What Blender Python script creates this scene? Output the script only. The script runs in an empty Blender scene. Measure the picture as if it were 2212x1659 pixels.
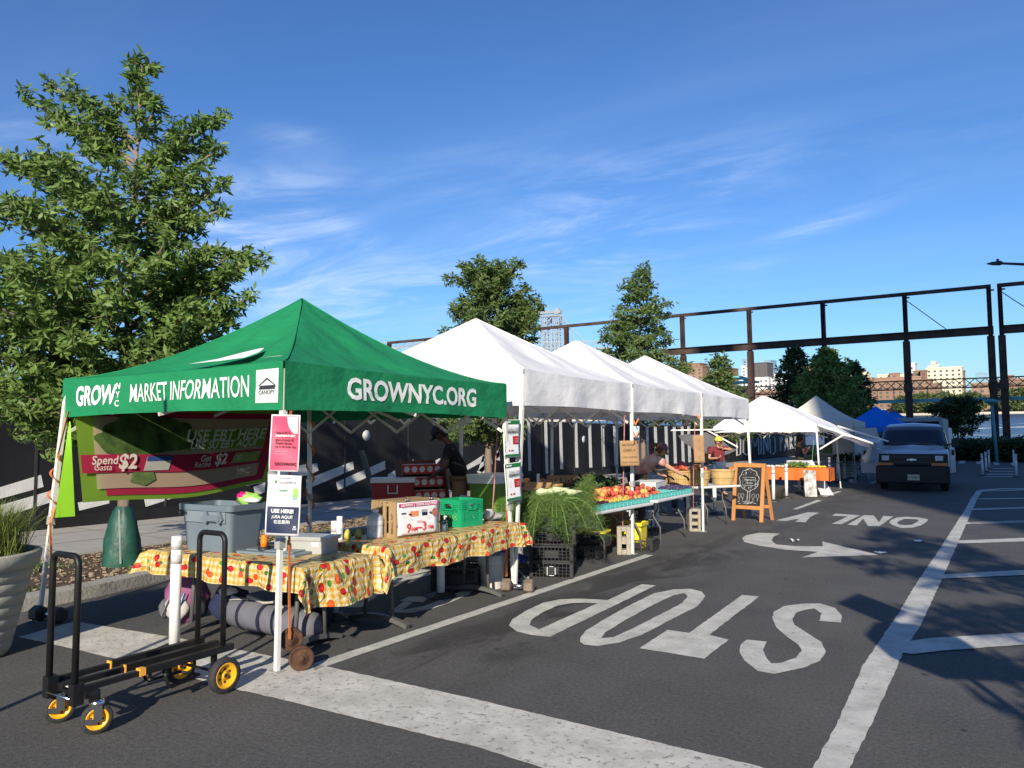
import bpy, bmesh, math, random
import numpy as np
from mathutils import Vector, Matrix, noise as mnoise
random.seed(7); np.random.seed(7)
PI=math.pi; SC=bpy.context.scene; COL=SC.collection
# ---------------------------------------------------------------- camera
RG=np.array([[0.839370,0.0,0.0],[0,0,0],[0,0,0]])
F=1650.0; CX,CY=1106.0,829.5; H=1.68           # picture measured at 2212 x 1659
def _ray(x,y): return np.array([x-CX,-(y-CY),-F],float)
_a=_ray(-1440,956); _b=_ray(2174,868)
_up=np.cross(_b,_a); _up/=np.linalg.norm(_up)
if _up[1]<0: _up=-_up
_Y=_b/np.linalg.norm(_b); _X=np.cross(_Y,_up)
RG=np.array([_X,_Y,_up])                       # camera axes -> world (z is up)
_r=RG@_ray(2174,940); TH=math.atan2(-_r[2],_r[1])   # the street falls towards the river by about 2 degrees
_c,_s=math.cos(TH),math.sin(TH)
M3=np.array([[1,0,0],[0,_c,_s],[0,-_s,_c]])
RR=M3.T@RG
def G(x,y,z=0.0):                              # picture point -> point on the street plane at height z
    d=RR@_ray(x,y); t=(z-H)/d[2]; return (t*d[0],t*d[1])
def W(x,y,Y0):                                 # picture point -> point at distance Y0 down the street (level frame)
    d=RG@_ray(x,y); t=Y0/d[1]; return (t*d[0],t*d[1],H+t*d[2])
cd=bpy.data.cameras.new('camera'); cam=bpy.data.objects.new('camera',cd); COL.objects.link(cam)
cam.matrix_world=Matrix([list(RG[i])+[[0,0,H][i]] for i in range(3)]+[[0,0,0,1]])
cd.sensor_fit='HORIZONTAL'; cd.sensor_width=36; cd.lens=36*F/2212; cd.clip_start=0.05; cd.clip_end=9000
SC.camera=cam
SC.render.resolution_x=1024; SC.render.resolution_y=768
# ---------------------------------------------------------------- light
SUN_EL=math.radians(26.0); SUN_DIR=Vector((0.405,-0.914,0)).normalized()   # towards the sun, horizontally
sd=bpy.data.lights.new('sun','SUN'); sd.energy=5.0; sd.angle=math.radians(0.53); sd.color=(1.0,0.90,0.75)
sun=bpy.data.objects.new('sun',sd); COL.objects.link(sun)
to_sun=Vector((SUN_DIR.x*math.cos(SUN_EL),SUN_DIR.y*math.cos(SUN_EL),math.sin(SUN_EL)))
sun.rotation_euler=to_sun.to_track_quat('Z','Y').to_euler(); sun.location=(20,-40,30)
wd=bpy.data.worlds.new('World'); SC.world=wd; wd.use_nodes=True
nt=wd.node_tree; nt.nodes.clear()
def WN(t,**k):
    n=nt.nodes.new(t)
    for a,b in k.items(): setattr(n,a,b)
    return n
out=WN('ShaderNodeOutputWorld'); bg=WN('ShaderNodeBackground'); sky=WN('ShaderNodeTexSky')
sky.sky_type='NISHITA'; sky.sun_disc=False; sky.sun_elevation=SUN_EL; sky.sun_rotation=math.atan2(SUN_DIR.x,SUN_DIR.y)
sky.air_density=1.0; sky.dust_density=0.3; sky.ozone_density=2.5
tc=WN('ShaderNodeTexCoord')
def wmath(op,a,b=None,clamp=False):
    n=WN('ShaderNodeMath',operation=op); n.use_clamp=clamp
    for i,v in enumerate((a,b)):
        if v is None: continue
        if isinstance(v,(int,float)): n.inputs[i].default_value=v
        else: nt.links.new(v,n.inputs[i])
    return n.outputs[0]
sep=WN('ShaderNodeSeparateXYZ'); nt.links.new(tc.outputs['Generated'],sep.inputs[0])
# thin cirrus: a high flat sheet of streaky noise seen in perspective
zc=wmath('MAXIMUM',sep.outputs['Z'],0.02); zc=wmath('ADD',zc,0.06)
cu=wmath('DIVIDE',sep.outputs['X'],zc); cv=wmath('DIVIDE',sep.outputs['Y'],zc)
comb=WN('ShaderNodeCombineXYZ'); nt.links.new(cu,comb.inputs[0]); nt.links.new(cv,comb.inputs[1])
def cloud(rot,sx,sy,loc,scale,detail,lo,hi,dist=0.6,rough=.58):
    mp=WN('ShaderNodeMapping'); mp.inputs['Rotation'].default_value=(0,0,rot); mp.inputs['Scale'].default_value=(sx,sy,1); mp.inputs['Location'].default_value=loc
    nt.links.new(comb.outputs[0],mp.inputs[0])
    n=WN('ShaderNodeTexNoise'); n.inputs['Scale'].default_value=scale; n.inputs['Detail'].default_value=detail; n.inputs['Roughness'].default_value=rough; n.inputs['Distortion'].default_value=dist
    nt.links.new(mp.outputs[0],n.inputs['Vector'])
    r=WN('ShaderNodeMapRange'); r.interpolation_type='SMOOTHSTEP'; r.inputs['From Min'].default_value=lo; r.inputs['From Max'].default_value=hi
    nt.links.new(n.outputs[0],r.inputs[0]); return r.outputs[0]
c_a=cloud(-.35,.62,1.15,(3.1,1.7,0),1.3,10,.36,.84,1.2,.66)
c_b=cloud(-.5,.35,1.2,(7.7,4.2,0),.9,8,.40,.85)
def patch(px,py,rx,ry,rot,k):                  # soft bank of cirrus around one direction of the sky
    d=RG@_ray(px,py); d/=np.linalg.norm(d); r=RG@np.array([math.cos(rot),math.sin(rot),0.]); u=np.cross(d,r)
    def dot(v):
        n=WN('ShaderNodeVectorMath',operation='DOT_PRODUCT'); nt.links.new(nrm.outputs[0],n.inputs[0]); n.inputs[1].default_value=tuple(v); return n.outputs['Value']
    a=wmath('MULTIPLY',wmath('SUBTRACT',dot(r),float(np.dot(d,r))),F/rx); b=wmath('MULTIPLY',wmath('SUBTRACT',dot(u),float(np.dot(d,u))),F/ry)
    q=wmath('ADD',wmath('MULTIPLY',a,a),wmath('MULTIPLY',b,b)); return wmath('MULTIPLY',wmath('EXPONENT',wmath('MULTIPLY',q,-1.)),k)
nrm=WN('ShaderNodeVectorMath',operation='NORMALIZE'); nt.links.new(tc.outputs['Generated'],nrm.inputs[0])
c_m=None
for q in ((600,560,230,95,-.45,1.15),(640,395,110,40,.1,.9),(470,480,110,60,-.5,.8),(740,500,100,30,-.4,.8),(900,640,160,60,-.2,.6),(1290,470,230,95,.35,.8),(1500,420,220,70,.3,.55),(1740,495,110,16,.35,.95),(640,300,70,22,-.1,.55),(40,300,90,45,-.3,.7),(1100,560,260,80,.2,.5),(1250,640,260,70,.1,.45),(560,640,120,40,-.3,.6),(1640,570,60,12,.1,.5),(2100,300,200,60,.2,.2),(1000,380,200,70,.2,.3)):
    v=patch(*q); c_m=v if c_m is None else wmath('ADD',c_m,v)
den=wmath('MULTIPLY',c_a,c_m); den=wmath('ADD',den,wmath('MULTIPLY',c_b,.10))
lowf=WN('ShaderNodeMapRange'); lowf.inputs['From Min'].default_value=.52; lowf.inputs['From Max'].default_value=.36; nt.links.new(sep.outputs['Z'],lowf.inputs[0])
den=wmath('MULTIPLY',den,.62,True)
tint=WN('ShaderNodeMix',data_type='RGBA',blend_type='MULTIPLY'); tint.inputs[0].default_value=1; tint.inputs[7].default_value=(0.63,0.98,1.46,1)
nt.links.new(sky.outputs[0],tint.inputs[6])
mixc=WN('ShaderNodeMix',data_type='RGBA'); nt.links.new(den,mixc.inputs[0]); nt.links.new(tint.outputs[2],mixc.inputs[6]); mixc.inputs[7].default_value=(9.0,10.4,13.0,1)
nt.links.new(mixc.outputs[2],bg.inputs[0]); bg.inputs[1].default_value=0.070
nt.links.new(bg.outputs[0],out.inputs[0])
SC.view_settings.view_transform='Standard'; SC.view_settings.look='None'; SC.view_settings.gamma=1; SC.view_settings.exposure=0.48
# ---------------------------------------------------------------- materials
MATS={}
def mat(name,color,rough=.7,var=.12,scale=6.,bump=0.,bscale=None,metal=0.,spec=.4,trans=0.,detail=5,stretch=None,c2=None,alpha=1.,coord='Object',coat=0.,sheen=0.,transl=0.,bdist=.02):
    if name in MATS: return MATS[name]
    m=bpy.data.materials.new(name); m.use_nodes=True; N=m.node_tree; p=N.nodes['Principled BSDF']; L=N.links
    p.inputs['Roughness'].default_value=rough; p.inputs['Metallic'].default_value=metal; p.inputs['Specular IOR Level'].default_value=spec
    p.inputs['Transmission Weight'].default_value=trans; p.inputs['Alpha'].default_value=alpha; p.inputs['Coat Weight'].default_value=coat
    t=N.nodes.new('ShaderNodeTexCoord'); mp=N.nodes.new('ShaderNodeMapping'); L.new(t.outputs[coord],mp.inputs[0])
    if stretch: mp.inputs['Scale'].default_value=stretch
    n=N.nodes.new('ShaderNodeTexNoise'); n.inputs['Scale'].default_value=scale; n.inputs['Detail'].default_value=detail; n.inputs['Roughness'].default_value=.6; L.new(mp.outputs[0],n.inputs['Vector'])
    mx=N.nodes.new('ShaderNodeMix'); mx.data_type='RGBA'
    r=N.nodes.new('ShaderNodeMapRange'); r.inputs['From Min'].default_value=.3; r.inputs['From Max'].default_value=.7; L.new(n.outputs[0],r.inputs[0]); L.new(r.outputs[0],mx.inputs[0])
    c=Vector(color[:3])
    a=c*(1-var); b=Vector(c2[:3]) if c2 else c*(1+var)
    mx.inputs[6].default_value=(*a,1); mx.inputs[7].default_value=(*b,1); L.new(mx.outputs[2],p.inputs['Base Color'])
    if bump:
        n2=N.nodes.new('ShaderNodeTexNoise'); n2.inputs['Scale'].default_value=bscale or scale*3; n2.inputs['Detail'].default_value=4; L.new(mp.outputs[0],n2.inputs['Vector'])
        bp=N.nodes.new('ShaderNodeBump'); bp.inputs['Strength'].default_value=bump; bp.inputs['Distance'].default_value=bdist; L.new(n2.outputs[0],bp.inputs['Height']); L.new(bp.outputs[0],p.inputs['Normal'])
    if transl:
        tr=N.nodes.new('ShaderNodeBsdfTranslucent'); L.new(mx.outputs[2],tr.inputs[0]); ms=N.nodes.new('ShaderNodeMixShader'); ms.inputs[0].default_value=transl
        L.new(p.outputs[0],ms.inputs[1]); L.new(tr.outputs[0],ms.inputs[2]); L.new(ms.outputs[0],N.nodes['Material Output'].inputs[0])
        if bump: L.new(bp.outputs[0],tr.inputs['Normal'])
    MATS[name]=m; return m
# ---------------------------------------------------------------- mesh builder
class MB:
    def __init__(s): s.v=[]; s.f=[]; s.sm=[]; s.uv=None
    def add(s,vs,fs,smooth=False):
        o=len(s.v); s.v+= [tuple(map(float,v)) for v in vs]; s.f+=[tuple(i+o for i in f) for f in fs]; s.sm+=[smooth]*len(fs); return s
    def box(s,c,d,rz=0.,mx=None,taper=1.):
        x,y,z=d[0]/2,d[1]/2,d[2]/2
        vs=[(-x,-y,-z),(x,-y,-z),(x,y,-z),(-x,y,-z),(-x*taper,-y*taper,z),(x*taper,-y*taper,z),(x*taper,y*taper,z),(-x*taper,y*taper,z)]
        R=mx or Matrix.Rotation(rz,3,'Z'); c=Vector(c)
        return s.add([R@Vector(v)+c for v in vs],[(3,2,1,0),(4,5,6,7),(0,1,5,4),(1,2,6,5),(2,3,7,6),(3,0,4,7)])
    def bar(s,a,b,w,h=None,upv=(0,0,1)):        # rectangular bar from a to b
        a=Vector(a);b=Vector(b);h=h or w; d=b-a; L=d.length
        if L<1e-6: return s
        y=d/L; u=Vector(upv); 
        if abs(y.dot(u))>.98: u=Vector((1,0,0))
        x=y.cross(u).normalized(); z=x.cross(y)
        R=Matrix((x,y,z)).transposed()
        return s.box((a+b)/2,(w,L,h),mx=R)
    def tube(s,pts,r,n=8,caps=True,smooth=True):
        pts=[Vector(p) for p in pts]; rs=r if isinstance(r,(list,tuple)) else [r]*len(pts)
        if len(pts)<2: return s
        o=[];fs=[]; prev=None
        for i,p in enumerate(pts):
            d=(pts[min(i+1,len(pts)-1)]-pts[max(i-1,0)])
            if d.length<1e-9: d=Vector((0,0,1))
            d.normalize()
            if prev is None:
                u=Vector((0,0,1)) if abs(d.z)<.9 else Vector((1,0,0)); x=d.cross(u).normalized()
            else:
                x=(prev-d*prev.dot(d)).normalized()
            prev=x; y=d.cross(x)
            for k in range(n):
                a=2*PI*k/n; o.append(p+(x*math.cos(a)+y*math.sin(a))*rs[i])
        for i in range(len(pts)-1):
            for k in range(n): fs.append((i*n+k,i*n+(k+1)%n,(i+1)*n+(k+1)%n,(i+1)*n+k))
        s.add(o,fs,smooth)
        if caps:
            b=len(s.v)-len(o); s.f.append(tuple(b+k for k in range(n))[::-1]); s.sm.append(False)
            s.f.append(tuple(b+(len(pts)-1)*n+k for k in range(n))); s.sm.append(False)
        return s
    def lathe(s,prof,c=(0,0,0),n=24,axis='Z',smooth=True,mx=None,wob=None,caps=None):
        vs=[];fs=[]; c=Vector(c)
        if caps is None: caps=n<=8
        R={'Z':Matrix.Identity(3),'X':Matrix.Rotation(PI/2,3,'Y'),'Y':Matrix.Rotation(-PI/2,3,'X')}[axis]
        if mx: R=mx
        for r,z in prof:
            for k in range(n):
                a=2*PI*k/n; q=1 if wob is None else wob(a,z); vs.append(R@Vector((r*q*math.cos(a),r*q*math.sin(a),z))+c)
        for i in range(len(prof)-1):
            for k in range(n): fs.append((i*n+k,i*n+(k+1)%n,(i+1)*n+(k+1)%n,(i+1)*n+k))
        s.add(vs,fs,smooth)
        b=len(s.v)-len(vs)
        if caps and prof[0][0]>1e-4: s.f.append(tuple(b+k for k in range(n))[::-1]); s.sm.append(False)
        if caps and prof[-1][0]>1e-4: s.f.append(tuple(b+(len(prof)-1)*n+k for k in range(n))); s.sm.append(False)
        return s
    def ball(s,c,r,n=12,m=8,sq=(1,1,1),bump=0.):
        vs=[];fs=[]
        for i in range(m+1):
            t=PI*i/m
            for k in range(n):
                a=2*PI*k/n; q=Vector((math.sin(t)*math.cos(a),math.sin(t)*math.sin(a),math.cos(t)))
                rr=r*(1+bump*mnoise.noise(q*2.1+Vector(c)*3)); vs.append((c[0]+q.x*rr*sq[0],c[1]+q.y*rr*sq[1],c[2]+q.z*rr*sq[2]))
        for i in range(m):
            for k in range(n): fs.append((i*n+k,(i+1)*n+k,(i+1)*n+(k+1)%n,i*n+(k+1)%n))
        return s.add(vs,fs,True)
    def prism(s,poly,z0,z1,mx=None):            # polygon in xy extruded in z; mx 4x4
        n=len(poly); vs=[Vector((p[0],p[1],z0)) for p in poly]+[Vector((p[0],p[1],z1)) for p in poly]
        if mx: vs=[mx@v for v in vs]
        ar=sum(poly[i][0]*poly[(i+1)%n][1]-poly[(i+1)%n][0]*poly[i][1] for i in range(n))
        idx=list(range(n)); 
        if ar<0: idx=idx[::-1]
        fs=[tuple(i+n for i in idx),tuple(idx[::-1])]
        for a in range(n):
            i=idx[a]; j=idx[(a+1)%n]; fs.append((i,j,j+n,i+n))
        return s.add(vs,fs)
    def grid(s,fn,nu,nv,smooth=True,closed=False):
        vs=[fn(i/nu,j/nv) for j in range(nv+1) for i in range(nu+1)]; w=nu+1
        fs=[(j*w+i,j*w+i+1,(j+1)*w+i+1,(j+1)*w+i) for j in range(nv) for i in range(nu)]
        return s.add(vs,fs,smooth)
    def mesh(s,name):
        me=bpy.data.meshes.new(name); me.from_pydata(s.v,[],s.f); me.polygons.foreach_set('use_smooth',s.sm); me.update(); return me
def obj(name,mb,m=None,parent=None):
    me=mb.mesh(name) if isinstance(mb,MB) else mb
    o=bpy.data.objects.new(name,me)
    if m is not None:
        me.materials.clear()
        for q in (m if isinstance(m,(list,tuple)) else [m]): me.materials.append(q)
    COL.objects.link(o)
    if parent: o.parent=parent
    return o
def uvset(o,fn):                               # uv from local coordinate
    me=o.data; uv=me.uv_layers.new(name='UVMap'); 
    for l in me.loops: uv.data[l.index].uv=fn(me.vertices[l.vertex_index].co)
def solid(o,t=.003):
    md=o.modifiers.new('thickness','SOLIDIFY'); md.thickness=t; md.offset=0; return o
def bevel(o,w=.01,seg=2):
    md=o.modifiers.new('bevel','BEVEL'); md.width=w; md.segments=seg; md.limit_method='ANGLE'; md.angle_limit=.6; return o
GRAV=set()
def thing(name,label,cat,loc=(0,0,0),rz=0.,group=None,grav=False):
    o=bpy.data.objects.new(name,None); o.empty_display_size=.2; COL.objects.link(o); o.location=(loc[0],loc[1],loc[2] if len(loc)>2 else 0); o.rotation_euler=(0,0,rz)
    return tag(o,label,cat,group,grav)
def tag(o,label,cat,group=None,grav=False):
    o['label']=label; o['category']=cat
    if group: o['group']=group
    if grav: GRAV.add(o.name)
    return o
def struct(name,mb,m,grav=False,kind='structure'):
    o=obj(name,mb,m); o['kind']=kind
    if grav: GRAV.add(o.name)
    return o
def dup(r,loc,rz=None,label=None,scale=None,group=None):
    c=r.copy(); COL.objects.link(c); c.location=(loc[0],loc[1],loc[2] if len(loc)>2 else 0)
    if rz is not None: c.rotation_euler=(0,0,rz)
    if label: c['label']=label
    if group: c['group']=group
    if scale: c.scale=(scale,)*3 if not isinstance(scale,tuple) else scale
    for ch in list(r.children):
        d=ch.copy(); COL.objects.link(d); d.parent=c
        for g in list(ch.children):
            e=g.copy(); COL.objects.link(e); e.parent=d
    return c
def text_mesh(s,size=1.,bold=0.,ext=.0008,align='CENTER',shear=0.,sx=1.,spacing=1.,lines=1.):
    cu=bpy.data.curves.new('lettering','FONT'); cu.body=s; cu.size=size; cu.align_x=align; cu.align_y='CENTER'; cu.extrude=ext; cu.offset=bold*size; cu.shear=shear; cu.resolution_u=3; cu.space_character=spacing; cu.space_line=lines
    o=bpy.data.objects.new('lettering',cu); COL.objects.link(o); dg=bpy.context.evaluated_depsgraph_get(); dg.update()
    me=bpy.data.meshes.new_from_object(o.evaluated_get(dg)); bpy.data.objects.remove(o); me.name='lettering'
    if sx!=1: 
        for v in me.vertices: v.co.x*=sx
    return me
def frame(origin,xdir,ydir):                   # 4x4 with local x,y in given directions
    x=Vector(xdir).normalized(); y=Vector(ydir); y=(y-x*y.dot(x)).normalized(); z=x.cross(y)
    m=Matrix((x,y,z)).transposed().to_4x4(); m.translation=Vector(origin); return m
def lettering(parent,s,size,m,mx,name='lettering',**k):
    me=text_mesh(s,size,**k); me.materials.clear(); me.materials.append(m); o=bpy.data.objects.new(name,me); COL.objects.link(o)
    if parent: o.parent=parent
    o.matrix_local=mx; return o
def drape_text(parent,s,size,m,fn,name='lettering',off=.004,**k):   # text laid on a surface: fn(x,y)->(point,normal)
    me=text_mesh(s,size,ext=0,**k); bm=bmesh.new(); bm.from_mesh(me)
    bmesh.ops.subdivide_edges(bm,edges=[e for e in bm.edges if e.calc_length()>size*.12],cuts=2); bm.to_mesh(me); bm.free()
    for v in me.vertices:
        p,n=fn(v.co.x,v.co.y); v.co=Vector(p)+Vector(n)*off
    me.materials.clear(); me.materials.append(m); o=bpy.data.objects.new(name,me); COL.objects.link(o); o.parent=parent; return o
# ================================================================ SETTING
def xat(px,Y,z=2.):                             # street x of a picture column at distance Y
    d=RR@_ray(px,900); 
    lo,hi=-40.,20.
    for _ in range(50):
        m=(lo+hi)/2; q=RR.T@np.array([m,Y,z-H]); v=CX+F*q[0]/-q[2]
        if v<px: lo=m
        else: hi=m
    return m
def asphalt():
    m=bpy.data.materials.new('asphalt'); m.use_nodes=True; N=m.node_tree; p=N.nodes['Principled BSDF']; L=N.links
    t=N.nodes.new('ShaderNodeTexCoord')
    def noise(s,d=5,st=None,r=.6,dist=0):
        n=N.nodes.new('ShaderNodeTexNoise'); n.inputs['Scale'].default_value=s; n.inputs['Detail'].default_value=d; n.inputs['Roughness'].default_value=r; n.inputs['Distortion'].default_value=dist
        if st:
            mp=N.nodes.new('ShaderNodeMapping'); mp.inputs['Scale'].default_value=st; L.new(t.outputs['Object'],mp.inputs[0]); L.new(mp.outputs[0],n.inputs['Vector'])
        else: L.new(t.outputs['Object'],n.inputs['Vector'])
        return n.outputs[0]
    def ramp(v,a,b,c,d):
        r=N.nodes.new('ShaderNodeMapRange'); r.inputs['From Min'].default_value=a; r.inputs['From Max'].default_value=b; r.inputs['To Min'].default_value=c; r.inputs['To Max'].default_value=d; L.new(v,r.inputs[0]); return r.outputs[0]
    def mul(a,b):
        n=N.nodes.new('ShaderNodeMath'); n.operation='MULTIPLY'; L.new(a,n.inputs[0]); 
        if isinstance(b,float): n.inputs[1].default_value=b
        else: L.new(b,n.inputs[1])
        return n.outputs[0]
    fac=mul(ramp(noise(1.1,6),.3,.7,.86,1.16),mul(ramp(noise(150,2),.3,.7,.62,1.4),ramp(noise(38,3),.3,.7,.72,1.3)))
    # wet streaks running along the lane beside the stalls
    sx=N.nodes.new('ShaderNodeSeparateXYZ'); L.new(t.outputs['Object'],sx.inputs[0])
    band=N.nodes.new('ShaderNodeMapRange'); band.interpolation_type='SMOOTHSTEP'; band.inputs['From Min'].default_value=.95; band.inputs['From Max'].default_value=.1
    d=N.nodes.new('ShaderNodeMath'); d.operation='ADD'; L.new(sx.outputs[0],d.inputs[0]); d.inputs[1].default_value=3.72; ab=N.nodes.new('ShaderNodeMath'); ab.operation='ABSOLUTE'; L.new(d.outputs[0],ab.inputs[0]); L.new(ab.outputs[0],band.inputs[0])
    st=mul(ramp(noise(2.2,5,(1,.35,1),.65,.6),.44,.56,0,1),band.outputs[0]); 
    yb=ramp(sx.outputs[1],3.4,4.6,0,1); ye=ramp(sx.outputs[1],10.5,13.5,1,.55)
    cl=N.nodes.new('ShaderNodeClamp'); L.new(mul(yb,ye),cl.inputs[0]); st=mul(st,cl.outputs[0])
    fac=mul(fac,ramp(st,0,1,1,.48))
    # dark gum spots
    vo=N.nodes.new('ShaderNodeTexVoronoi'); vo.inputs['Scale'].default_value=2.4; L.new(t.outputs['Object'],vo.inputs['Vector'])
    fac=mul(fac,ramp(vo.outputs['Distance'],.055,.075,.45,1.0))
    vo2=N.nodes.new('ShaderNodeTexVoronoi'); vo2.inputs['Scale'].default_value=10; L.new(t.outputs['Object'],vo2.inputs['Vector'])
    chips=ramp(vo2.outputs['Distance'],.05,.08,1.,0.); 
    col=N.nodes.new('ShaderNodeMix'); col.data_type='RGBA'; col.blend_type='MULTIPLY'; col.inputs[0].default_value=1; col.inputs[6].default_value=(.082,.080,.076,1); L.new(fac,col.inputs[7])
    c2=N.nodes.new('ShaderNodeMix'); c2.data_type='RGBA'; L.new(mul(chips,.55),c2.inputs[0]); L.new(col.outputs[2],c2.inputs[6]); c2.inputs[7].default_value=(.2,.19,.17,1)
    L.new(c2.outputs[2],p.inputs['Base Color']); p.inputs['Roughness'].default_value=.85; p.inputs['Specular IOR Level'].default_value=.3
    bp=N.nodes.new('ShaderNodeBump'); bp.inputs['Strength'].default_value=.5; bp.inputs['Distance'].default_value=.006; L.new(noise(90,3),bp.inputs['Height']); L.new(bp.outputs[0],p.inputs['Normal'])
    return m
def paint_mat(name='road_paint',base=(.56,.55,.50),wear=.40):
    m=bpy.data.materials.new(name); m.use_nodes=True; N=m.node_tree; p=N.nodes['Principled BSDF']; L=N.links
    t=N.nodes.new('ShaderNodeTexCoord'); n=N.nodes.new('ShaderNodeTexNoise'); n.inputs['Scale'].default_value=3.5; n.inputs['Detail'].default_value=8; n.inputs['Roughness'].default_value=.7; L.new(t.outputs['Object'],n.inputs['Vector'])
    n2=N.nodes.new('ShaderNodeTexNoise'); n2.inputs['Scale'].default_value=22; n2.inputs['Detail'].default_value=6; n2.inputs['Roughness'].default_value=.75; L.new(t.outputs['Object'],n2.inputs['Vector'])
    r=N.nodes.new('ShaderNodeValToRGB'); r.color_ramp.elements[0].position=.25; r.color_ramp.elements[0].color=(base[0]*.55,base[1]*.55,base[2]*.54,1); r.color_ramp.elements[1].position=.62; r.color_ramp.elements[1].color=(*base,1); L.new(n.outputs[0],r.inputs[0])
    r2=N.nodes.new('ShaderNodeMapRange'); r2.inputs['From Min'].default_value=wear-.06; r2.inputs['From Max'].default_value=wear+.02; L.new(n2.outputs[0],r2.inputs[0])
    mx=N.nodes.new('ShaderNodeMix'); mx.data_type='RGBA'; L.new(r2.outputs[0],mx.inputs[0]); mx.inputs[6].default_value=(.2,.195,.18,1); L.new(r.outputs[0],mx.inputs[7]); L.new(mx.outputs[2],p.inputs['Base Color']); p.inputs['Roughness'].default_value=.75
    bp=N.nodes.new('ShaderNodeBump'); bp.inputs['Strength'].default_value=.4; bp.inputs['Distance'].default_value=.004; L.new(n2.outputs[0],bp.inputs['Height']); L.new(bp.outputs[0],p.inputs['Normal'])
    return m
ASPH=asphalt(); PAINT=paint_mat(); PAINT2=paint_mat('stop_bar_paint',(.60,.58,.52),.43)
CONC=mat('sidewalk_concrete',(.36,.345,.31),.85,.1,2.5,.3,30)
g=MB(); g.grid(lambda u,v:(-60+u*160,-60+v*137,0),16,14,False); struct('road',g,ASPH)
def ground_poly(name,polys,m,z=.004,px=True,th=.003):
    bm=bmesh.new()
    for poly in polys:
        outer=poly; holes=[]
        if isinstance(poly,dict): outer=poly['o']; holes=poly['h']
        es=[]
        for ring in [outer]+holes:
            pts=[G(*q) for q in ring] if px else ring
            # roughen the painted edge a little
            vs=[]
            for i in range(len(pts)):
                a=pts[i]; b=pts[(i+1)%len(pts)]; L=math.hypot(b[0]-a[0],b[1]-a[1]); n=max(1,min(40,int(L/.06)))
                for k in range(n):
                    t=k/n; j=.0 if k==0 else random.uniform(-.0045,.0045)
                    vs.append(bm.verts.new((a[0]+(b[0]-a[0])*t+j,a[1]+(b[1]-a[1])*t-j,0)))
            es+=[bm.edges.new((vs[i],vs[(i+1)%len(vs)])) for i in range(len(vs))]
        bmesh.ops.triangle_fill(bm,use_beauty=True,use_dissolve=False,edges=es)
    for f in bm.faces:
        if f.normal.z<0: f.normal_flip()
    me=bpy.data.meshes.new(name); bm.to_mesh(me); bm.free()
    for v in me.vertices: v.co.z=z
    o=bpy.data.objects.new(name,me); me.materials.append(m); COL.objects.link(o); o['kind']='structure'; return o
def c3(*p): return [(1042.4+.5288*x,1097.2+.5288*y) for x,y in p]
def cv(*p): return [(1755.5+.2067*x,823+.2067*y) for x,y in p]
def c26(*p): return [(1426.4+.1984*x,823+.1984*y) for x,y in p]
def c34(*p): return [(1865.3+.1567*x,905.2+.1567*y) for x,y in p]
def c4(*p): return [(548.6+.2728*x,1042.4+.2728*y) for x,y in p]
stopP={'o':c3((650,313),(708,318),(275,528),(200,521),(140,506),(108,482),(122,456),(180,420),(250,388),(320,374),(400,372),(470,375),(510,378)),'h':[c3((230,498),(192,480),(200,458),(245,428),(305,401),(365,390),(420,388),(470,391))]}
stopO={'o':c3((398,548),(400,530),(425,500),(500,455),(600,400),(700,350),(780,334),(850,332),(895,343),(910,362),(880,402),(780,452),(650,520),(560,552),(470,566),(415,560)),'h':[c3((484,534),(500,510),(600,450),(700,395),(780,358),(825,349),(838,362),(815,390),(720,440),(600,500),(535,530))]}
stopT=c3((642,575),(755,500),(845,512),(1060,357),(1130,363),(925,520),(1005,540),(905,618))
stopS=c3((1465,470),(1375,462),(1385,432),(1355,412),(1320,417),(1280,430),(1265,455),(1275,480),(1330,515),(1385,550),(1402,590),(1380,625),(1310,655),(1190,680),(1125,668),(1070,625),(1050,590),(1055,560),(1080,540),(1162,548),(1145,580),(1160,615),(1180,637),(1220,635),(1280,615),(1305,585),(1290,560),(1240,525),(1200,490),(1183,450),(1190,425),(1230,403),(1300,393),(1380,392),(1440,410),(1467,440))
ground_poly('stop_word_marking',[stopP,stopO,stopT,stopS],PAINT)
arrow=c3((1060,125),(1075,113),(1130,102),(1217,106),(1190,118),(1180,135),(1200,150),(1280,157),(1390,158),(1387,138),(1620,193),(1305,203),(1372,180),(1240,172),(1130,155),(1070,140))
ground_poly('turn_arrow_marking',[arrow],PAINT)
oO={'o':cv((800,1482),(818,1455),(880,1428),(980,1421),(1110,1428),(1207,1448),(1190,1475),(1120,1515),(1040,1535),(930,1539),(838,1510)),'h':[cv((880,1485),(905,1462),(960,1443),(1075,1446),(1112,1455),(1085,1480),(1040,1503),(970,1510),(905,1503))]}
oN=cv((360,1505),(535,1403),(640,1407),(692,1478),(738,1412),(842,1418),(697,1520),(578,1517),(528,1440),(462,1510))
oL=cv((203,1410),(240,1388),(500,1405),(300,1498),(200,1495),(370,1416))
oY=c26((1255,1518),(1380,1490),(1600,1432),(1730,1435),(1635,1480),(1580,1540),(1470,1535),(1510,1500),(1355,1527))
ground_poly('only_word_marking',[oO,oN,oL,oY],PAINT)
bar=[(40,1377),(160,1343),(389,1380),(596,1420),(690,1437),(1042,1515),(1640,1657)]
w=[G(*p) for p in bar]; e=[G(*p) for p in [(1169,1659),(1042,1618),(603,1511),(505,1489),(309,1438),(156,1402)]]
w2=w+[(w[-1][0]+3.2,w[-1][1]-.95),(w[-1][0]+3.0,w[-1][1]-1.75)]+e
ground_poly('stop_bar_marking',[w2],PAINT2,px=False)
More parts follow.
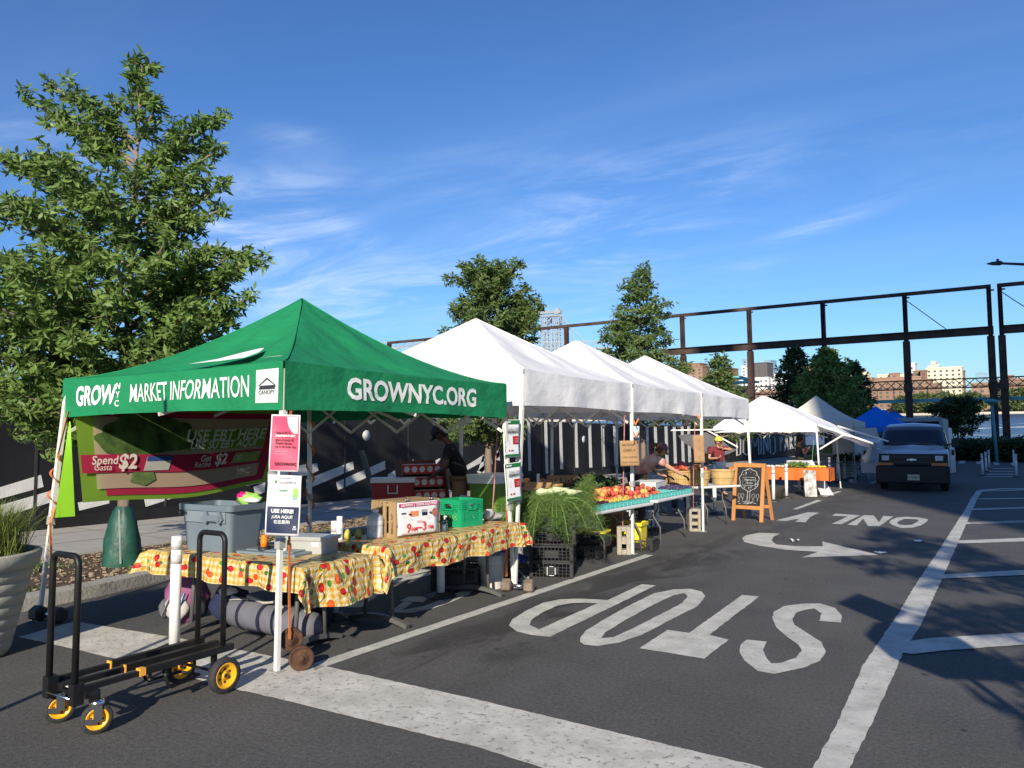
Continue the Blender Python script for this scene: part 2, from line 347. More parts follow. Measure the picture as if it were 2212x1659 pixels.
lane=[[(-4.42,4.05),(-4.29,3.98),(-4.29,10.3),(-4.42,10.3)],[(-4.42,22.6),(-4.29,22.6),(-4.29,25.0),(-4.42,25.0)],[(-4.42,33),(-4.29,33),(-4.29,35.4),(-4.42,35.4)]]
ground_poly('lane_line_marking',lane,PAINT,px=False)
ground_poly('lane_dash_marking',[c26((1437,1397),(1490,1400),(1762,1302),(1708,1295)),c34((80,885),(130,885),(240,845),(225,840))],PAINT)
big=c3((1350,1062),(1440,900),(1556,640),(1700,430),(1765,320),(1880,150),(1975,0))+c34((1480,1100),(1560,990),(1620,975),(1900,955),(2260,955),(2260,968),(1900,968),(1700,990),(1640,1000),(1580,1080))+c3((2005,0),(1900,240),(1790,480),(1720,590),(1600,860),(1500,1062))
big=[(1700,1757)]+big+[(1790,1757)]
ground_poly('buffer_line_marking',[big],PAINT)
def rows(*r): return [c3(*q) for q in r]
ground_poly('hatch_marking',rows([(1745,548),(1830,535),(2300,508),(2300,556),(1900,585),(1755,600),(1715,595)],[(1865,275),(2300,250),(2300,272),(1860,292)],[(1935,135),(2300,121),(2300,136),(1925,148)],[(1975,60),(2300,51),(2300,59),(1970,68)])+[c34((1500,1240),(2300,1215),(2300,1235),(1500,1260)),c34((1580,1098),(2300,1088),(2300,1102),(1575,1110)),c34((1640,990),(2300,972),(2300,984),(1640,1002)),c34((1420,1412),(1450,1425),(2300,1398),(2300,1418),(1480,1447))],PAINT,z=.008)
ground_poly('crossing_marking',[c34((1330,570),(1410,570),(1395,612),(1308,610)),c34((1560,580),(1640,582),(1640,622),(1550,618)),c34((1790,590),(1865,592),(1875,635),(1800,630)),c34((2025,600),(2110,605),(2110,650),(2050,640)),
  c34((1700,678),(2080,678),(2080,684),(1700,684)),c34((1700,718),(2080,720),(2080,726),(1700,724)),c34((1700,755),(2080,757),(2080,765),(1700,763)),c34((1650,790),(2090,795),(2090,801),(1650,796)),c34((1230,503),(1960,518),(1960,523),(1230,509))],PAINT)
ground_poly('bike_lane_marking',[c4((1065,1030),(1190,945),(1255,955),(1170,1012),(1330,985),(1560,900),(1690,835),(1775,820),(1700,890),(1560,950),(1420,1000),(1250,1035)),c4((820,790),(1250,690),(1480,680),(1150,760),(850,830)),c4((540,960),(820,870),(1000,880),(850,990),(600,990)),c4((1080,770),(1450,705),(1480,715),(1100,800)),c4((2080,785),(2130,740),(2185,735),(2180,775),(2120,790)),c4((1230,905),(1400,905),(1340,950),(1150,940))],PAINT)
# kerb, planting bed, sidewalk
kx=[(-4.0,-60),(-7.95,-8),(-8.0,2.5),(-8.25,4.6),(-8.95,7.2),(-9.4,9.0),(-9.45,30),(-9.45,62)]
kx[0]=(-7.9,-60)
def kerb_at(y):
    for (a,b),(c,d) in zip(kx,kx[1:]):
        if b<=y<=d: return a+(c-a)*(y-b)/(d-b)
    return kx[-1][0]
ys=[-60,-30,-10,-4,0,1,2,2.5,3,3.5,4,4.6,5,5.5,6,6.5,7.2,8,9,12,16,20,25,30,40,50,62]
k=MB()
for a,b in zip(ys,ys[1:]):
    x0,x1=kerb_at(a),kerb_at(b)
    for (o0,o1,z0,z1) in ((0,-.03,0,.12),(-.03,-.20,.12,.14),(-.20,-.2,.14,0)):
        k.add([(x0+o0,a,z0),(x1+o0,b,z0),(x1+o1,b,z1),(x0+o1,a,z1)],[(0,1,2,3)])
struct('kerb',k,mat('kerb_concrete',(.30,.29,.26),.85,.18,3,.4,25))
b=MB()
for a,c in zip(ys,ys[1:]): b.add([(kerb_at(a)-.2,a,.10),(kerb_at(c)-.2,c,.10),(-10.75,c,.10),(-10.75,a,.10)],[(0,1,2,3)])
struct('planting_bed',b,mat('bed_soil',(.085,.055,.035),.95,.45,9,.6,40))
s=MB(); s.box((-12.6,0,.06),(3.7,124,.13)); so=struct('sidewalk',s,CONC)
j=MB()
for y in np.arange(-12,60,1.6): j.box((-12.6,y,.1265),(3.68,.018,.006))
for x in (-12.0,-13.2): j.box((x,20,.1268),(.015,80,.006))
struct('sidewalk_joints',j,mat('joint_dark',(.12,.115,.10),.9))
# mulch chips and small stones in the near bed : one uncountable scatter
mu=MB()
for i in range(2600):
    y=random.uniform(1,12); x=random.uniform(-10.7,kerb_at(y)-.25); L=random.uniform(.015,.06); a=random.uniform(0,PI)
    mu.box((x,y,.108+random.random()*.01),(L,L*random.uniform(.25,.7),.012),mx=Matrix.Rotation(a,3,'Z')@Matrix.Rotation(random.uniform(-.5,.5),3,'X'))
struct('mulch',mu,mat('mulch_chips',(.25,.17,.10),.9,.5,2.5,c2=(.42,.34,.24)),kind='stuff')
def grass_mesh(pts,h,w,lean=.5,blades=1):
    mb=MB()
    for (x,y,z) in pts:
        for _ in range(blades):
            a=random.uniform(0,2*PI); l=random.uniform(.1,lean)*h; hh=h*random.uniform(.6,1.15); dx,dy=math.cos(a)*l,math.sin(a)*l; px,py=-math.sin(a)*w,math.cos(a)*w
            mb.add([(x-px,y-py,z),(x+px,y+py,z),(x+dx*.35+px*.8,y+dy*.35+py*.8,z+hh*.6),(x+dx*.35-px*.8,y+dy*.35-py*.8,z+hh*.6),(x+dx,y+dy,z+hh)],[(0,1,2,3),(3,2,4)])
    return mb
pts=[]
for (cx_,cy_,r_,n_) in ((-8.9,6.2,.35,320),(-8.75,5.5,.2,120),(-10.0,4.6,.4,260),(-9.3,8.6,.6,300),(-8.7,3.9,.25,90),(-10.2,7.3,.4,200)):
    for i in range(n_):
        q=random.gauss(0,r_*.6); w_=random.gauss(0,r_*.6); pts.append((cx_+q,cy_+w_,.1))
struct('weeds',grass_mesh(pts,.09,.006,1.2),mat('weed_green',(.06,.11,.03),.7,.3,4),kind='stuff')
# river, banks and far shore (level frame)
WZ=-7.4
def water_mat():
    m=bpy.data.materials.new('river_water'); m.use_nodes=True; N=m.node_tree; p=N.nodes['Principled BSDF']; L=N.links
    p.inputs['Base Color'].default_value=(.022,.055,.115,1); p.inputs['Roughness'].default_value=.22; t=N.nodes.new('ShaderNodeTexCoord'); mp=N.nodes.new('ShaderNodeMapping'); mp.inputs['Scale'].default_value=(.25,1.,1); L.new(t.outputs['Object'],mp.inputs[0])
    n=N.nodes.new('ShaderNodeTexNoise'); n.inputs['Scale'].default_value=.35; n.inputs['Detail'].default_value=7; n.inputs['Roughness'].default_value=.7; L.new(mp.outputs[0],n.inputs['Vector'])
    b=N.nodes.new('ShaderNodeBump'); b.inputs['Strength'].default_value=1; b.inputs['Distance'].default_value=1.6; L.new(n.outputs[0],b.inputs['Height']); L.new(b.outputs[0],p.inputs['Normal']); return m
r=MB(); r.add([(-1400,100,WZ),(1600,100,WZ),(1600,690,WZ),(-1400,690,WZ)],[(0,1,2,3)]); struct('river',r,water_mat(),grav=True)
wk=MB()
for pts_,w_ in ([(1990,927),(2040,929),(2120,925),(2212,922),(2350,918)],5.5),([(1995,937),(2100,940),(2300,939)],1.6),([(2100,920),(2212,915),(2330,912)],1.3):
    q=[]
    for x_,y_ in pts_:
        d=RG@_ray(x_,y_); t=(WZ+.05-H)/d[2]; q.append(Vector((t*d[0],t*d[1],WZ+.05)))
    n=24
    for i in range(n):
        def at(s):
            s=s*(len(q)-1); k_=min(int(s),len(q)-2); return q[k_].lerp(q[k_+1],s-k_)
        a,b_=at(i/n),at((i+1)/n); wa=w_*(.35+.65*random.random()); wb=w_*(.35+.65*random.random())
        wk.add([a-Vector((0,wa,0)),b_-Vector((0,wb,0)),b_+Vector((0,wb*.8,0)),a+Vector((0,wa*.8,0))],[(0,1,2,3)])
struct('boat_wake',wk,mat('foam',(.85,.88,.9),.6,.1,1.5),grav=True)
s=MB(); s.add([(-1500,688,WZ-2),(1700,688,WZ-2),(1700,688,WZ+1.6),(-1500,688,WZ+1.6),(-1500,1500,WZ+3),(1700,1500,WZ+3)],[(0,1,2,3),(3,2,5,4)]); struct('far_bank',s,mat('bank_stone',(.50,.45,.36),.9,.15,.03),grav=True)
# near waterfront terrace between street end and river
s=MB(); s.box((20,92,-6.0),(420,26,5.4)); struct('terrace',s,mat('terrace_ground',(.09,.085,.075),.9,.2,.5),grav=True)
# ---- foliage engine -------------------------------------------------
def leaf_mat(name,c,c2):
    m=bpy.data.materials.new(name); m.use_nodes=True; N=m.node_tree; p=N.nodes['Principled BSDF']; L=N.links
    t=N.nodes.new('ShaderNodeTexCoord'); n=N.nodes.new('ShaderNodeTexNoise'); n.inputs['Scale'].default_value=1.7; n.inputs['Detail'].default_value=6; n.inputs['Roughness'].default_value=.8; L.new(t.outputs['Object'],n.inputs['Vector'])
    r=N.nodes.new('ShaderNodeMapRange'); r.inputs['From Min'].default_value=.35; r.inputs['From Max'].default_value=.65; L.new(n.outputs[0],r.inputs[0])
    mx=N.nodes.new('ShaderNodeMix'); mx.data_type='RGBA'; L.new(r.outputs[0],mx.inputs[0]); mx.inputs[6].default_value=(*c,1); mx.inputs[7].default_value=(*c2,1); L.new(mx.outputs[2],p.inputs['Base Color'])
    p.inputs['Roughness'].default_value=.5; p.inputs['Specular IOR Level'].default_value=.35
    tr=N.nodes.new('ShaderNodeBsdfTranslucent'); L.new(mx.outputs[2],tr.inputs[0]); ms=N.nodes.new('ShaderNodeMixShader'); ms.inputs[0].default_value=.28; L.new(p.outputs[0],ms.inputs[1]); L.new(tr.outputs[0],ms.inputs[2]); L.new(ms.outputs[0],N.nodes['Material Output'].inputs[0]); return m
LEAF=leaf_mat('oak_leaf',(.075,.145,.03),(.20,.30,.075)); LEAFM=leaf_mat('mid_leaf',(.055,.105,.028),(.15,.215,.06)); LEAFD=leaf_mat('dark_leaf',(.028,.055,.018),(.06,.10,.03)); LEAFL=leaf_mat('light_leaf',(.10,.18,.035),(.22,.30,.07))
BARK=mat('bark',(.20,.155,.115),.9,.3,8,.8,20,stretch=(1,1,.2)); BARKD=mat('dark_bark',(.05,.04,.035),.9,.3,8,.6,20)
def leaves_mesh(centers,L,Wd,per,spread,seed=0,name='crown'):
    rg=np.random.RandomState(seed); C=np.repeat(np.array(centers),per,axis=0); n=len(C)
    d=rg.normal(size=(n,3)); d[:,2]=d[:,2]*.7-.15; d/=np.linalg.norm(d,axis=1)[:,None]
    s=rg.normal(size=(n,3)); s-= (s*d).sum(1)[:,None]*d; s/=np.linalg.norm(s,axis=1)[:,None]
    l=L*rg.uniform(.65,1.2,n)[:,None]; w=Wd*rg.uniform(.7,1.2,n)[:,None]
    base=C+rg.normal(size=(n,3))*spread
    v=np.empty((n,4,3)); v[:,0]=base; v[:,1]=base+d*l*.5+s*w; v[:,2]=base+d*l; v[:,3]=base+d*l*.5-s*w
    me=bpy.data.meshes.new(name); me.vertices.add(4*n); me.vertices.foreach_set('co',v.reshape(-1)); me.loops.add(4*n); me.loops.foreach_set('vertex_index',np.arange(4*n)); me.polygons.add(n); me.polygons.foreach_set('loop_start',np.arange(n)*4); me.polygons.foreach_set('loop_total',np.full(n,4)); me.update(calc_edges=True); me.validate(); return me
def tree(name,label,loc,height,clear,radius,seed,leafm=None,L=.12,Wd=.014,per=9,dens=1.,limbs=34,shape='cone',bark=None,group='street trees behind the stalls',extra=(),trunk_r=.10,grav=False,up=.25,spread=.02,trim=None,exp=.8,flat=1.1):
    rg=random.Random(seed); t=thing(name,label,'tree',loc,0,group,grav)
    tr=MB(); pts=[];rs=[]
    for i in range(9):
        s_=i/8; pts.append((math.sin(s_*4+seed)*.05*s_*height*.15,math.cos(s_*3+seed)*.04*s_*height*.15,s_*height*.96)); rs.append(trunk_r*(1-s_*.93))
    tr.tube(pts,rs,9)
    def tp(z): 
        s_=min(max(z/(height*.96),0),1)*8; i=min(int(s_),7); return Vector(pts[i]).lerp(Vector(pts[i+1]),s_-i)
    cs=[]; lim=[]
    for i in range(limbs):
        f=(i+.5)/limbs; z=clear+(height-clear)*f**.92*.97; a=i*2.39996+rg.uniform(-.5,.5)
        if shape=='cone': R=radius*(1-f)**exp*(.75+.5*rg.random())+.12
        elif shape=='oval': R=radius*math.sqrt(max(.03,1-(2*f-.75)**2/1.6))*(.6+.6*rg.random())
        else: R=radius*math.sqrt(max(.02,1-(1.7*f-.7)**2))*(.7+.5*rg.random())
        lim.append((z,a,R,rg.uniform(-.05,.25)+up*f))
    for (z,a,R,u_) in lim: 
        p0=tp(z); end=p0+Vector((math.cos(a)*R,math.sin(a)*R,u_*R)); extra_=False
        _limb(tr,cs,rg,p0,end,dens,height,flat)
    for (x,y,z0,z1) in extra: _limb(tr,cs,rg,tp(z0),Vector((x,y,z1)),dens*1.15,height,flat)
    for i in range(int(16*dens)): 
        z=clear+(height-clear)*(.78+.22*rg.random()); p=tp(z); cs.append((p.x+rg.gauss(0,.1),p.y+rg.gauss(0,.1),z+rg.uniform(0,.05)))
    if trim: cs=[c for c in cs if trim(c)]
    obj('trunk',tr,bark or BARK,t)
    obj('crown',leaves_mesh(cs,L,Wd,per,spread,seed),leafm or LEAF,t)
    return t
def _limb(tr,cs,rg,p0,end,dens,height,flat=.9):
    d=end-p0; R=d.length
    if R<.05: return
    mid=p0.lerp(end,.5)+Vector((rg.gauss(0,.05),rg.gauss(0,.05),rg.uniform(-.02,.08)))*R
    def cp(t): return p0.lerp(mid,t).lerp(mid.lerp(end,t),t)
    tr.tube([cp(k/4) for k in range(5)],[.010+.011*R*(1-k/4)+.002 for k in range(5)],5,False)
    dn=d.normalized(); side=dn.cross(Vector((0,0,1))); side=side.normalized() if side.length>.01 else Vector((1,0,0)); nt_=max(3,int(R*11*dens))
    for k in range(nt_):
        t=.18+.82*(k+rg.random())/nt_; p=cp(t); ln=R*(1.05-t)*.42*rg.uniform(.4,1.1)+.10; sg=1 if k%2 else -1
        th_=rg.uniform(-flat,flat); q=p+(side*sg*math.cos(th_)+Vector((0,0,1))*math.sin(th_))*ln*.9+dn*ln*.6
        tr.tube([p,q],[.006,.003],3,False)
        m=max(2,int(ln*13*dens))
        for j_ in range(m):
            c=p.lerp(q,(j_+.6)/m); cs.append((c.x+rg.gauss(0,.035),c.y+rg.gauss(0,.035),c.z+rg.gauss(0,.035)))
    cs.append(tuple(end))
# ---- street trees ---------------------------------------------------
kt=9.9/F                                        # metres per picture unit at the near tree
def ntip(px,py,dz=0.,z0f=.75,dep=0.):
    x=(px-255)*kt; z=(1225-py)*kt*1.0
    X=.839*x-.54*dep; Y=.544*x+.84*dep; return (X,Y,max(1.7,z*.985-.45-abs(x)*.28),z*.985)
ex=[ntip(*p) for p in [(15,205),(60,170),(95,245),(150,290),(340,310),(400,260),(440,248),(440,318),(330,380),(400,390),(455,395),(445,455),(390,470),(540,555),(500,575),(470,560),(430,545),(515,650),(470,690),(420,600),(-10,350),(-60,330),(60,365),(20,440),(-60,450),(-90,560),(-80,640),(10,560),(400,660),(330,560),(430,700),(355,720),(480,600),(-100,740),(-60,700),(300,220),(190,240),(245,150)]]
ex+=[ntip(*p,dep=d) for p,d in [((450,690),-.8),((400,730),.8),((300,700),-1.2),((100,700),-1.3),((0,680),-1),((60,600),-1.2),((180,640),-1.6),((340,620),-1.3),((400,560),-.9),((300,480),-1.2),((120,500),-1.2),((200,420),-1),((40,780),-.9),((30,850),-.6),((90,890),-.8),((130,830),-.4),((0,800),.6),((250,760),-1.2),((200,730),1),((0,880),-.3),((50,905),-.2),((110,900),.1),((-50,860),.3),((70,860),.9),((20,840),1.1),((150,790),.9),((-80,900),0),((-60,820),.6),((330,780),.6),((420,760),1.2),((90,930),-.2),((20,780),1.2),((380,740),1.)]]
tree('street_tree','tall young oak left of the green canopy, trunk wrapped in a green bag',(-9.4,5.5,.1),6.75,2.3,1.15,3,extra=ex,limbs=26,dens=.80,per=12,L=.135,Wd=.020,trunk_r=.085,spread=.012,up=.5,flat=1.3,exp=1.15)
bag=thing('watering_bag','green tree watering bag wrapped round the trunk of the near tree','watering bag',(-9.4,5.5,.1))
mb=MB(); mb.lathe([(.22,.0),(.22,.1),(.20,.32),(.16,.54),(.12,.68),(.09,.74)],n=28,wob=lambda a,z:1+.09*math.sin(a*3+z*3)+.05*math.sin(a*7+z*9)); obj('bag_body',mb,mat('bag_green',(.012,.065,.045),.5,.3,6,.5,9),bag)
mb=MB(); mb.bar((.18,-.13,.05),(.08,-.11,.70),.018,.01); obj('zip',mb,mat('zip_grey',(.35,.38,.36),.4),bag)
tree('street_tree','bushy round-topped oak rising behind the first white canopy',(-10.15,14.65,.1),5.6,1.35,1.28,11,leafm=LEAFM,limbs=64,shape='oval',dens=1.15,per=10,L=.15,Wd=.023,exp=.5,up=.6,spread=.03,flat=1.4)
tree('street_tree','narrow pointed oak with tiered limbs behind the third white canopy',(-10,23.3,.1),7.25,1.9,1.8,21,leafm=LEAFM,limbs=64,dens=.85,per=9,L=.19,Wd=.028,exp=.72,up=.05,spread=.05,flat=.45)
tree('street_tree','small slim conical tree between the white row and the steel frame',(-10,31.5,.1),5.0,1.5,1.2,5,leafm=LEAFM,limbs=40,dens=.8,per=7,L=.22,Wd=.04,spread=.06,exp=.8)
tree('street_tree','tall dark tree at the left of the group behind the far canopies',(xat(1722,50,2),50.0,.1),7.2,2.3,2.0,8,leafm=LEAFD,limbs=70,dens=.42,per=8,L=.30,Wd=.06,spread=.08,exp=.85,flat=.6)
tree('street_tree','sunlit tree with bright green layered foliage above the grey canopy',(xat(1790,46,2),46,.1),6.6,2.0,2.3,17,leafm=LEAFL,limbs=80,dens=.42,per=8,L=.30,Wd=.06,spread=.08,exp=.8,flat=.4)  # lighter leaf colour stands in for sunlight on this tree
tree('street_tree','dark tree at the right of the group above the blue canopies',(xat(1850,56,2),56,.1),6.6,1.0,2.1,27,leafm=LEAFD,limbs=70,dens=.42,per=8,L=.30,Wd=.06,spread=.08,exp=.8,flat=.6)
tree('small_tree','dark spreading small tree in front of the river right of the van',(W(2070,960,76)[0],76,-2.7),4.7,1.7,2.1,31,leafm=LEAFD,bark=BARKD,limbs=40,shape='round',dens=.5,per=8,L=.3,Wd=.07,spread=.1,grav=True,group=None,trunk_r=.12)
# tree across the street behind the camera on the right: it throws the dappled shade on the road
tree('street_tree','street tree on the far kerb that shades the right lane',(4.7,-.4,0),7.6,2.5,2.1,41,limbs=36,dens=.6,per=9,L=.2,Wd=.04,group='street trees across the road',spread=.05)
# hedge at the end of the street
def shrub(name,label,loc,size,seed,m=LEAFD,n=900,L=.14,Wd=.04,group=None,cat='hedge',grav=False):
    rg=random.Random(seed); t=thing(name,label,cat,loc,0,group,grav); cs=[]
    for i in range(n):
        x=rg.uniform(-1,1); y=rg.uniform(-1,1); z=rg.random(); top=1-.25*abs(x)**4+.12*mnoise.noise(Vector((x*size[0]*1.1,y,seed)))
        cs.append((x*size[0],y*size[1],z*size[2]*top))
    obj('foliage',leaves_mesh(cs,L,Wd,7,.06,seed),m,t); st=MB()
    for i in range(6): st.tube([(rg.uniform(-.7,.7)*size[0],0,0),(rg.uniform(-.8,.8)*size[0],0,size[2]*.7)],.02,5)
    obj('stems',st,BARKD,t); return t
for i,(x,y_,sz,sd_) in enumerate([(2010,62,(3.6,1.3,1.5),1),(2090,60,(2.6,1.2,1.3),2),(2160,62,(2.8,1.2,1.4),3),(2240,58,(2.6,1.2,1.5),4),(1900,66,(3.6,1.3,1.8),5)]):
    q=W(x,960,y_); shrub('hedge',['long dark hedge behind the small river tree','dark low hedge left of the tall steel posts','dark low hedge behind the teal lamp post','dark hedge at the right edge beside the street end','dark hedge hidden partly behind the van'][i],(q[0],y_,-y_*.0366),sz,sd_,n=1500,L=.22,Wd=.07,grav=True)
# far trees on the opposite shore
ft=[(1952,880,12,14,'round green tree on the far shore near the boats'),(1995,868,15,20,'tall green tree on the far shore left of the lone street pole'),(2040,870,15,24,'green tree on the far shore above the small river tree'),(2100,872,14,22,'pale green tree on the far shore between the steel posts and river tree'),(2185,870,16,22,'bright green tree on the far shore right of the double steel column'),(2225,868,18,26,'large green tree at the right edge of the far shore')]
for i,(x,y_,hh,rr,lb) in enumerate(ft):
    q=W(x,y_,705); t=thing('far_tree',lb,'tree',(q[0],705,WZ+1.5),0,'trees on the far shore',True); rg=random.Random(i); cs=[]
    H2=hh*.78; rr*=.5
    for k_ in range(800):
        a=rg.uniform(0,2*PI); p=rg.random()**.4; zz=rg.uniform(-1,1); r_=p*math.sqrt(1-zz*zz)*(1+.35*mnoise.noise(Vector((math.cos(a)*2,math.sin(a)*2,zz*2+i)))); cs.append((r_*rr*math.cos(a),r_*6*math.sin(a),3+H2*.5*(1+zz*.95)))
    obj('crown',leaves_mesh(cs,2.6,.9,6,1.0,i),leaf_mat('far_leaf%d'%i,(.06,.10,.035),(.13,.17,.06)) if i==0 else bpy.data.materials['far_leaf0'],t)
    tk=MB(); tk.tube([(0,0,0),(0,0,H2*.6)],.5,6); obj('trunk',tk,BARK,t)
# ---- fence ----------------------------------------------------------
BLK=mat('black_hoarding',(.012,.012,.013),.55,.5,1.2,.25,6,stretch=(1,1,.3)); WHT=mat('white_fence_paint',(.62,.62,.60),.7,.12,4,.2,30)
fx=-14.1
fence=thing('black_fence','long black plywood hoarding with white painted strokes behind the stalls','fence',(fx,0,.12))
pl=1.22; yy=-8.
pm=MB()
while yy<66: pm.box((0,yy+pl/2,1.06),(.03,pl-.006,2.12)); yy+=pl
obj('panel',pm,BLK,fence)
yy=-8.
while yy<66: obj('batten',MB().box((.022,yy,1.06),(.018,.045,2.1)),mat('batten_black',(.03,.03,.03),.6,.3,3),fence); yy+=pl*2
pm=MB(); pm.box((.04,29,.11),(.05,74,.22)); obj('base_board',pm,BLK,fence)
def fpx(x,y):
    d=RR@_ray(x,y); t=fx/d[0]; return (t*d[1],H+t*d[2]-.12)       # fence-plane coordinates (Y, z)
def stroke(*p):
    st=MB()
    q=[fpx(*a) for a in p]; mx=Matrix(((0,0,1,0),(1,0,0,0),(0,1,0,0),(0,0,0,1))); st.prism(q,.017,.0225,mx); obj('white_stroke',st,WHT,fence)
def cA(*p): return [(x*.2728,767.9+y*.2728) for x,y in p]     # crop (0,1400) scale
def cC(*p): return [(493.7+.29762*x,822.9+.29762*y) for x,y in p]
for pz in ([(-60,1060),(320,945),(340,1040),(-60,1150)],[(0,1185),(490,1045),(487,1135),(20,1278)],[(612,1165),(860,1120),(860,1170),(625,1228)],[(1135,1120),(1440,1095),(1440,1105),(1150,1198)],[(1930,990),(2100,890),(2115,980),(1920,1035)],[(2003,1040),(2100,1005),(2110,1075),(2020,1110)]): stroke(*cA(*pz))
for pz in ([(100,760),(270,640),(640,597),(648,650),(590,680),(130,760)],[(560,715),(900,583),(905,640),(560,788)],[(778,735),(1130,580),(1135,640),(790,793)],[(1150,680),(1340,570),(1345,650),(1165,745)],[(1420,620),(1530,560),(1540,625),(1430,675)],[(1500,680),(1530,650),(1545,690)],[(1700,630),(1850,535),(1855,580),(1700,660)],[(1798,660),(1905,560),(1900,610),(1820,675)],[(1935,540),(1960,500),(1965,580),(1935,570)]): stroke(*cC(*pz))
def cR(*p): return [(1042.4+.2479*x,877.8+.2479*y) for x,y in p]
for pz in ([(0,420),(10,440),(0,580),(-40,560)],[(0,520),(75,445),(80,500),(0,590)],[(110,405),(145,365),(140,440),(110,465)],[(270,520),(350,215),(375,220),(305,520)]): stroke(*cR(*pz))
xs=[(1141,905,1017),(1178,910,1023),(1210,909,1013),(1243,913,1010),(1273,915,1010),(1301,918,1008),(1327,920,1006),(1378,920,1000),(1397,921,1000),(1415,921,1005),(1438,921,1004),(1456,922,1002),(1473,921,1000),(1487,921,999)]
for x_,t_,b_ in xs: stroke((x_-3.2,t_),(x_+2.6,t_),(x_+5.5,b_),(x_-.5,b_))
# the words DOMINO PARK in tall brush letters further down the hoarding
lt=MB(); cnt_=0; lens=[4,5,4,1,3,5,3,3,4,3]
def seg(x0,y0,x1,y1,w=2.6): 
    a=fpx(x0,y0); b=fpx(x1,y1); c_=fpx(x1+w,y1); d_=fpx(x0+w,y0); mx=Matrix(((0,0,1,0),(1,0,0,0),(0,1,0,0),(0,0,0,1))); lt.prism([a,b,c_,d_],.017,.03,mx)
for q in [(1590,943,1590,985),(1590,943,1598,950),(1598,950,1598,980),(1598,980,1590,985), (1604,950,1604,978),(1604,978,1612,984),(1612,984,1616,975),(1616,975,1617,943),(1617,943,1606,946),
          (1622,943,1620,984),(1622,943,1629,966),(1629,966,1636,943),(1636,943,1637,982),(1642,943,1642,981),(1647,943,1648,982),(1648,943,1657,980),(1656,943,1657,980),
          (1661,946,1662,978),(1662,978,1668,982),(1668,982,1673,975),(1673,975,1672,946),(1672,946,1664,943),(1683,943,1684,974),(1684,943,1688,948),(1688,948,1685,958),
          (1697,943,1693,974),(1697,943,1701,972),(1695,960,1700,960),(1705,943,1706,970),(1706,943,1709,948),(1709,948,1706,956),(1706,956,1711,969),(1716,943,1717,969),(1720,943,1716,956),(1716,956,1722,968)]:
    seg(*q); cnt_+=1
    if cnt_==lens[0]: obj('letter',lt,WHT,fence); lt=MB(); lens.pop(0); cnt_=0
for (x_,y_) in ((1186,935),(565+0,0)):
    if y_==0: continue
for (px_,py_) in ((1260,949),(790,941),):
    dk=MB(); c_=fpx(px_,py_); dk.lathe([(0,.02),(.14,.02),(.14,.035),(0,.035)],(0,c_[0],c_[1]),20,'X'); obj('round_window',dk,mat('porthole',(.5,.52,.52),.3),fence)
# ---- riveted steel craneway -----------------------------------------
RUST=mat('rusty_steel',(.04,.026,.021),.8,.45,.8,.4,12,c2=(.085,.05,.036)); TEAL=mat('teal_steel',(.10,.30,.33),.5,.1,2)
Y0=85.
sf=thing('steel_craneway','rusty riveted steel frame standing in a long row by the river','steel frame',(0,Y0,-3.2),0,None,True)
zb=3.2
cols=[-76.4,-69.3,-61.8,-54.1,-46.5,-38.8,-31.2,-23.5,-15.8,-8.1,-.98,.02-.45+.3,8.0,16]
cols[11]=-.1
beamT=12.65+zb; beamM=8.45+zb
for i,x in enumerate(cols):
    c=MB(); w_=.34
    c.box((x,0,beamT/2),(.06,.5,beamT)); c.box((x-w_/2,0,beamT/2),(.05,.6,beamT)); c.box((x+w_/2,0,beamT/2),(.05,.6,beamT)); c.box((x,.28,beamT/2),(w_,.03,beamT))
    c.box((x,-.2,3.3+zb),(.75,.5,.9)); c.box((x+.25,-.05,beamT-.4),(.4,.3,.12))
    c.box((x,0,(beamM-.5)/2),(.62,.52,beamM-.55))
    obj('column',c,RUST,sf)
for a,b in ((cols[0],cols[10]),(cols[11],cols[13])):
    c=MB(); c.box(((a+b)/2,-.02,beamT-.02),(b-a+.4,.42,.34)); obj('top_beam',c,RUST,sf)
for a,b in ((-34,cols[10]+.25),(cols[11]-.1,cols[13])):
    c=MB(); L=b-a; c.box(((a+b)/2,-.12,beamM),(L,.16,.70)); c.box(((a+b)/2,-.17,beamM+.36),(L,.5,.06)); c.box(((a+b)/2,-.17,beamM-.36),(L,.5,.06)); obj('crane_beam',c,RUST,sf)
for a,x1 in ((-8.1,-4.6),(-.1,3.5)):
    c=MB(); c.tube([(a+.2,0,beamT-.7),(x1,0,beamM+.4)],.045,6); obj('diagonal_brace',c,RUST,sf)
c=MB(); za,zt=3.15+zb,4.0+zb; x=-39.
c.box((-12,.45,za),(54,.10,.12)); c.box((-12,.45,zt),(54,.10,.12))
while x<14: c.bar((x,.45,za),(x+.85,.45,zt),.05,.07); c.bar((x+.85,.45,za),(x,.45,zt),.05,.07); x+=.85
obj('lattice_truss',c,RUST,sf)
c=MB(); c.box((-12,.6,2.0+zb),(54,.5,.34)); obj('teal_beam',c,TEAL,sf)
c=MB()
for x in np.arange(-38,14,1.5): c.box((x,.6,2.75+zb),(.04,.04,1.15))
c.box((-12,.6,3.3+zb),(54,.05,.05)); obj('railing',c,mat('railing_dark',(.05,.06,.06),.6),sf)
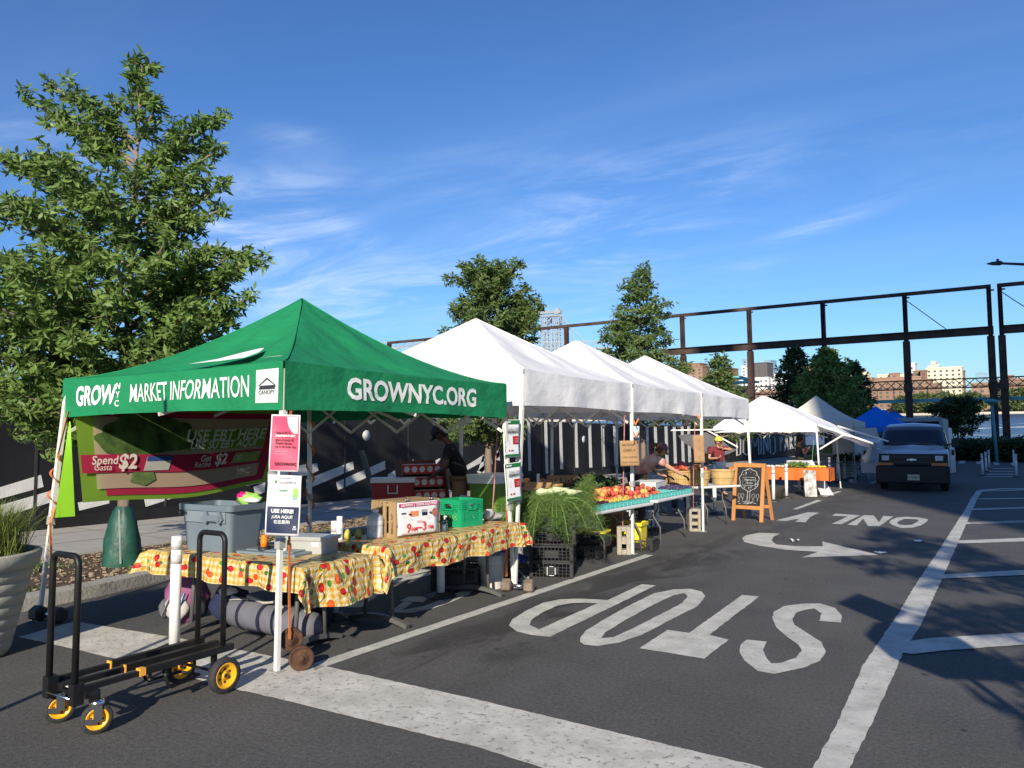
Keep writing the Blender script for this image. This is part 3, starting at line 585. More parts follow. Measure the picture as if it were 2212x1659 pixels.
# teal lookout pavilion beyond the frame
pv=thing('lookout_pavilion','teal steel lookout hut behind the slim conical tree','pavilion',(W(1570,900,92)[0],92,-3.4),0,None,True)
c=MB()
for x in (-2.6,0,2.9): c.box((x,0,4),(.35,.35,8))
for z in (5.9,7.6,3.4): c.box((0,0,z),(6.8,.5,.28))
obj('frame',c,mat('pale_teal_steel',(.17,.45,.43),.5,.1,2),pv); c=MB(); c.box((0,.6,8.2),(7.0,3,.25)); c.tube([(-3.5,-.2,8.2),(-2,-.2,8.75),(2,-.2,8.75),(3.5,-.2,8.2)],.22,8); obj('roof',c,MATS['pale_teal_steel'],pv)
c=MB(); c.box((0,.3,6.8),(6.2,.04,1.4)); obj('glazing',c,mat('dark_glazing',(.05,.07,.075),.15),pv)
# ---- far shore buildings --------------------------------------------
BR=[mat('far_brick_%s'%n_,c_,.9,.14,.03) for n_,c_ in (('a',(.25,.155,.105)),('b',(.30,.19,.135)),('c',(.21,.12,.085)))]
CR=mat('far_cream',(.68,.60,.44),.9,.06,.02); GL=mat('far_glass',(.22,.34,.42),.2,.15,.05); WINM=mat('far_window',(.09,.085,.085),.4,.2,.05); WHB=mat('far_white',(.62,.62,.60),.8,.05,.02)
win_me=MB().box((0,0,0),(1.9,.3,1.7)).mesh('window'); win_me.materials.append(WINM)
def building(label,parts,Yd,wins=True,group=None,name='apartment_building',step=(4.6,3.6)):
    xs_=[p[0] for p in parts]; xr=[p[1] for p in parts]
    a=W(min(xs_),870,Yd)[0]; b=W(max(xr),870,Yd)[0]; t=thing(name,label,'building',((a+b)/2,Yd,WZ+2),0,group,True); ox=(a+b)/2
    cand=[]
    for i,(x0,x1,top,m,dy) in enumerate(parts):
        p0=W(x0,top,Yd+dy); p1=W(x1,top,Yd+dy); hgt=p0[2]-WZ-2; w_=p1[0]-p0[0]; c=MB(); c.box(((p0[0]+p1[0])/2-ox,dy+12,hgt/2),(w_,24,hgt)); c.box(((p0[0]+p1[0])/2-ox,dy+12,hgt+.5),(w_+.8,24.8,1.0)); obj('wing',c,m,t)
        if wins and hgt>8:
            nx=max(1,int(w_/step[0])); nz=int(hgt/step[1])
            for ix in range(nx):
                for iz in range(nz):
                    X=p0[0]-ox+(ix+.5)*w_/nx; Z=hgt-(iz+.7)*step[1]
                    if Z>1: cand.append((X,dy-.05,Z))
    random.Random(5).shuffle(cand)
    for (X,y_,Z) in cand[:100]:
        o=bpy.data.objects.new('window',win_me); COL.objects.link(o); o.parent=t; o.location=(X,y_,Z)
    if len(cand)>100:
        c=MB()
        for (X,y_,Z) in cand[100:]: c.box((X,y_,Z),(1.9,.3,1.7))
        o=obj('remaining_windows',c,WINM,t); o['kind']='stuff'
    return t
B0,B1,B2=BR
building('wide brown brick block straight behind the lattice truss',[(1881,2010,825,B0,0),(1870,1884,818,B1,4),(1960,2030,832,B0,6),(1884,1990,819,B1,14)],720)
building('long cream towers with brown stair cores above the widest brick block',[(1896,1925,811,CR,30),(1922,1942,808,B1,26),(1940,1992,810,CR,32),(1972,1985,803,B0,22),(2000,2078,797,CR,20),(2005,2028,791,CR,30),(2012,2020,783,CR,34),(1988,2002,802,B2,16),(2075,2082,802,B2,30)],760)
building('brick block right of the cream towers and left of the double column',[(2097,2180,830,B1,0),(2150,2200,826,B0,20)],735)
building('brick block at the right edge of the far shore',[(2160,2260,823,B0,0),(2175,2190,813,B2,10),(2190,2250,820,B1,10)],720)
building('brick block behind the dark tree group with a stepped brown tower',[(1745,1830,815,B1,10),(1722,1765,790,B1,30),(1773,1815,790,B0,30),(1771,1782,778,B2,40),(1822,1835,800,B2,20),(1833,1850,806,CR,20),(1849,1862,800,B0,16),(1862,1872,806,CR,20),(1866,1890,835,B1,5)],745)
building('long low brick blocks left of the dark tree',[(1620,1690,850,B0,0),(1640,1680,845,B1,10)],715)
building('white gridded tower block with a dark top beside the rusty column',[(1618,1660,818,WHB,10),(1625,1657,786,mat('dark_grey_cladding',(.10,.09,.09),.8),12),(1650,1665,780,GL,30)],800,step=(4,4.5))
building('slender stacked glass tower behind the rusty column',[(1603,1614,778,GL,0),(1601,1612,792,WHB,-4)],900,name='tower_block')
building('low white apartment block with dark windows left of the dark tree',[(1665,1700,818,WHB,0),(1672,1690,808,WHB,6)],790)
building('narrow white tower with square openings left of the second steel column',[(1962,1976,786,WHB,0)],800,name='tower_block',step=(5,6))
building('pale glass slab tower seen through the steel frame',[(2107,2130,808,GL,0),(2111,2124,806,GL,6)],1100,wins=False,name='tower_block')
building('small brown brick blocks behind the white canopies',[(1480,1517,795,B1,0),(1486,1512,787,B0,10),(1550,1580,798,B0,20),(1500,1560,825,B2,0)],760)
# low boat sheds and moored boats on the far shore
for i,(x0,x1,y_,lb) in enumerate([(1868,1898,880,'white ferry with slanted dark stripe moored on the far shore'),(1898,1920,884,'small white boat moored right of the ferry'),(1845,1868,886,'low white boat moored left of the ferry')]):
    a=W(x0,y_,680); b=W(x1,y_,680); L=b[0]-a[0]; t=thing('moored_boat',lb,'boat',((a[0]+b[0])/2,680,WZ),0,'boats on the far shore',True)
    c=MB(); c.prism([(-L/2,0),(L/2-2,0),(L/2,3),(-L/2,3)],-2.5,2.5,Matrix(((1,0,0,0),(0,0,1,0),(0,1,0,0),(0,0,0,1)))); obj('hull',c,WHB,t)
    c=MB(); c.box((-L*.1,0,4.0),(L*.55,4,2.2)); obj('cabin',c,WINM,t)
    c=MB(); c.box((-L*.1,0,5.3),(L*.6,4.4,.4)); obj('roof',c,WHB,t)
# suspension bridge
STEELG=mat('bridge_grey',(.30,.33,.35),.6,.1,.05)
br=thing('suspension_bridge','grey lattice suspension bridge tower with cables behind the white canopies','bridge',(0,900,WZ),0,None,True)
def bp(x,y,Yd=900): q=W(x,y,Yd); return Vector((q[0],Yd-900,q[2]-WZ))
for (xa,xb,dz) in ((1166,1183,0),(1192,1209,0)):
    c=MB(); tl=bp(xa+3,680); tr_=bp(xb-3,680); bl=bp(xa-3,790); brr=bp(xb+3,790); n=9
    for s_ in (0,14):
        o_=Vector((0,s_,0)); c.bar(tl+o_,bl+o_,1.5); c.bar(tr_+o_,brr+o_,1.5)
        for k_ in range(n):
            a,b=k_/n,(k_+1)/n; c.bar(tl.lerp(bl,a)+o_,tr_.lerp(brr,b)+o_,.9); c.bar(tr_.lerp(brr,a)+o_,tl.lerp(bl,b)+o_,.9); c.bar(tl.lerp(bl,b)+o_,tr_.lerp(brr,b)+o_,.9)
    obj('tower_leg',c,STEELG,br)
c=MB(); a=bp(1160,676); b=bp(1212,673); c.bar(a,b,5,4); c.bar(a+Vector((0,0,-5)),b+Vector((0,0,-5)),4,2.); 
for x_ in (1166,1200): c.bar(bp(x_,674),bp(x_+9,674),7,6); c.bar(bp(x_+1,669),bp(x_+8,669),3,4)
obj('tower_top',c,STEELG,br)
for (x0,y0,x1,y1,sag) in ((1208,676,1290,762,6),(1204,678,1265,765,4),(1164,676,1128,742,3),(1196,678,1150,745,3),(1166,677,470,722,70),(1166,679,465,726,72)):
    c=MB(); a=bp(x0,y0); b=bp(x1,y1); c.tube([a.lerp(b,k_/16)-Vector((0,0,sag*math.sin(PI*k_/16)*.6)) for k_ in range(17)],.75,5); obj('cable',c,STEELG,br)
c=MB(); a=bp(-60,728); b=bp(1300,800); n=150; hh=Vector((0,0,9))
a=bp(-200,752); b=bp(1320,752)
for s_ in (0,): 
    c.bar(a,b,1.6,1.8); c.bar(a+hh,b+hh,1.2,1.4)
    for k_ in range(n): c.bar(a.lerp(b,k_/n),a.lerp(b,(k_+.5)/n)+hh,.8); c.bar(a.lerp(b,(k_+.5)/n)+hh,a.lerp(b,(k_+1)/n),.8)
obj('deck_truss',c,STEELG,br)
# building across the street, behind the camera: casts the long shade over the street end
ob=thing('tall_building','tall brick building across the street whose shade covers the street end','building',(19.3,-26.5,0),0)
NBR=mat('near_brick',(.28,.15,.11),.9,.1,1)
for x0,x1,h_ in ((0,3.3,84),(3.3,6.5,41),(6.5,42,84)):
    c=MB(); c.box(((x0+x1)/2,0,h_/2),(x1-x0,3,h_)); obj('wing',c,NBR,ob)
for ix in range(8):
    for iz in range(10): o=obj('window',MB().box((8.5+ix*4.2,1.53,3+iz*7.6),(1.6,.12,2.1)),mat('near_window',(.06,.07,.08),.2),ob)
# street sign whose shadow falls on the buffer strip
sp=thing('sign_pole','steel post with a stop sign and a square plate beside the crossing','sign post',(1.48,2.2,0))
c=MB(); c.tube([(0,0,0),(0,0,3.15)],.03,8); obj('post',c,mat('galvanised',(.45,.46,.47),.4,.1,8,metal=.8),sp)
mxs=frame((0,-.04,2.35),(.914,.405,0),(0,0,1)); c=MB(); c.prism([(.40*math.cos(PI/8+i*PI/4),.40*math.sin(PI/8+i*PI/4)) for i in range(8)],-.002,.002,mxs); obj('sign_face',c,mat('sign_back',(.20,.205,.21),.5),sp)
mxs=frame((0,-.04,2.98),(.70,.405,.5),(0,.3,1)); c=MB(); c.box((0,0,0),(.42,.42,.004),mx=mxs.to_3x3()); 
for i_ in range(len(c.v)): c.v[i_]=tuple(Vector(c.v[i_])+Vector((0,-.04,3.0)))
obj('plate',c,MATS['sign_back'],sp)
# lamp pole just left of the frame (its thin shadow crosses the road under the cart)
lp=thing('signal_pole','slim grey pole beside the planter at the near kerb','pole',(-4.55,.55,0))
c=MB(); c.tube([(0,0,0),(0,0,3.6)],.028,8); obj('post',c,MATS['galvanised'],lp)
# street lamp arm at the upper right
sl=thing('street_lamp','dark cobra-head street lamp reaching in from the right edge','street lamp',(6.0,22.3,0))
def sxy(x,y,Y): d=RR@_ray(x,y); t=Y/d[1]; return Vector((t*d[0]-6.0,t*d[1]-22.3,H+t*d[2]))
c=MB(); a=sxy(2165,569,22); b=sxy(2212,571,22.1); c.tube([a,b,b+Vector((1.2,.1,-.25)),Vector((.6,0,b.z-.9)),Vector((0,0,b.z-2.2)),Vector((0,0,0))],[.03,.035,.045,.06,.075,.10],8); obj('pole',c,mat('dark_metal',(.03,.035,.045),.5),sl)
c=MB(); a=sxy(2131,570,22); b=sxy(2166,568,22); c.tube([a,a.lerp(b,.35),a.lerp(b,.85),b],[.012,.045,.06,.035],8); c.box(a.lerp(b,.7)+Vector((0,0,.07)),(.06,.06,.07)); obj('lamp_head',c,MATS['dark_metal'],sl)
# teal park lamp at the street end
tl_=thing('park_lamp','slim pale teal lamp post in front of the double steel column','lamp post',(W(2147,960,55)[0],55,-2.0),0,None,True)
c=MB(); q=W(2141,872,55); c.tube([(.12,0,0),(0,0,q[2]+2.0)],[.09,.07],8); obj('post',c,TEAL,tl_); c=MB(); z=q[2]+2.0; c.lathe([(.12,z-.1),(.2,z),(.42,z+.12),(.40,z+.18),(.05,z+.3)],n=14); obj('lamp_head',c,TEAL,tl_)
# ================================================================ TENTS
def canvas_mat(name,c,transl=.12,bump=.5,dirt=None):
    return mat(name,c,.75,.05,1.2,bump,2.0,spec=.25,transl=transl,c2=dirt,bdist=.10,stretch=(1,1,1.6))
GREEN=canvas_mat('green_canvas',(.012,.215,.085),.05,.6); WHITE=canvas_mat('white_canvas',(.86,.86,.87),.22,.35); GREY=canvas_mat('grey_canvas',(.72,.66,.56),.1,.5); BLUE=canvas_mat('blue_canvas',(.01,.20,.75),.1,.5)
LEGW=mat('white_pole',(.72,.70,.64),.45,.07,5,.1); LEGD=mat('grey_pole',(.35,.35,.34),.5,.1,5); JOINT=mat('grey_joint',(.33,.33,.31),.6,.1,9)
INKW=mat('white_ink',(.80,.80,.78),.6,.03,8); STRAP=mat('orange_strap',(.55,.16,.04),.6,.15,8)
def wr(x,y,seed,amp,sc=1.3): return amp*mnoise.noise(Vector((x*sc,y*sc,seed)))+amp*.45*mnoise.noise(Vector((x*sc*3.1,y*sc*2.2,seed+5)))
class Tent:
    """corners[4] in street coordinates (ccw from near-left), feet[4]"""
    def __init__(s,name,label,corn,feet,z0,val,peak,m,group=None,exp=1.25,legm=None,roof_lab=None,seed=1,sag=.05,nlegs=(0,1,2,3),wamp=.02,tip=0):
        s.cx=sum(c[0] for c in corn)/4; s.cy=sum(c[1] for c in corn)/4; s.seed=seed
        t=s.t=thing(name,label,'canopy',(s.cx,s.cy,0),0,group); C_=[Vector((c[0]-s.cx,c[1]-s.cy,0)) for c in corn]; s.C=C_
        s.z0=z0; s.val=val; pk=Vector((peak[0]-s.cx,peak[1]-s.cy,peak[2])) if len(peak)>2 else Vector((0,0,peak[0]))
        mb=MB(); nu,nv=26,16
        for i in range(4):
            a,b=C_[i],C_[(i+1)%4]
            def fn(u,v,a=a,b=b,i=i):
                e=a.lerp(b,u); q=e.lerp(Vector((pk.x,pk.y,0)),v); 
                h=z0+(pk.z-z0)*(v**exp+ (tip*max(0,(v-.85)/.15)**2 if tip else 0)) - sag*math.sin(PI*u)*(1-v)**1.0*math.sin(PI*min(1,v*1.6+.0))*1.4 - .02*math.sin(PI*u)*(1-v)
                am=wamp*math.sin(PI*u)**.5*math.sin(PI*min(v+.05,1)); 
                return (q.x,q.y,h+wr(q.x*1.0+i*3,q.y,seed,am,1.6)+am*.7*math.sin((u-.5)*(34)*(1.02-v)+mnoise.noise(Vector((u*3,v*3,seed)))*3)*v)
            mb.grid(fn,nu,nv)
        s.roof=obj('roof_canvas',mb,m,t)
        for i in range(4):                       # sewn hip seams
            a=C_[i]; mb=MB(); mb.tube([(a.x+(pk.x-a.x)*v,a.y+(pk.y-a.y)*v,z0+(pk.z-z0)*v**exp+.004) for v in [k_/14 for k_ in range(15)]],.007,5); obj('seam',mb,m,t)
        for i in range(4):
            mb=MB(); a,b=C_[i],C_[(i+1)%4]
            mb.grid(lambda u,v:s.vpt(i,u,v),60,6); o=obj('valance',mb,m,t); 
        lm=legm or LEGW
        for i in nlegs:
            f=Vector((feet[i][0]-s.cx,feet[i][1]-s.cy,feet[i][2] if len(feet[i])>2 else 0)); top=C_[i]*.985; top=Vector((top.x,top.y,z0-.06)); mid=f.lerp(top,.42)
            mb=MB(); mb.bar(mid-(top-f)*.02,top,.042,.042,(1,0,0)); leg=obj('leg',mb,lm,t)
            mb=MB(); mb.bar(f,mid,.033,.033,(1,0,0)); obj('lower_tube',mb,lm,leg); mb=MB(); mb.bar(mid-(top-f)*.022,mid+(top-f)*.012,.056,.056,(1,0,0)); obj('joint',mb,JOINT,leg)
            mb=MB(); mb.box((f.x,f.y,f.z+.004),(.11,.09,.008)); obj('foot_plate',mb,JOINT,leg)
        zt=z0-.07
        for i in range(4):                       # scissor trusses under the eaves
            a=Vector((C_[i].x*.98,C_[i].y*.98,0)); b=Vector((C_[(i+1)%4].x*.98,C_[(i+1)%4].y*.98,0)); mb=MB()
            for k_ in range(4):
                p=a.lerp(b,k_/4); q=a.lerp(b,(k_+1)/4); h=val*(1.2 if i in (2,3) else .74)
                mb.bar((p.x,p.y,zt-(0 if k_%2==0 else h)),(q.x,q.y,zt-(h if k_%2==0 else 0)),.012,.03); mb.bar((p.x,p.y,zt-(h if k_%2==0 else 0)),(q.x,q.y,zt-(0 if k_%2==0 else h)),.012,.03)
            obj('truss',mb,lm,t)
        mb=MB()
        for i in range(4):
            m_=C_[i].lerp(C_[(i+1)%4],.5); mb.bar((m_.x,m_.y,zt-.05),(m_.x*.5,m_.y*.5,zt+.0),.014,.03); mb.bar((m_.x*.5,m_.y*.5,zt+.0),(0,0,zt-.05),.014,.03); mb.bar((m_.x,m_.y,zt-.3),(m_.x*.5,m_.y*.5,zt-.1),.014,.03)
        mb.tube([(0,0,zt-.12),(pk.x,pk.y,pk.z-.06)],.018,8); mb.box((0,0,zt-.08),(.12,.12,.06)); obj('centre_strut',mb,lm,t)
    def vpt(s,i,u,v):
        a,b=s.C[i],s.C[(i+1)%4]; e=a.lerp(b,u); n=Vector((b.y-a.y,-(b.x-a.x),0)).normalized(); L=(b-a).length
        d=.010+(.018*math.sin(u*L*5+s.seed*2+i)+.030*mnoise.noise(Vector((u*L*2.2,v*.8,s.seed+i)))+.012*mnoise.noise(Vector((u*L*3,v*7+u*L,s.seed+i*3))))*math.sin(PI*min(1,max(0,u)))**.35*(.25+.75*v)
        p=e+n*d; return (p.x,p.y,s.z0+.0-.02*math.sin(PI*u)*(1-v)-v*s.val*(1-.05*math.sin(PI*u)))
    def vfn(s,i,x0):                             # text mapper on valance i : x along from corner a, y up from its middle
        a,b=s.C[i],s.C[(i+1)%4]; L=(b-a).length; n=Vector((b.y-a.y,-(b.x-a.x),0)).normalized()
        return lambda x,y:(s.vpt(i,(x0+x)/L,.5-y/s.val),n)
gz=2.26
gt=Tent('green_canopy','green market information canopy in the foreground with white lettering',[(-7.66,3.84),(-4.50,3.83),(-4.60,6.98),(-7.72,7.0)],[(-7.66,3.69),(-4.50,3.81),(-4.70,7.28),(-7.72,7.05)],gz,.37,(-6.12,5.43,3.13),GREEN,exp=1.55,seed=2,sag=.02,tip=.0,wamp=.06)
TG=gt.t
drape_text(TG,'GROWNYC.ORG',.265,INKW,gt.vfn(1,1.60),bold=.03,sx=.94,off=.006)
drape_text(TG,'GROW',.26,INKW,gt.vfn(0,.60),bold=.034,sx=.86,off=.006)
for k_,ch in enumerate('NYC'): drape_text(TG,ch,.085,INKW,(lambda f,k_:(lambda x,y:f(x,y+.085-.085*k_)))(gt.vfn(0,.985),k_),bold=.02,off=.006)
drape_text(TG,'MARKET INFORMATION',.25,INKW,gt.vfn(0,1.97),bold=.006,sx=.60,off=.006)
lb=MB(); f=gt.vfn(0,2.99)
lb.grid(lambda u,v:tuple(Vector(f(-.13+.26*u,-.13+.26*v)[0])+Vector((0,-.006,0))),6,6); pt=obj('maker_patch',lb,mat('patch_grey',(.55,.60,.57),.5),TG)
drape_text(TG,'CANOPY',.045,mat('ink_dark',(.03,.03,.04),.6),(lambda f:(lambda x,y:f(x,y-.05)))(f),bold=.01,off=.009)
mb=MB(); 
for q in ([(-.1,.0),(0,.06),(.1,.0),(.085,0),(0,.045),(-.085,0)],[(-.09,-.03),(.09,-.03),(.1,0),(-.08,0)]):
    pts_=[Vector(f(x,y+.005)[0])+Vector((0,-.009,0)) for x,y in q]; mb.add(pts_,[tuple(range(len(pts_)))])
obj('patch_logo',mb,MATS['ink_dark'],TG)
# white leaf-shaped print on the near roof face
def roofpt(u,v):
    a,b=gt.C[0],gt.C[1]; pk=Vector((-6.12-gt.cx,5.43-gt.cy,3.13)); e=a.lerp(b,u); q=e.lerp(Vector((pk.x,pk.y,0)),v); return Vector((q.x,q.y,gz+(pk.z-gz)*v**1.55+.04))
for q in ([(.56,.10),(.64,.20),(.72,.30),(.80,.345),(.83,.345),(.83,.27),(.80,.16),(.70,.115)],[(.905,.035),(.96,.10),(.985,.10),(.985,.03)]):
    mb=MB(); mb.add([roofpt(*p) for p in q],[tuple(range(len(q)))]); obj('roof_print',mb,INKW,TG)
w_lab=['first white canopy of the row, next to the green one','middle white canopy of the row of three','last white canopy of the row of three, farthest from the green one']
yw=[7.33,10.34,13.38,16.42]; TW=[]
for i in range(3):
    y0,y1=yw[i]+.02,yw[i+1]-.02
    z_=2.46
    TW.append(Tent('white_canopy',w_lab[i],[(-7.7,y0),(-4.60,y0),(-4.62,y1),(-7.7,y1)],[(-7.72,y0),(-4.60 if i else -4.68,yw[i]-.06),(-4.58,yw[i+1]-.04),(-7.72,y1)],z_,.42,(-6.3,(y0+y1)/2-.05,3.37),WHITE,'white canopies in a row beside the green one',exp=1.12,seed=10+i*7,sag=.02,nlegs=(1,3) if i<2 else (1,2,3),wamp=.05))
dt=Tent('white_canopy','low white slant canopy with side flaps behind the chalkboard',[(-7.72,23.5),(-4.65,23.5),(-4.65,26.5),(-7.72,26.5)],[(-7.9,23.4),(-4.6,23.46),(-4.6,26.6),(-7.9,26.6)],2.0,.20,(-6.55,24.9,2.98),WHITE,None,exp=.95,seed=41,nlegs=(1,2),wamp=.03)
def flap(name,a,b,c,d,sagz,m,parent,holes=True):
    mb=MB(); a,b,c,d=map(Vector,(a,b,c,d))
    def fn(u,v):
        p=a.lerp(b,u).lerp(d.lerp(c,u),v); p=p+Vector((0,0,-sagz*math.sin(PI*u)*(.3+.7*v)-.12*math.sin(PI*v)*(.5+.5*u)+.05*mnoise.noise(Vector((u*4,v*4,sagz*9))))); return tuple(p)
    mb.grid(fn,16,14); return obj(name,mb,m,parent)
o_=Vector((dt.cx,dt.cy,0))
def L_(x,y,z): return tuple(Vector((x,y,z))-o_)
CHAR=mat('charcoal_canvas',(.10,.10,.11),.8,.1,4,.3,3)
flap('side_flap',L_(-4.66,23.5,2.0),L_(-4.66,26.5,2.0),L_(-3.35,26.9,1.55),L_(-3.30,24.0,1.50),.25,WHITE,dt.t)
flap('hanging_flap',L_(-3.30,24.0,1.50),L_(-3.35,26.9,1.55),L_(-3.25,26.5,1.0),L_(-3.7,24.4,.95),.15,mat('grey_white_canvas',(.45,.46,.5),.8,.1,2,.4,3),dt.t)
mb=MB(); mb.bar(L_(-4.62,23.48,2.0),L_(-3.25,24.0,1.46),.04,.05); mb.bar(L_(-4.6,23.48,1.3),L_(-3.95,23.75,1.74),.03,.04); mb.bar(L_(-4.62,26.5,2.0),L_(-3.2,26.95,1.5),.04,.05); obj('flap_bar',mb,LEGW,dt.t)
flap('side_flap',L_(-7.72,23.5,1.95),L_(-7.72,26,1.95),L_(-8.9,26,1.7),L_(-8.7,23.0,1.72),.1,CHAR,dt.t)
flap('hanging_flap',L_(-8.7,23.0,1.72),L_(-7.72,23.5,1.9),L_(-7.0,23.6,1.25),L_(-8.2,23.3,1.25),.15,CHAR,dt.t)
mb=MB(); mb.bar(L_(-8.9,22.9,1.88),L_(-7.3,23.48,1.9),.03,.04); mb.bar(L_(-7.9,23.3,1.9),L_(-7.0,23.6,1.35),.03,.04); obj('flap_bar',mb,LEGW,dt.t)
et=Tent('grey_canopy','light grey canopy with a tall concave roof behind the low white one',[(-7.7,29.9),(-4.7,29.9),(-4.7,32.8),(-7.7,32.8)],[(-7.7,29.9),(-4.66,29.9),(-4.66,32.8),(-7.7,32.8)],2.22,.42,(3.25,),GREY,exp=1.45,seed=51,nlegs=(1,2),wamp=.03,legm=LEGD)
drape_text(et.t,'.com',.22,INKW,et.vfn(0,1.9),bold=.01,off=.01)
mb=MB()
for k_ in range(4): mb.tube([(1.55,-1.45+.0*k_,2.0-.09*k_),(1.85,-1.3,2.02-.09*k_)],.05,8)
obj('rolled_wall',mb,GREY,et.t)
for k_,(px_,Y_,pz,lb) in enumerate([(1892,41,3.12,'bright blue canopy nearest behind the van, half in shade'),(1908,45.5,3.1,'blue canopy peeking out behind the first blue one'),(1932,47,3.05,'farthest blue canopy, its slope running behind the van roof')]):
    x_=xat(px_,Y_,3.1); 
    Tent('blue_canopy',lb,[(x_-1.55,Y_-1.55),(x_+1.55,Y_-1.55),(x_+1.55,Y_+1.55),(x_-1.55,Y_+1.55)],[(x_-1.55,Y_-1.55),(x_+1.55,Y_-1.55),(x_+1.55,Y_+1.55),(x_-1.55,Y_+1.55)],2.15,.3,(pz,),BLUE,'blue canopies beyond the grey one',exp=1.35,seed=60+k_*3,nlegs=(0,1),wamp=.03)
# ================================================================ OBJECTS
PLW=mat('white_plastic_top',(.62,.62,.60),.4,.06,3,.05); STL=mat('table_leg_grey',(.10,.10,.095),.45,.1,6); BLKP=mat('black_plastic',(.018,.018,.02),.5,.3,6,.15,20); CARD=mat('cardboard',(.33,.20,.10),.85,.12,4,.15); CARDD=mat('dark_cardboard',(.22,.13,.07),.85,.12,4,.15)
WOOD=mat('crate_wood',(.33,.22,.11),.75,.25,3,.4,14,stretch=(1,1,.25)); WHBOX=mat('white_box',(.68,.68,.66),.6,.06,3); INKD=MATS['ink_dark']; RUSTB=mat('rust_brown',(.07,.032,.018),.8,.5,9,.6,30); CHROME=mat('chrome',(.7,.7,.7),.22,.1,6,metal=1.)
PAPER=mat('laminated_paper',(.78,.78,.78),.35,.03,3); NAVY=mat('navy_print',(.008,.018,.06),.4,.05,3); PINK=mat('pink_print',(.62,.06,.13),.4,.04,2); REDP=mat('red_print',(.42,.02,.02),.4,.05,3); GRNP=mat('green_print',(.015,.15,.05),.4,.05,3); MAG=mat('magenta_print',(.55,.01,.16),.4,.04,3); LIME=mat('lime_print',(.30,.55,.12),.4,.2,6); ORN=mat('orange_print',(.75,.25,.10),.4,.1,6); LBLUE=mat('light_blue_print',(.25,.42,.65),.4,.1,4); GREYP=mat('grey_print',(.35,.35,.36),.5,.1,4)
def vm(v): return Vector(v)
# ---- folding tables -------------------------------------------------
def folding_table(label,loc,L,Wd,rz,top,legs='T',h=.73,group=None):
    t=thing('folding_table',label,'table',loc,rz,group)
    mb=MB(); mb.box((0,0,h-.02),(L,Wd,.045)); o=bevel(obj('tabletop',mb,top,t),.018,3)
    for s in (-1,1):
        x=s*(L/2-.30)
        if legs=='T':
            for y in (-.13,.13):
                mb=MB(); mb.tube([(x,y*1.25,.06),(x,y,h-.05)],.018,8); obj('leg',mb,STL,t)
            mb=MB(); n=10; W2=Wd*.46
            for k_ in range(n):
                a=-W2+2*W2*k_/n; b=-W2+2*W2*(k_+1)/n; za=.075-.055*(a/W2)**2; zb_=.075-.055*(b/W2)**2; mb.bar((x,a,za),(x,b,zb_),.05,.04)
            obj('foot_bar',mb,STL,t)
        else:
            for y in (-Wd*.40,Wd*.40):
                mb=MB(); mb.tube([(x,y*.55,h-.05),(x,y*.62,h*.62),(x-s*.02,y*.95,h*.40),(x-s*.0,y,.0)],.014,8); obj('leg',mb,STL,t)
            mb=MB(); mb.tube([(x,-Wd*.24,h*.55),(x,Wd*.24,h*.55)],.010,6); mb.bar((x,0,h*.5),(x-s*L*.28,0,h-.05),.008,.02); obj('brace',mb,STL,t)
    return t
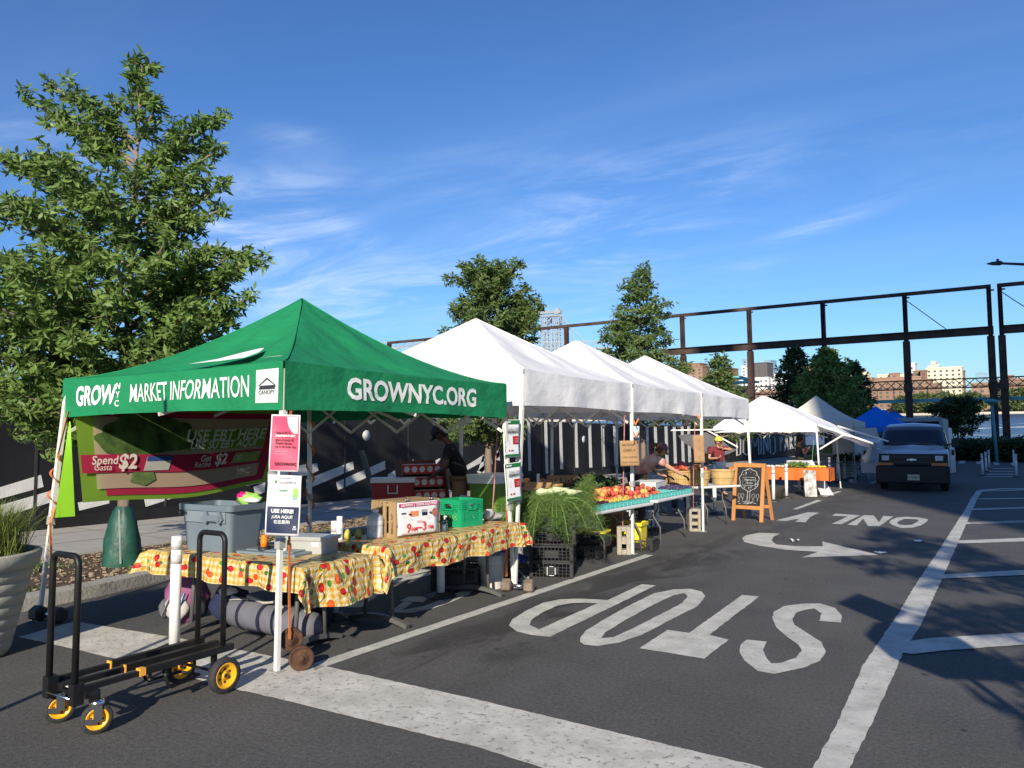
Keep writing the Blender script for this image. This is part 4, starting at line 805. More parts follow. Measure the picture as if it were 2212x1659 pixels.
# ---- printed tablecloth ---------------------------------------------
def cloth_mat():
    m=bpy.data.materials.new('fruit_gingham'); m.use_nodes=True; N=m.node_tree; p=N.nodes['Principled BSDF']; L=N.links
    uv=N.nodes.new('ShaderNodeUVMap'); sp=N.nodes.new('ShaderNodeSeparateXYZ'); L.new(uv.outputs[0],sp.inputs[0])
    def mth(op,a,b=None,c=None):
        n=N.nodes.new('ShaderNodeMath'); n.operation=op
        for i,v in enumerate((a,b,c)):
            if v is None: continue
            if isinstance(v,(int,float)): n.inputs[i].default_value=v
            else: L.new(v,n.inputs[i])
        return n.outputs[0]
    def stripe(o): return mth('LESS_THAN',mth('FRACT',mth('MULTIPLY',o,1/.052)),.5)
    g=mth('ADD',mth('MULTIPLY',stripe(sp.outputs[0]),.5),mth('MULTIPLY',stripe(sp.outputs[1]),.5))
    cr=N.nodes.new('ShaderNodeValToRGB'); cr.color_ramp.interpolation='CONSTANT'; e=cr.color_ramp.elements; e[0].color=(.56,.50,.34,1); e[0].position=0; e[1].position=.25; e[1].color=(.55,.39,.12,1); q=e.new(.75); q.color=(.50,.28,.04,1); L.new(g,cr.inputs[0])
    mp=N.nodes.new('ShaderNodeMapping'); mp.inputs['Rotation'].default_value=(0,0,.5); L.new(uv.outputs[0],mp.inputs[0])
    cur=cr.outputs[0]
    def blobs(scale,size,asp,loc,cols,cur,rand=.75):
        m2=N.nodes.new('ShaderNodeMapping'); m2.inputs['Location'].default_value=loc; m2.inputs['Rotation'].default_value=(0,0,loc[0]); m2.inputs['Scale'].default_value=(1,asp,1); L.new(uv.outputs[0],m2.inputs[0])
        v=N.nodes.new('ShaderNodeTexVoronoi'); v.voronoi_dimensions='2D'; v.inputs['Scale'].default_value=scale; v.inputs['Randomness'].default_value=rand; L.new(m2.outputs[0],v.inputs['Vector'])
        msk=mth('LESS_THAN',v.outputs['Distance'],size); sh=N.nodes.new('ShaderNodeValToRGB'); sh.color_ramp.interpolation='CONSTANT'; ee=sh.color_ramp.elements; ee[0].color=(*cols[0],1); ee[1].color=(*cols[1],1); ee[1].position=.45
        if len(cols)>2: z=ee.new(.75); z.color=(*cols[2],1)
        sc_=N.nodes.new('ShaderNodeSeparateColor'); L.new(v.outputs['Color'],sc_.inputs[0]); L.new(sc_.outputs[0],sh.inputs[0])
        rim=N.nodes.new('ShaderNodeMapRange'); rim.inputs['From Min'].default_value=size*.3; rim.inputs['From Max'].default_value=size; rim.inputs['To Min'].default_value=1.25; rim.inputs['To Max'].default_value=.6; L.new(v.outputs['Distance'],rim.inputs[0])
        ml=N.nodes.new('ShaderNodeMix'); ml.data_type='RGBA'; ml.blend_type='MULTIPLY'; ml.inputs[0].default_value=1; L.new(sh.outputs[0],ml.inputs[6]); L.new(rim.outputs[0],ml.inputs[7])
        mx=N.nodes.new('ShaderNodeMix'); mx.data_type='RGBA'; L.new(msk,mx.inputs[0]); L.new(cur,mx.inputs[6]); L.new(ml.outputs[2],mx.inputs[7]); return mx.outputs[2]
    cur=blobs(4.3,.11,1.6,(.75,.38,0),[(.03,.16,.03),(.05,.24,.04)],cur)
    cur=blobs(4.6,.18,1.65,(.7,.3,0),[(.50,.012,.012),(.70,.09,.01),(.32,.01,.015)],cur)
    cur=blobs(4.0,.105,1.0,(2.2,.9,0),[(.50,.01,.01),(.62,.06,.01)],cur)
    L.new(cur,p.inputs['Base Color']); p.inputs['Roughness'].default_value=.38; p.inputs['Specular IOR Level'].default_value=.5
    n=N.nodes.new('ShaderNodeTexNoise'); n.inputs['Scale'].default_value=6; n.inputs['Detail'].default_value=3; n.inputs['Distortion'].default_value=1.4; L.new(uv.outputs[0],n.inputs['Vector']); b=N.nodes.new('ShaderNodeBump'); b.inputs['Strength'].default_value=1.; b.inputs['Distance'].default_value=.06; L.new(n.outputs[0],b.inputs['Height']); L.new(b.outputs[0],p.inputs['Normal'])
    return m
CLOTH=cloth_mat()
def tablecloth(label,loc,L,Wd,rz,top,hang,seed,corner=.25):
    """a sheet larger than the table: the part beyond the edge drops and gathers into folds at the corners"""
    nx,ny=120,60; hx,hy=L/2,Wd/2; hl,hr,hf,hb=hang   # left,right,front(-y),back
    mb=MB(); uvs=[]
    for j in range(ny+1):
        for i in range(nx+1):
            s=-hx-hl+(L+hl+hr)*i/nx; t=-hy-hf+(Wd+hf+hb)*j/ny
            ox=max(0,abs(s)-hx)*(1 if s>0 else -1); oy=max(0,abs(t)-hy)*(1 if t>0 else -1)
            x=min(max(s,-hx),hx); y=min(max(t,-hy),hy); d=math.hypot(ox,oy); z=top
            if d>0:
                both=abs(ox)>0 and abs(oy)>0
                if both:
                    a=math.atan2(abs(oy),abs(ox)); k_=math.sin(2*a); out=.04+d*.34*k_+.10*d*math.sin(7*a+seed); 
                    x+=math.copysign(out*math.cos(a),ox) ; y+=math.copysign(out*math.sin(a),oy); z=top-d*(.96-.10*k_)
                else:
                    w=s if oy else t; al=math.sin(w*9+seed)+.6*math.sin(w*17.3+seed*2.1)+.9*mnoise.noise(Vector((w*2.5,seed,0)))
                    f_=min(1,d/.05); amp=.20*d; out=.012*f_+amp*(.5+.5*al)
                    if oy: y+=math.copysign(out,oy); x+=.10*d*math.sin(w*5+seed)
                    else: x+=math.copysign(out,ox); y+=.10*d*math.sin(w*5+seed)
                    z=top-d*(.97+.02*al)
                z-= .0
            else: z+=.004*mnoise.noise(Vector((s*5,t*5,seed)))+.002
            mb.v.append((x,y,z)); uvs.append((s,t))
    w_=nx+1
    for j in range(ny):
        for i in range(nx): mb.f.append((j*w_+i,j*w_+i+1,(j+1)*w_+i+1,(j+1)*w_+i)); mb.sm.append(True)
    o=obj('tablecloth',mb,CLOTH); o.location=(loc[0],loc[1],0); o.rotation_euler=(0,0,rz)
    uv=o.data.uv_layers.new(name='UVMap'); vi=np.empty(len(o.data.loops),int); o.data.loops.foreach_get('vertex_index',vi); uv.data.foreach_set('uv',np.array(uvs)[vi].astype(np.float32).reshape(-1))
    tag(o,label,'tablecloth'); return o
GT='tables under the green canopy'
folding_table('folding table with curved foot bars under the near fruit print cloth',(-5.42,4.36),1.88,.74,.03,PLW,h=.70,group=GT)
folding_table('folding table along the road under the second fruit print cloth',(-4.86,6.02),2.15,.74,PI/2+.02,PLW,group=GT)
tablecloth('yellow gingham fruit print cloth hanging in points from the near table',(-5.42,4.36),1.92,.78,.03,.712,(.16,.33,.19,.12),1.3)
tablecloth('yellow gingham fruit print cloth sloping along the roadside table',(-4.86,6.02),2.2,.78,PI/2+.02,.752,(.32,.18,.25,.16),4.1)
# rotate second cloth so that its long front drop faces the road
# ---- banner ---------------------------------------------------------
bn=thing('hanging_banner','large backlit banner with a broccoli picture hung inside the green canopy','banner',(-7.6,3.80,0))
def bpnt(u,v,off=0.):                            # u 0..1 along the street, v 0..1 downwards
    y=.08+u*2.6-(.02+.33*u)*v; z=2.05-v*(.96-.06*u)-.05*math.sin(PI*u)*v+.012*math.sin(u*9)*v; x=.05+.15*v*math.sin(PI*(.15+.7*u))*.6+.22*v*(1-u)+off*2.5
    return (x,y,z)
BG=mat('banner_green',(.24,.42,.04),.8,.08,2,transl=.5); BP=mat('banner_pink',(.55,.03,.10),.8,.06,2,transl=.5); BBG=mat('banner_beige',(.62,.50,.36),.8,.06,2,transl=.5); BTX=mat('banner_text',(.78,.76,.68),.8,.04,3,transl=.3); BRO=mat('broccoli_print',(.035,.10,.02),.8,.7,7,detail=8,c2=(.12,.22,.05),transl=.3)
mb=MB(); mb.grid(lambda u,v:bpnt(u,v),30,14); obj('sheet',mb,BG,bn)
def bgrid(name,u0,u1,v0,v1,m,off,n=(20,6),sk=0.):
    mb=MB(); mb.grid(lambda u,v:bpnt(u0+(u1-u0)*u+sk*v,v0+(v1-v0)*v,off),*n); return obj(name,mb,m,bn)
bgrid('border',.10,.97,.08,.95,BP,.004,(24,12)); bgrid('field',.06,.91,.15,.88,BBG,.008,(24,12))
bgrid('text_band',.40,.90,.28,.50,BG,.012); bgrid('offer_band',.0,.955,.54,.72,BP,.014)
mb=MB()
def bpoly(name,pts,m,off): 
    q=MB(); c=(sum(p[0] for p in pts)/len(pts),sum(p[1] for p in pts)/len(pts)); q.add([bpnt(*c,off)]+[bpnt(*p,off) for p in pts],[(0,i+1,(i+1)%len(pts)+1) for i in range(len(pts))]); return obj(name,q,m,bn)
bpoly('stalk_print',[(.20,.50),(.32,.50),(.30,.62),(.32,.80),(.27,.86),(.20,.82),(.23,.64)],mat('stalk_print',(.14,.22,.07),.8,.4,9,transl=.3),.0125)
bpoly('broccoli_print',[(.29+(.22+.018*abs(math.sin(a*7)))*math.cos(a),.44-(.31+.03*abs(math.sin(a*7)))*max(0,math.sin(a))+.02*math.cos(a*5)) for a in [i*PI/28 for i in range(29)]]+[(.10,.52),(.20,.56),(.30,.53),(.42,.50)][::1],BRO,.0135)
bpoly('card_print',[(.28,.56),(.40,.55),(.38,.70),(.26,.71)],mat('banner_card',(.45,.45,.42),.8,transl=.2),.017); bpoly('card_stripe',[(.28,.56),(.40,.55),(.395,.60),(.275,.61)],mat('banner_blue',(.02,.05,.2),.8),.019)
bpoly('coupon_print',[(.74,.56),(.90,.565),(.885,.69),(.715,.68)],mat('banner_coupon',(.30,.36,.10),.8,.3,8,transl=.3),.017)
def btxt(s_,size,u,v,m=BTX,**k): 
    drape_text(bn,s_,size,m,lambda x,y:(bpnt(u+x/2.45,v-y/.92,.0),(1,0,0)),off=.058,**k)
for a in (('USE EBT HERE',.17,.67,.345),('USE SU EBT AQUI',.115,.66,.45)): btxt(*a,bold=.02,shear=.2)
btxt('Spend',.11,.09,.60,bold=.015,shear=.2); btxt('Gasta',.08,.08,.67,shear=.2); btxt('$2',.19,.185,.62,bold=.03,shear=.2); btxt('Get',.09,.565,.595,bold=.015,shear=.2); btxt('Recibe',.08,.55,.66,shear=.2); btxt('$2',.16,.65,.62,bold=.03,shear=.2); btxt('NYC',.10,.80,.80,bold=.03); btxt('$2',.07,.76,.62)
q=MB(); q.grid(lambda u,v:(.10+.20*v+.02*u,.02-.17*v*(1-u)-.03*v,1.85-v*.88),6,10); obj('turned_edge',q,mat('lime_hem',(.33,.72,.03),.6,.06,3,transl=.3),bn)
# ---- laminated posters ----------------------------------------------
def poster(label,loc,nrm,w,h,base,items,z,tilt=0.,group='posters tied to the canopy legs',cat='poster',name='poster'):
    t=thing(name,label,cat,(loc[0],loc[1],z),0,group); n=Vector((nrm[0],nrm[1],0)).normalized(); xd=Vector((-n.y,n.x,0)); mx=frame((0,0,0),xd,Vector((0,0,1)))@Matrix.Rotation(tilt,4,'Z'); t['mx']=0; del t['mx']
    mb=MB(); mb.grid(lambda u,v:tuple(mx@Vector(((u-.5)*w,(v-.5)*h,.006*math.sin(u*3+v*5)))),8,10); solid(obj('sheet',mb,base,t),.0012)
    for k_,it in enumerate(items):
        if it[0]=='r':
            _,x,y,ww,hh,m=it; mb=MB(); mb.grid(lambda u,v:tuple(mx@Vector((x*w+(u-.5)*ww*w,y*h+(v-.5)*hh*h,.003+.0004*k_+.006*math.sin(((x+(u-.5)*ww)+.5)*3+((y+(v-.5)*hh)+.5)*5)))),8,8); obj('print_block',mb,m,t)
        elif it[0]=='p':
            _,pts,m=it; mb=MB(); mb.prism([(a*w,b*h) for a,b in pts],.003+.0004*k_+.005,.0033+.0004*k_+.005,mx); obj('print_shape',mb,m,t)
        else:
            _,s_,size,x,y,m,kw=it; lettering(t,s_,size,m,mx@Matrix.Translation((x*w,y*h,.011+.0003*k_)),ext=.0004,**kw)
    return t
circ=[(.5,.5),(.5,.08)]+[(.5-.36*math.sin(a*PI/16),.5-.40*math.cos(a*PI/16)+.0) for a in range(0,9)]
circ=[(.43,.46),(.43,.17)]+[(.43-.36*math.sin(a*PI/20),.46-.30*math.cos(a*PI/20)) for a in range(1,11)]
def gp(px,py,Y=3.72): # point at street distance Y
    d=RR@_ray(px,py); t=Y/d[1]; return (t*d[0],t*d[1],H+t*d[2])
ny=(.50,-.86)
a=gp(611,957); DK=mat('dark_red_text',(.10,.008,.02),.5)
poster('pink poster about bonus health bucks, upper one on the front leg',(a[0]+.02,a[1]+.0),ny,.215,.405,PAPER,[('r',0,0,.92,.95,PINK),('p',circ,PAPER),('r',.22,.36,.20,.10,LIME),('r',.30,.31,.20,.07,LBLUE),('r',.30,.26,.18,.04,PAPER),
 ('t','Spend $2 in',.022,-.30,.185,DK,dict(align='LEFT',bold=.03)),('t','SNAP/EBT/P-EBT,',.020,-.30,.125,PAPER,dict(align='LEFT',bold=.03)),('t','get a bonus $2',.022,-.30,.06,DK,dict(align='LEFT',bold=.03)),('t','Health Bucks,',.022,-.30,.0,DK,dict(align='LEFT',bold=.03)),('t','up to $10 per day.',.020,-.30,-.06,DK,dict(align='LEFT',bold=.03)),
 ('t','-- ------- -- --- ------',.012,-.30,-.15,PAPER,dict(align='LEFT')),('t','------ -- -------- -----',.010,-.30,-.19,PAPER,dict(align='LEFT')),('t','GROWNYC',.030,-.30,-.37,DK,dict(align='LEFT',bold=.05))],a[2],-.03)
a=gp(608,1091)
poster('white and navy poster reading use here, lower one on the front leg',(a[0]+.02,a[1]+.0),ny,.245,.425,PAPER,[('r',0,-.245,.92,.44,NAVY),('r',.10,.19,.56,.20,mat('pale_card',(.55,.68,.62),.4,.1,6)),('r',.34,.19,.14,.2,LIME),('r',.31,.115,.10,.05,LBLUE),
 ('t','healthfirst',.034,.08,.385,GREYP,dict(bold=.02)),('p',[(-.30,.36),(-.26,.37),(-.22,.42),(-.27,.42)],mat('leaf_print',(.06,.40,.05),.4)),('t','healthfirst',.016,-.02,.25,GRNP,dict(bold=.02)),('t','0123 4567 8901 2345 678',.011,.05,.17,GREYP,{}),
 ('t','USE HERE!',.036,0,-.10,PAPER,dict(bold=.035)),('t','¡USA AQUÍ!',.030,0,-.195,PAPER,dict(bold=.01)),('t','在这里用!',.028,.0,-.28,PAPER,dict(bold=.01)),('t','GR\nOW',.016,.38,-.37,PAPER,dict(bold=.03)),('r',0,.455,.4,.02,GREYP)],a[2],-.04)
def market_poster(label,px,py,tilt):
    a=gp(px,py,7.12); 
    poster(label,(a[0]+.06,a[1]),(.97,-.12),.275,.415,PAPER,[('r',-.0,.43,.94,.11,GRNP),('r',-.44,-.0,.06,.78,mat('leafy_strip',(.10,.22,.05),.5,.5,30,c2=(.5,.6,.3))),('r',.0,-.45,.94,.06,GRNP),('r',.24,-.05,.36,.22,REDP),('t','GROW',.030,-.28,.43,PAPER,dict(bold=.04)),('t','DOMINO PARK',.038,.03,.26,GREYP,dict(sx=.72)),('t','GREENMARKET',.036,.03,.175,INKD,dict(sx=.78,bold=.03)),
    ('t','-------- ------ -------',.013,.03,.125,GREYP,{}),('t','---------\n--- - ---\n---------',.018,.24,-.05,PAPER,dict(bold=.02)),('t','------\n-----\n------\n-----',.018,-.24,-.07,GREYP,{}),('r',-.22,-.32,.08,.04,REDP),('r',-.10,-.32,.08,.04,ORN),('r',.0,-.32,.08,.04,NAVY),('t','------------',.014,.26,-.32,GREYP,{}),('t','-----------------',.012,.1,-.38,GREYP,{})],a[2],tilt)
market_poster('upper green and white market poster on the far front leg',1096,947,.02); market_poster('lower green and white market poster on the far front leg',1099,1040,.06)
# ---- straps and weights ---------------------------------------------
def strap(label,pts,w=.02,name='tie_strap',m=STRAP,cat='strap',r=None):
    t=thing(name,label,cat,pts[0]); p0=Vector(pts[0]); mb=MB()
    for a,b in zip(pts,pts[1:]):
        if r: mb.tube([Vector(a)-p0,Vector(b)-p0],r,6)
        else: mb.bar(Vector(a)-p0,Vector(b)-p0,w,.004)
    obj('webbing',mb,m,t); return t
fl,fr,fm=Vector((-7.66,3.69,0)),Vector((-4.50,3.81,0)),Vector((-4.70,7.28,0))
def spiral(f,top,z0,z1,turn,r=.035):
    return [tuple(f.lerp(top,(z0+(z1-z0)*k_/40)/2.2)+Vector((r*math.cos(turn*2*PI*k_/40),r*math.sin(turn*2*PI*k_/40),z0+(z1-z0)*k_/40))) for k_ in range(41)]
strap('orange ratchet strap wound round the far left leg of the green canopy',[(-7.52,3.82,1.95),(-7.60,3.78,1.55)]+spiral(Vector((-7.66,3.69,0)),Vector((-7.64,3.83,0)),1.5,1.05,2.2)+[(-7.58,3.72,.9),(-7.56,3.74,.45),(-7.55,3.72,.12)])
strap('orange strap hanging behind the nearest white leg down to the rusty plates',[(-4.50,3.90,2.0),(-4.50,3.90,1.2),(-4.485,3.90,.5),(-4.46,3.89,.22)])
strap('wide orange strap beside the far front leg above the dumbbell',[(-4.74,7.22,1.95),(-4.73,7.22,1.2),(-4.74,7.20,.55),(-4.74,7.18,.14)],.05)
strap('orange strap twisted down the rear leg behind the table',spiral(Vector((-7.72,7.05,0)),Vector((-7.7,7.0,0)),1.9,.5,4,.045),.03)
def rope(label,pts): return strap(label,pts,name='rope',m=mat('pink_rope',(.45,.17,.17),.9,.3,30,.4,60),cat='rope',r=.008)
rope('thin twisted rope hanging inside the far front leg of the green canopy',[(-4.95,7.35,2.0),(-4.97,7.30,1.2),(-4.99,7.27,.75)])
plates=thing('weight_plates','rusty iron weight plates hung at the foot of the nearest leg','weight',(-4.42,3.92,0))
for (x,y,z,r_) in ((.05,.0,.09,.09),(-.08,.02,.20,.085)):
    mb=MB(); mb.lathe([(.02,-.022),(r_*.45,-.024),(r_*.5,-.014),(r_*.8,-.014),(r_*.9,-.024),(r_,-.018),(r_,.018),(r_*.9,.024),(r_*.8,.014),(r_*.5,.014),(r_*.45,.024),(.02,.022)],(x,y,z),28,mx=Matrix.Rotation(.95,3,'Z')@Matrix.Rotation(PI/2,3,'X')); mb.lathe([(.0,.030),(.024,.030),(.024,.0)],(x,y,z),14,mx=Matrix.Rotation(.95,3,'Z')@Matrix.Rotation(PI/2,3,'X')); obj('plate',mb,RUSTB,plates)
def dumbbell(label,loc,rz,m):
    t=thing('dumbbell',label,'dumbbell',loc,rz,'hex dumbbells weighing down the canopy'); mb=MB()
    for s in (-1,1):
        h=MB(); h.lathe([(.045,-.055),(.075,-.045),(.078,.045),(.05,.055)],(s*.125,0,.068),6,'X',smooth=False); bevel(obj('weight_head',h,m,t),.008,2)
    mb.tube([(-.09,0,.068),(0,0,.068),(.09,0,.068)],[.016,.02,.016],10); obj('handle',mb,CHROME,t)
dumbbell('worn brown hex dumbbell beside the white bucket',(-4.55,7.12),.35,mat('worn_brown_metal',(.17,.13,.10),.7,.25,12,.3)); dumbbell('dark hex dumbbell at the far left leg by the kerb',(-7.52,3.70),.25,mat('dark_iron',(.05,.05,.055),.5,.3,9,.3))
# ---- delineator posts ------------------------------------------------
def delineator(label,x,y,h=.90,lean=(0,0)):
    t=thing('delineator_post',label,'bollard',(x,y,0),0,'white plastic lane posts')
    mb=MB(); mb.lathe([(.17,0),(.165,.015),(.09,.045),(.05,.055)],n=8,smooth=False); obj('base',mb,BLKP,t)
    top=Vector((lean[0],lean[1],h)); mb=MB(); mb.tube([(0,0,.04),top*.5,top],[.042,.042,.040],14); obj('post',mb,mat('post_white',(.78,.78,.75),.45,.06,6,.05),t)
    mb=MB()
    for a in (.80,.925): mb.tube([top*(a-.04),top*(a+.04)],.0435,14)
    obj('reflective_band',mb,mat('reflective_grey',(.50,.50,.50),.35,.1,40),t)
for (px_,py_,lb) in [(376,1405,'white lane post between the cart and the near tablecloth'),(722,1335,'white lane post in shade under the gap between the two tablecloths'),(952,1290,'white lane post in shade under the roadside table')]:
    q=G(px_,py_); delineator(lb,q[0],q[1])
pl_=[(1124,1225,'white lane post partly hidden behind the fennel crates'),(1419,1145,'white lane post lying low under the fruit table'),(1487,1118,'white lane post behind the far cinder block'),(1545,1110,'white lane post under the basket table'),(1588,1093,'white lane post behind the chalkboard'),(1671,1083,'first white lane post right of the chalkboard'),(1699,1075,'second white lane post right of the chalkboard'),(1727,1065,'third white lane post right of the chalkboard'),(1751,1056,'white lane post beside the green strap'),(1792,1044,'first shaded lane post right of the low white canopy'),(1810,1042,'second shaded lane post right of the low white canopy'),(1825,1038,'third shaded lane post right of the low white canopy'),(1840,1034,'fourth shaded lane post right of the low white canopy'),(1854,1030,'shaded lane post just left of the van door'),(1878,1014,'lane post under the open van door'),(1889,1010,'lane post nearest the van wheel under the open door'),
 (2123,1028,'near left lane post of the marked box right of the van'),(2196,1031,'nearest lane post at the far right of the street end'),(2131,1020,'second lane post of the box right of the van'),(2137,1012,'third lane post of the box right of the van'),(2090,984,'lone distant lane post right of the van'),(2131,985,'distant lane post behind the marked box'),(2174,987,'distant lane post right of the marked box'),(2191,1011,'distant lane post left of the hedge at the right edge')]
for k_,(px_,py_,lb) in enumerate(pl_):
    q=G(px_,py_); delineator(lb,q[0],q[1],.92 if k_>4 else .9,(random.uniform(-.02,.02),random.uniform(-.02,.02)))
# ---- things on the near table ----------------------------------------
TZ=.752
tubm=mat('grey_tub_plastic',(.13,.17,.20),.5,.06,5,.1)
tb=thing('storage_tub','large grey plastic tote standing open on the near table','tote',(-5.86,4.34,TZ-.04),.10)
mb=MB(); n=0
def rrect(w,d,r,k=5):
    o=[]
    for (cx_,cy_,a0) in ((w/2-r,d/2-r,0),(-w/2+r,d/2-r,PI/2),(-w/2+r,-d/2+r,PI),(w/2-r,-d/2+r,3*PI/2)):
        for i in range(k+1): a=a0+PI/2*i/k; o.append((cx_+r*math.cos(a),cy_+r*math.sin(a)))
    return o
def tub(mb,w,d,h,taper=.86,r=.05,rim=.03,th=.012,rimh=.05):
    rings=[(w*taper,d*taper,0),(w*.97,d*.97,h-rimh),(w+rim,d+rim,h-rimh),(w+rim*1.2,d+rim*1.2,h),(w*.97-th,d*.97-th,h),(w*taper-th,d*taper-th,.02)]
    R=[[(x,y,z) for x,y in rrect(a,b,r)] for a,b,z in rings]; n=len(R[0]); vs=[p for q in R for p in q]; fs=[]
    for i in range(len(R)-1):
        for k_ in range(n): fs.append((i*n+k_,i*n+(k_+1)%n,(i+1)*n+(k_+1)%n,(i+1)*n+k_))
    fs.append(tuple(range(n))[::-1]); fs.append(tuple((len(R)-1)*n+k_ for k_ in range(n))); mb.add(vs,fs); return mb
obj('tub_body',tub(MB(),.62,.42,.40),tubm,tb)
mb=MB(); mb.box((.0,-.205,.30),(.50,.012,.10)); obj('front_band',mb,mat('grey_tub_light',(.17,.21,.24),.5,.05,5),tb)
mb=MB(); 
for x in (-.02,.14): mb.prism([(x-.0,.28),(x+.06,.36),(x+.10,.28),(x+.06,.24)],-.235,-.205,Matrix(((1,0,0,0),(0,0,1,0),(0,1,0,0),(0,0,0,1))))
mb.box((.13,-.23,.29),(.16,.03,.045)); obj('handle_grip',mb,tubm,tb)
lettering(tb,'BRUTE',.035,INKD,frame((-.26,-.216,.32),(1,0,0),(0,0,1)),bold=.04)
ld=thing('tote_lid','grey plastic lid lying on the near table by the tote','lid',(-5.24,4.46,TZ-.04),.15); mb=MB(); mb.box((0,0,.012),(.62,.40,.024)); mb.box((0,0,.03),(.50,.30,.014)); bevel(obj('lid_plate',mb,mat('lid_grey',(.16,.20,.22),.45,.06,5),ld),.008,2)
wb=thing('foam_block','white rounded foam block resting on the tote rim','foam block',(-5.62,4.45,TZ+.365),.1); mb=MB(); mb.ball((0,0,.02),.09,16,10,(1,.5,.26)); obj('block',mb,mat('foam_white',(.78,.78,.72),.6,.05,9),wb)
gb=thing('produce_bag','pink and lime cloth bundle sticking out of the grey tote','bag',(-5.78,4.55,TZ+.36),0); mb=MB(); mb.ball((0,0,.02),.11,14,10,(1.3,.6,.55),.4); obj('bundle',mb,LIME,gb); mb=MB(); mb.ball((-.06,-.03,.05),.06,12,8,(1.2,.6,.6),.4); obj('pink_fold',mb,MAG,gb)
oc=thing('tape_dispenser','orange hand clamp with a black base on the tote lid','clamp',(-5.30,4.33,TZ-.005),.3); mb=MB(); mb.tube([(0,0,.02),(0,0,.10)],[.030,.026],14); mb.ball((0,0,.10),.026,12,8); obj('orange_body',mb,mat('safety_orange',(.85,.20,.01),.5),oc); mb=MB(); mb.lathe([(.05,0),(.05,.02),(.03,.025)],n=18); mb.tube([(.03,0,.04),(.12,.03,.03)],[.014,.008],8); obj('black_base',mb,BLKP,oc)
cb=thing('clear_bin','translucent grey plastic box with a label on the near table','plastic box',(-5.02,4.62,TZ-.04),.32); obj('box_body',tub(MB(),.38,.24,.13,.92,.02,.015,.006,.02),mat('clear_grey',(.48,.48,.44),.3,.08,6,trans=.25),cb); mb=MB(); mb.box((0,0,.135),(.40,.26,.012)); bevel(obj('lid',mb,mat('clear_lid',(.5,.5,.48),.3,.08,6,trans=.2),cb),.004); mb=MB(); mb.box((.08,-.118,.08),(.07,.004,.03)); obj('label',mb,PAPER,cb)
lb_=thing('paper_bag','small cream bag with green print beside the clear box','bag',(-5.12,4.38,TZ-.04),.2); mb=MB(); mb.box((0,0,.06),(.07,.03,.12)); bevel(obj('bag_body',mb,mat('cream_paper',(.65,.60,.45),.7,.1,9),lb_),.01); lettering(lb_,'TE',.03,GRNP,frame((0,-.017,.08),(1,0,0),(0,0,1)),bold=.04)
# spray can, pears, jug, wooden crate
cn=thing('spray_can','white spray can standing on the corner between the tables','can',(-5.16,5.06,TZ)); mb=MB(); mb.lathe([(.030,0),(.032,.01),(.032,.15),(.028,.165),(.025,.17),(.027,.175),(.027,.215),(0,.217)],n=20); obj('can_body',mb,mat('can_white',(.75,.76,.76),.35,.03,5),cn); mb=MB(); mb.lathe([(.0325,.03),(.0325,.11)],n=20); obj('label',mb,mat('can_label',(.50,.55,.62),.4,.3,40),cn)
PEAR=mat('pear_skin',(.42,.40,.07),.4,.2,8)
for k_,(x,y,lb) in enumerate(((-5.13,5.13,'green pear standing near the spray can'),(-5.10,5.24,'green pear right of the other pear, nearer the water jug'))):
    t=thing('pear',lb,'pear',(x,y,TZ),k_); mb=MB(); mb.lathe([(0,0),(.025,.004),(.036,.03),(.034,.05),(.022,.075),(.016,.088),(.004,.095),(0,.094)],n=16); obj('fruit',mb,PEAR,t); mb=MB(); mb.tube([(0,0,.09),(.004,0,.112)],.002,5); obj('stem',mb,BARK,t)
jg=thing('water_jug','clear ribbed plastic water jug with a white cap on the roadside table','water bottle',(-5.00,5.36,TZ)); 
def clear(name,c,rough=.08,ior=1.2):
    m=bpy.data.materials.new(name); m.use_nodes=True; N=m.node_tree; N.nodes.clear(); o=N.nodes.new('ShaderNodeOutputMaterial'); t=N.nodes.new('ShaderNodeBsdfTransparent'); t.inputs[0].default_value=(*c,1); g=N.nodes.new('ShaderNodeBsdfGlossy'); g.inputs['Roughness'].default_value=rough; g.inputs[0].default_value=(.9,.9,.9,1); f=N.nodes.new('ShaderNodeFresnel'); f.inputs[0].default_value=1.45; mx=N.nodes.new('ShaderNodeMixShader'); tn=N.nodes.new('ShaderNodeTexNoise'); tn.inputs['Scale'].default_value=40; b=N.nodes.new('ShaderNodeBump'); b.inputs['Strength'].default_value=.7; b.inputs['Distance'].default_value=.01
    N.links.new(tn.outputs[0],b.inputs['Height']); N.links.new(b.outputs[0],g.inputs['Normal']); N.links.new(b.outputs[0],f.inputs['Normal']); N.links.new(f.outputs[0],mx.inputs[0]); N.links.new(t.outputs[0],mx.inputs[1]); N.links.new(g.outputs[0],mx.inputs[2]); N.links.new(mx.outputs[0],o.inputs[0]); return m
CLR=clear('clear_plastic',(.80,.84,.86)); CLW=mat('hazy_water',(.55,.62,.66),.12,.45,14,alpha=.85)
mb=MB(); prof=[(.0,0),(.072,0),(.078,.01)]; 
for k_ in range(9): prof+=[(.078-.004*(k_%2),.02+k_*.018)]
prof+=[(.076,.185),(.05,.215),(.028,.230),(.026,.245)]
mb.lathe(prof,n=24); obj('bottle_body',mb,mat('hazy_bottle',(.72,.76,.80),.12,.2,12,alpha=.55),jg); mb=MB(); mb.lathe([(0,.003),(.073,.003),(.073,.11),(0,.11)],n=24); obj('water',mb,CLW,jg); mb=MB(); mb.lathe([(.029,.24),(.029,.262),(0,.263)],n=18); obj('cap',mb,mat('cap_white',(.8,.8,.8),.4),jg)
mb=MB(); mb.lathe([(.0775,.12),(.0775,.165)],n=24); obj('label',mb,mat('bottle_label',(.62,.66,.68),.4,.25,25),jg)
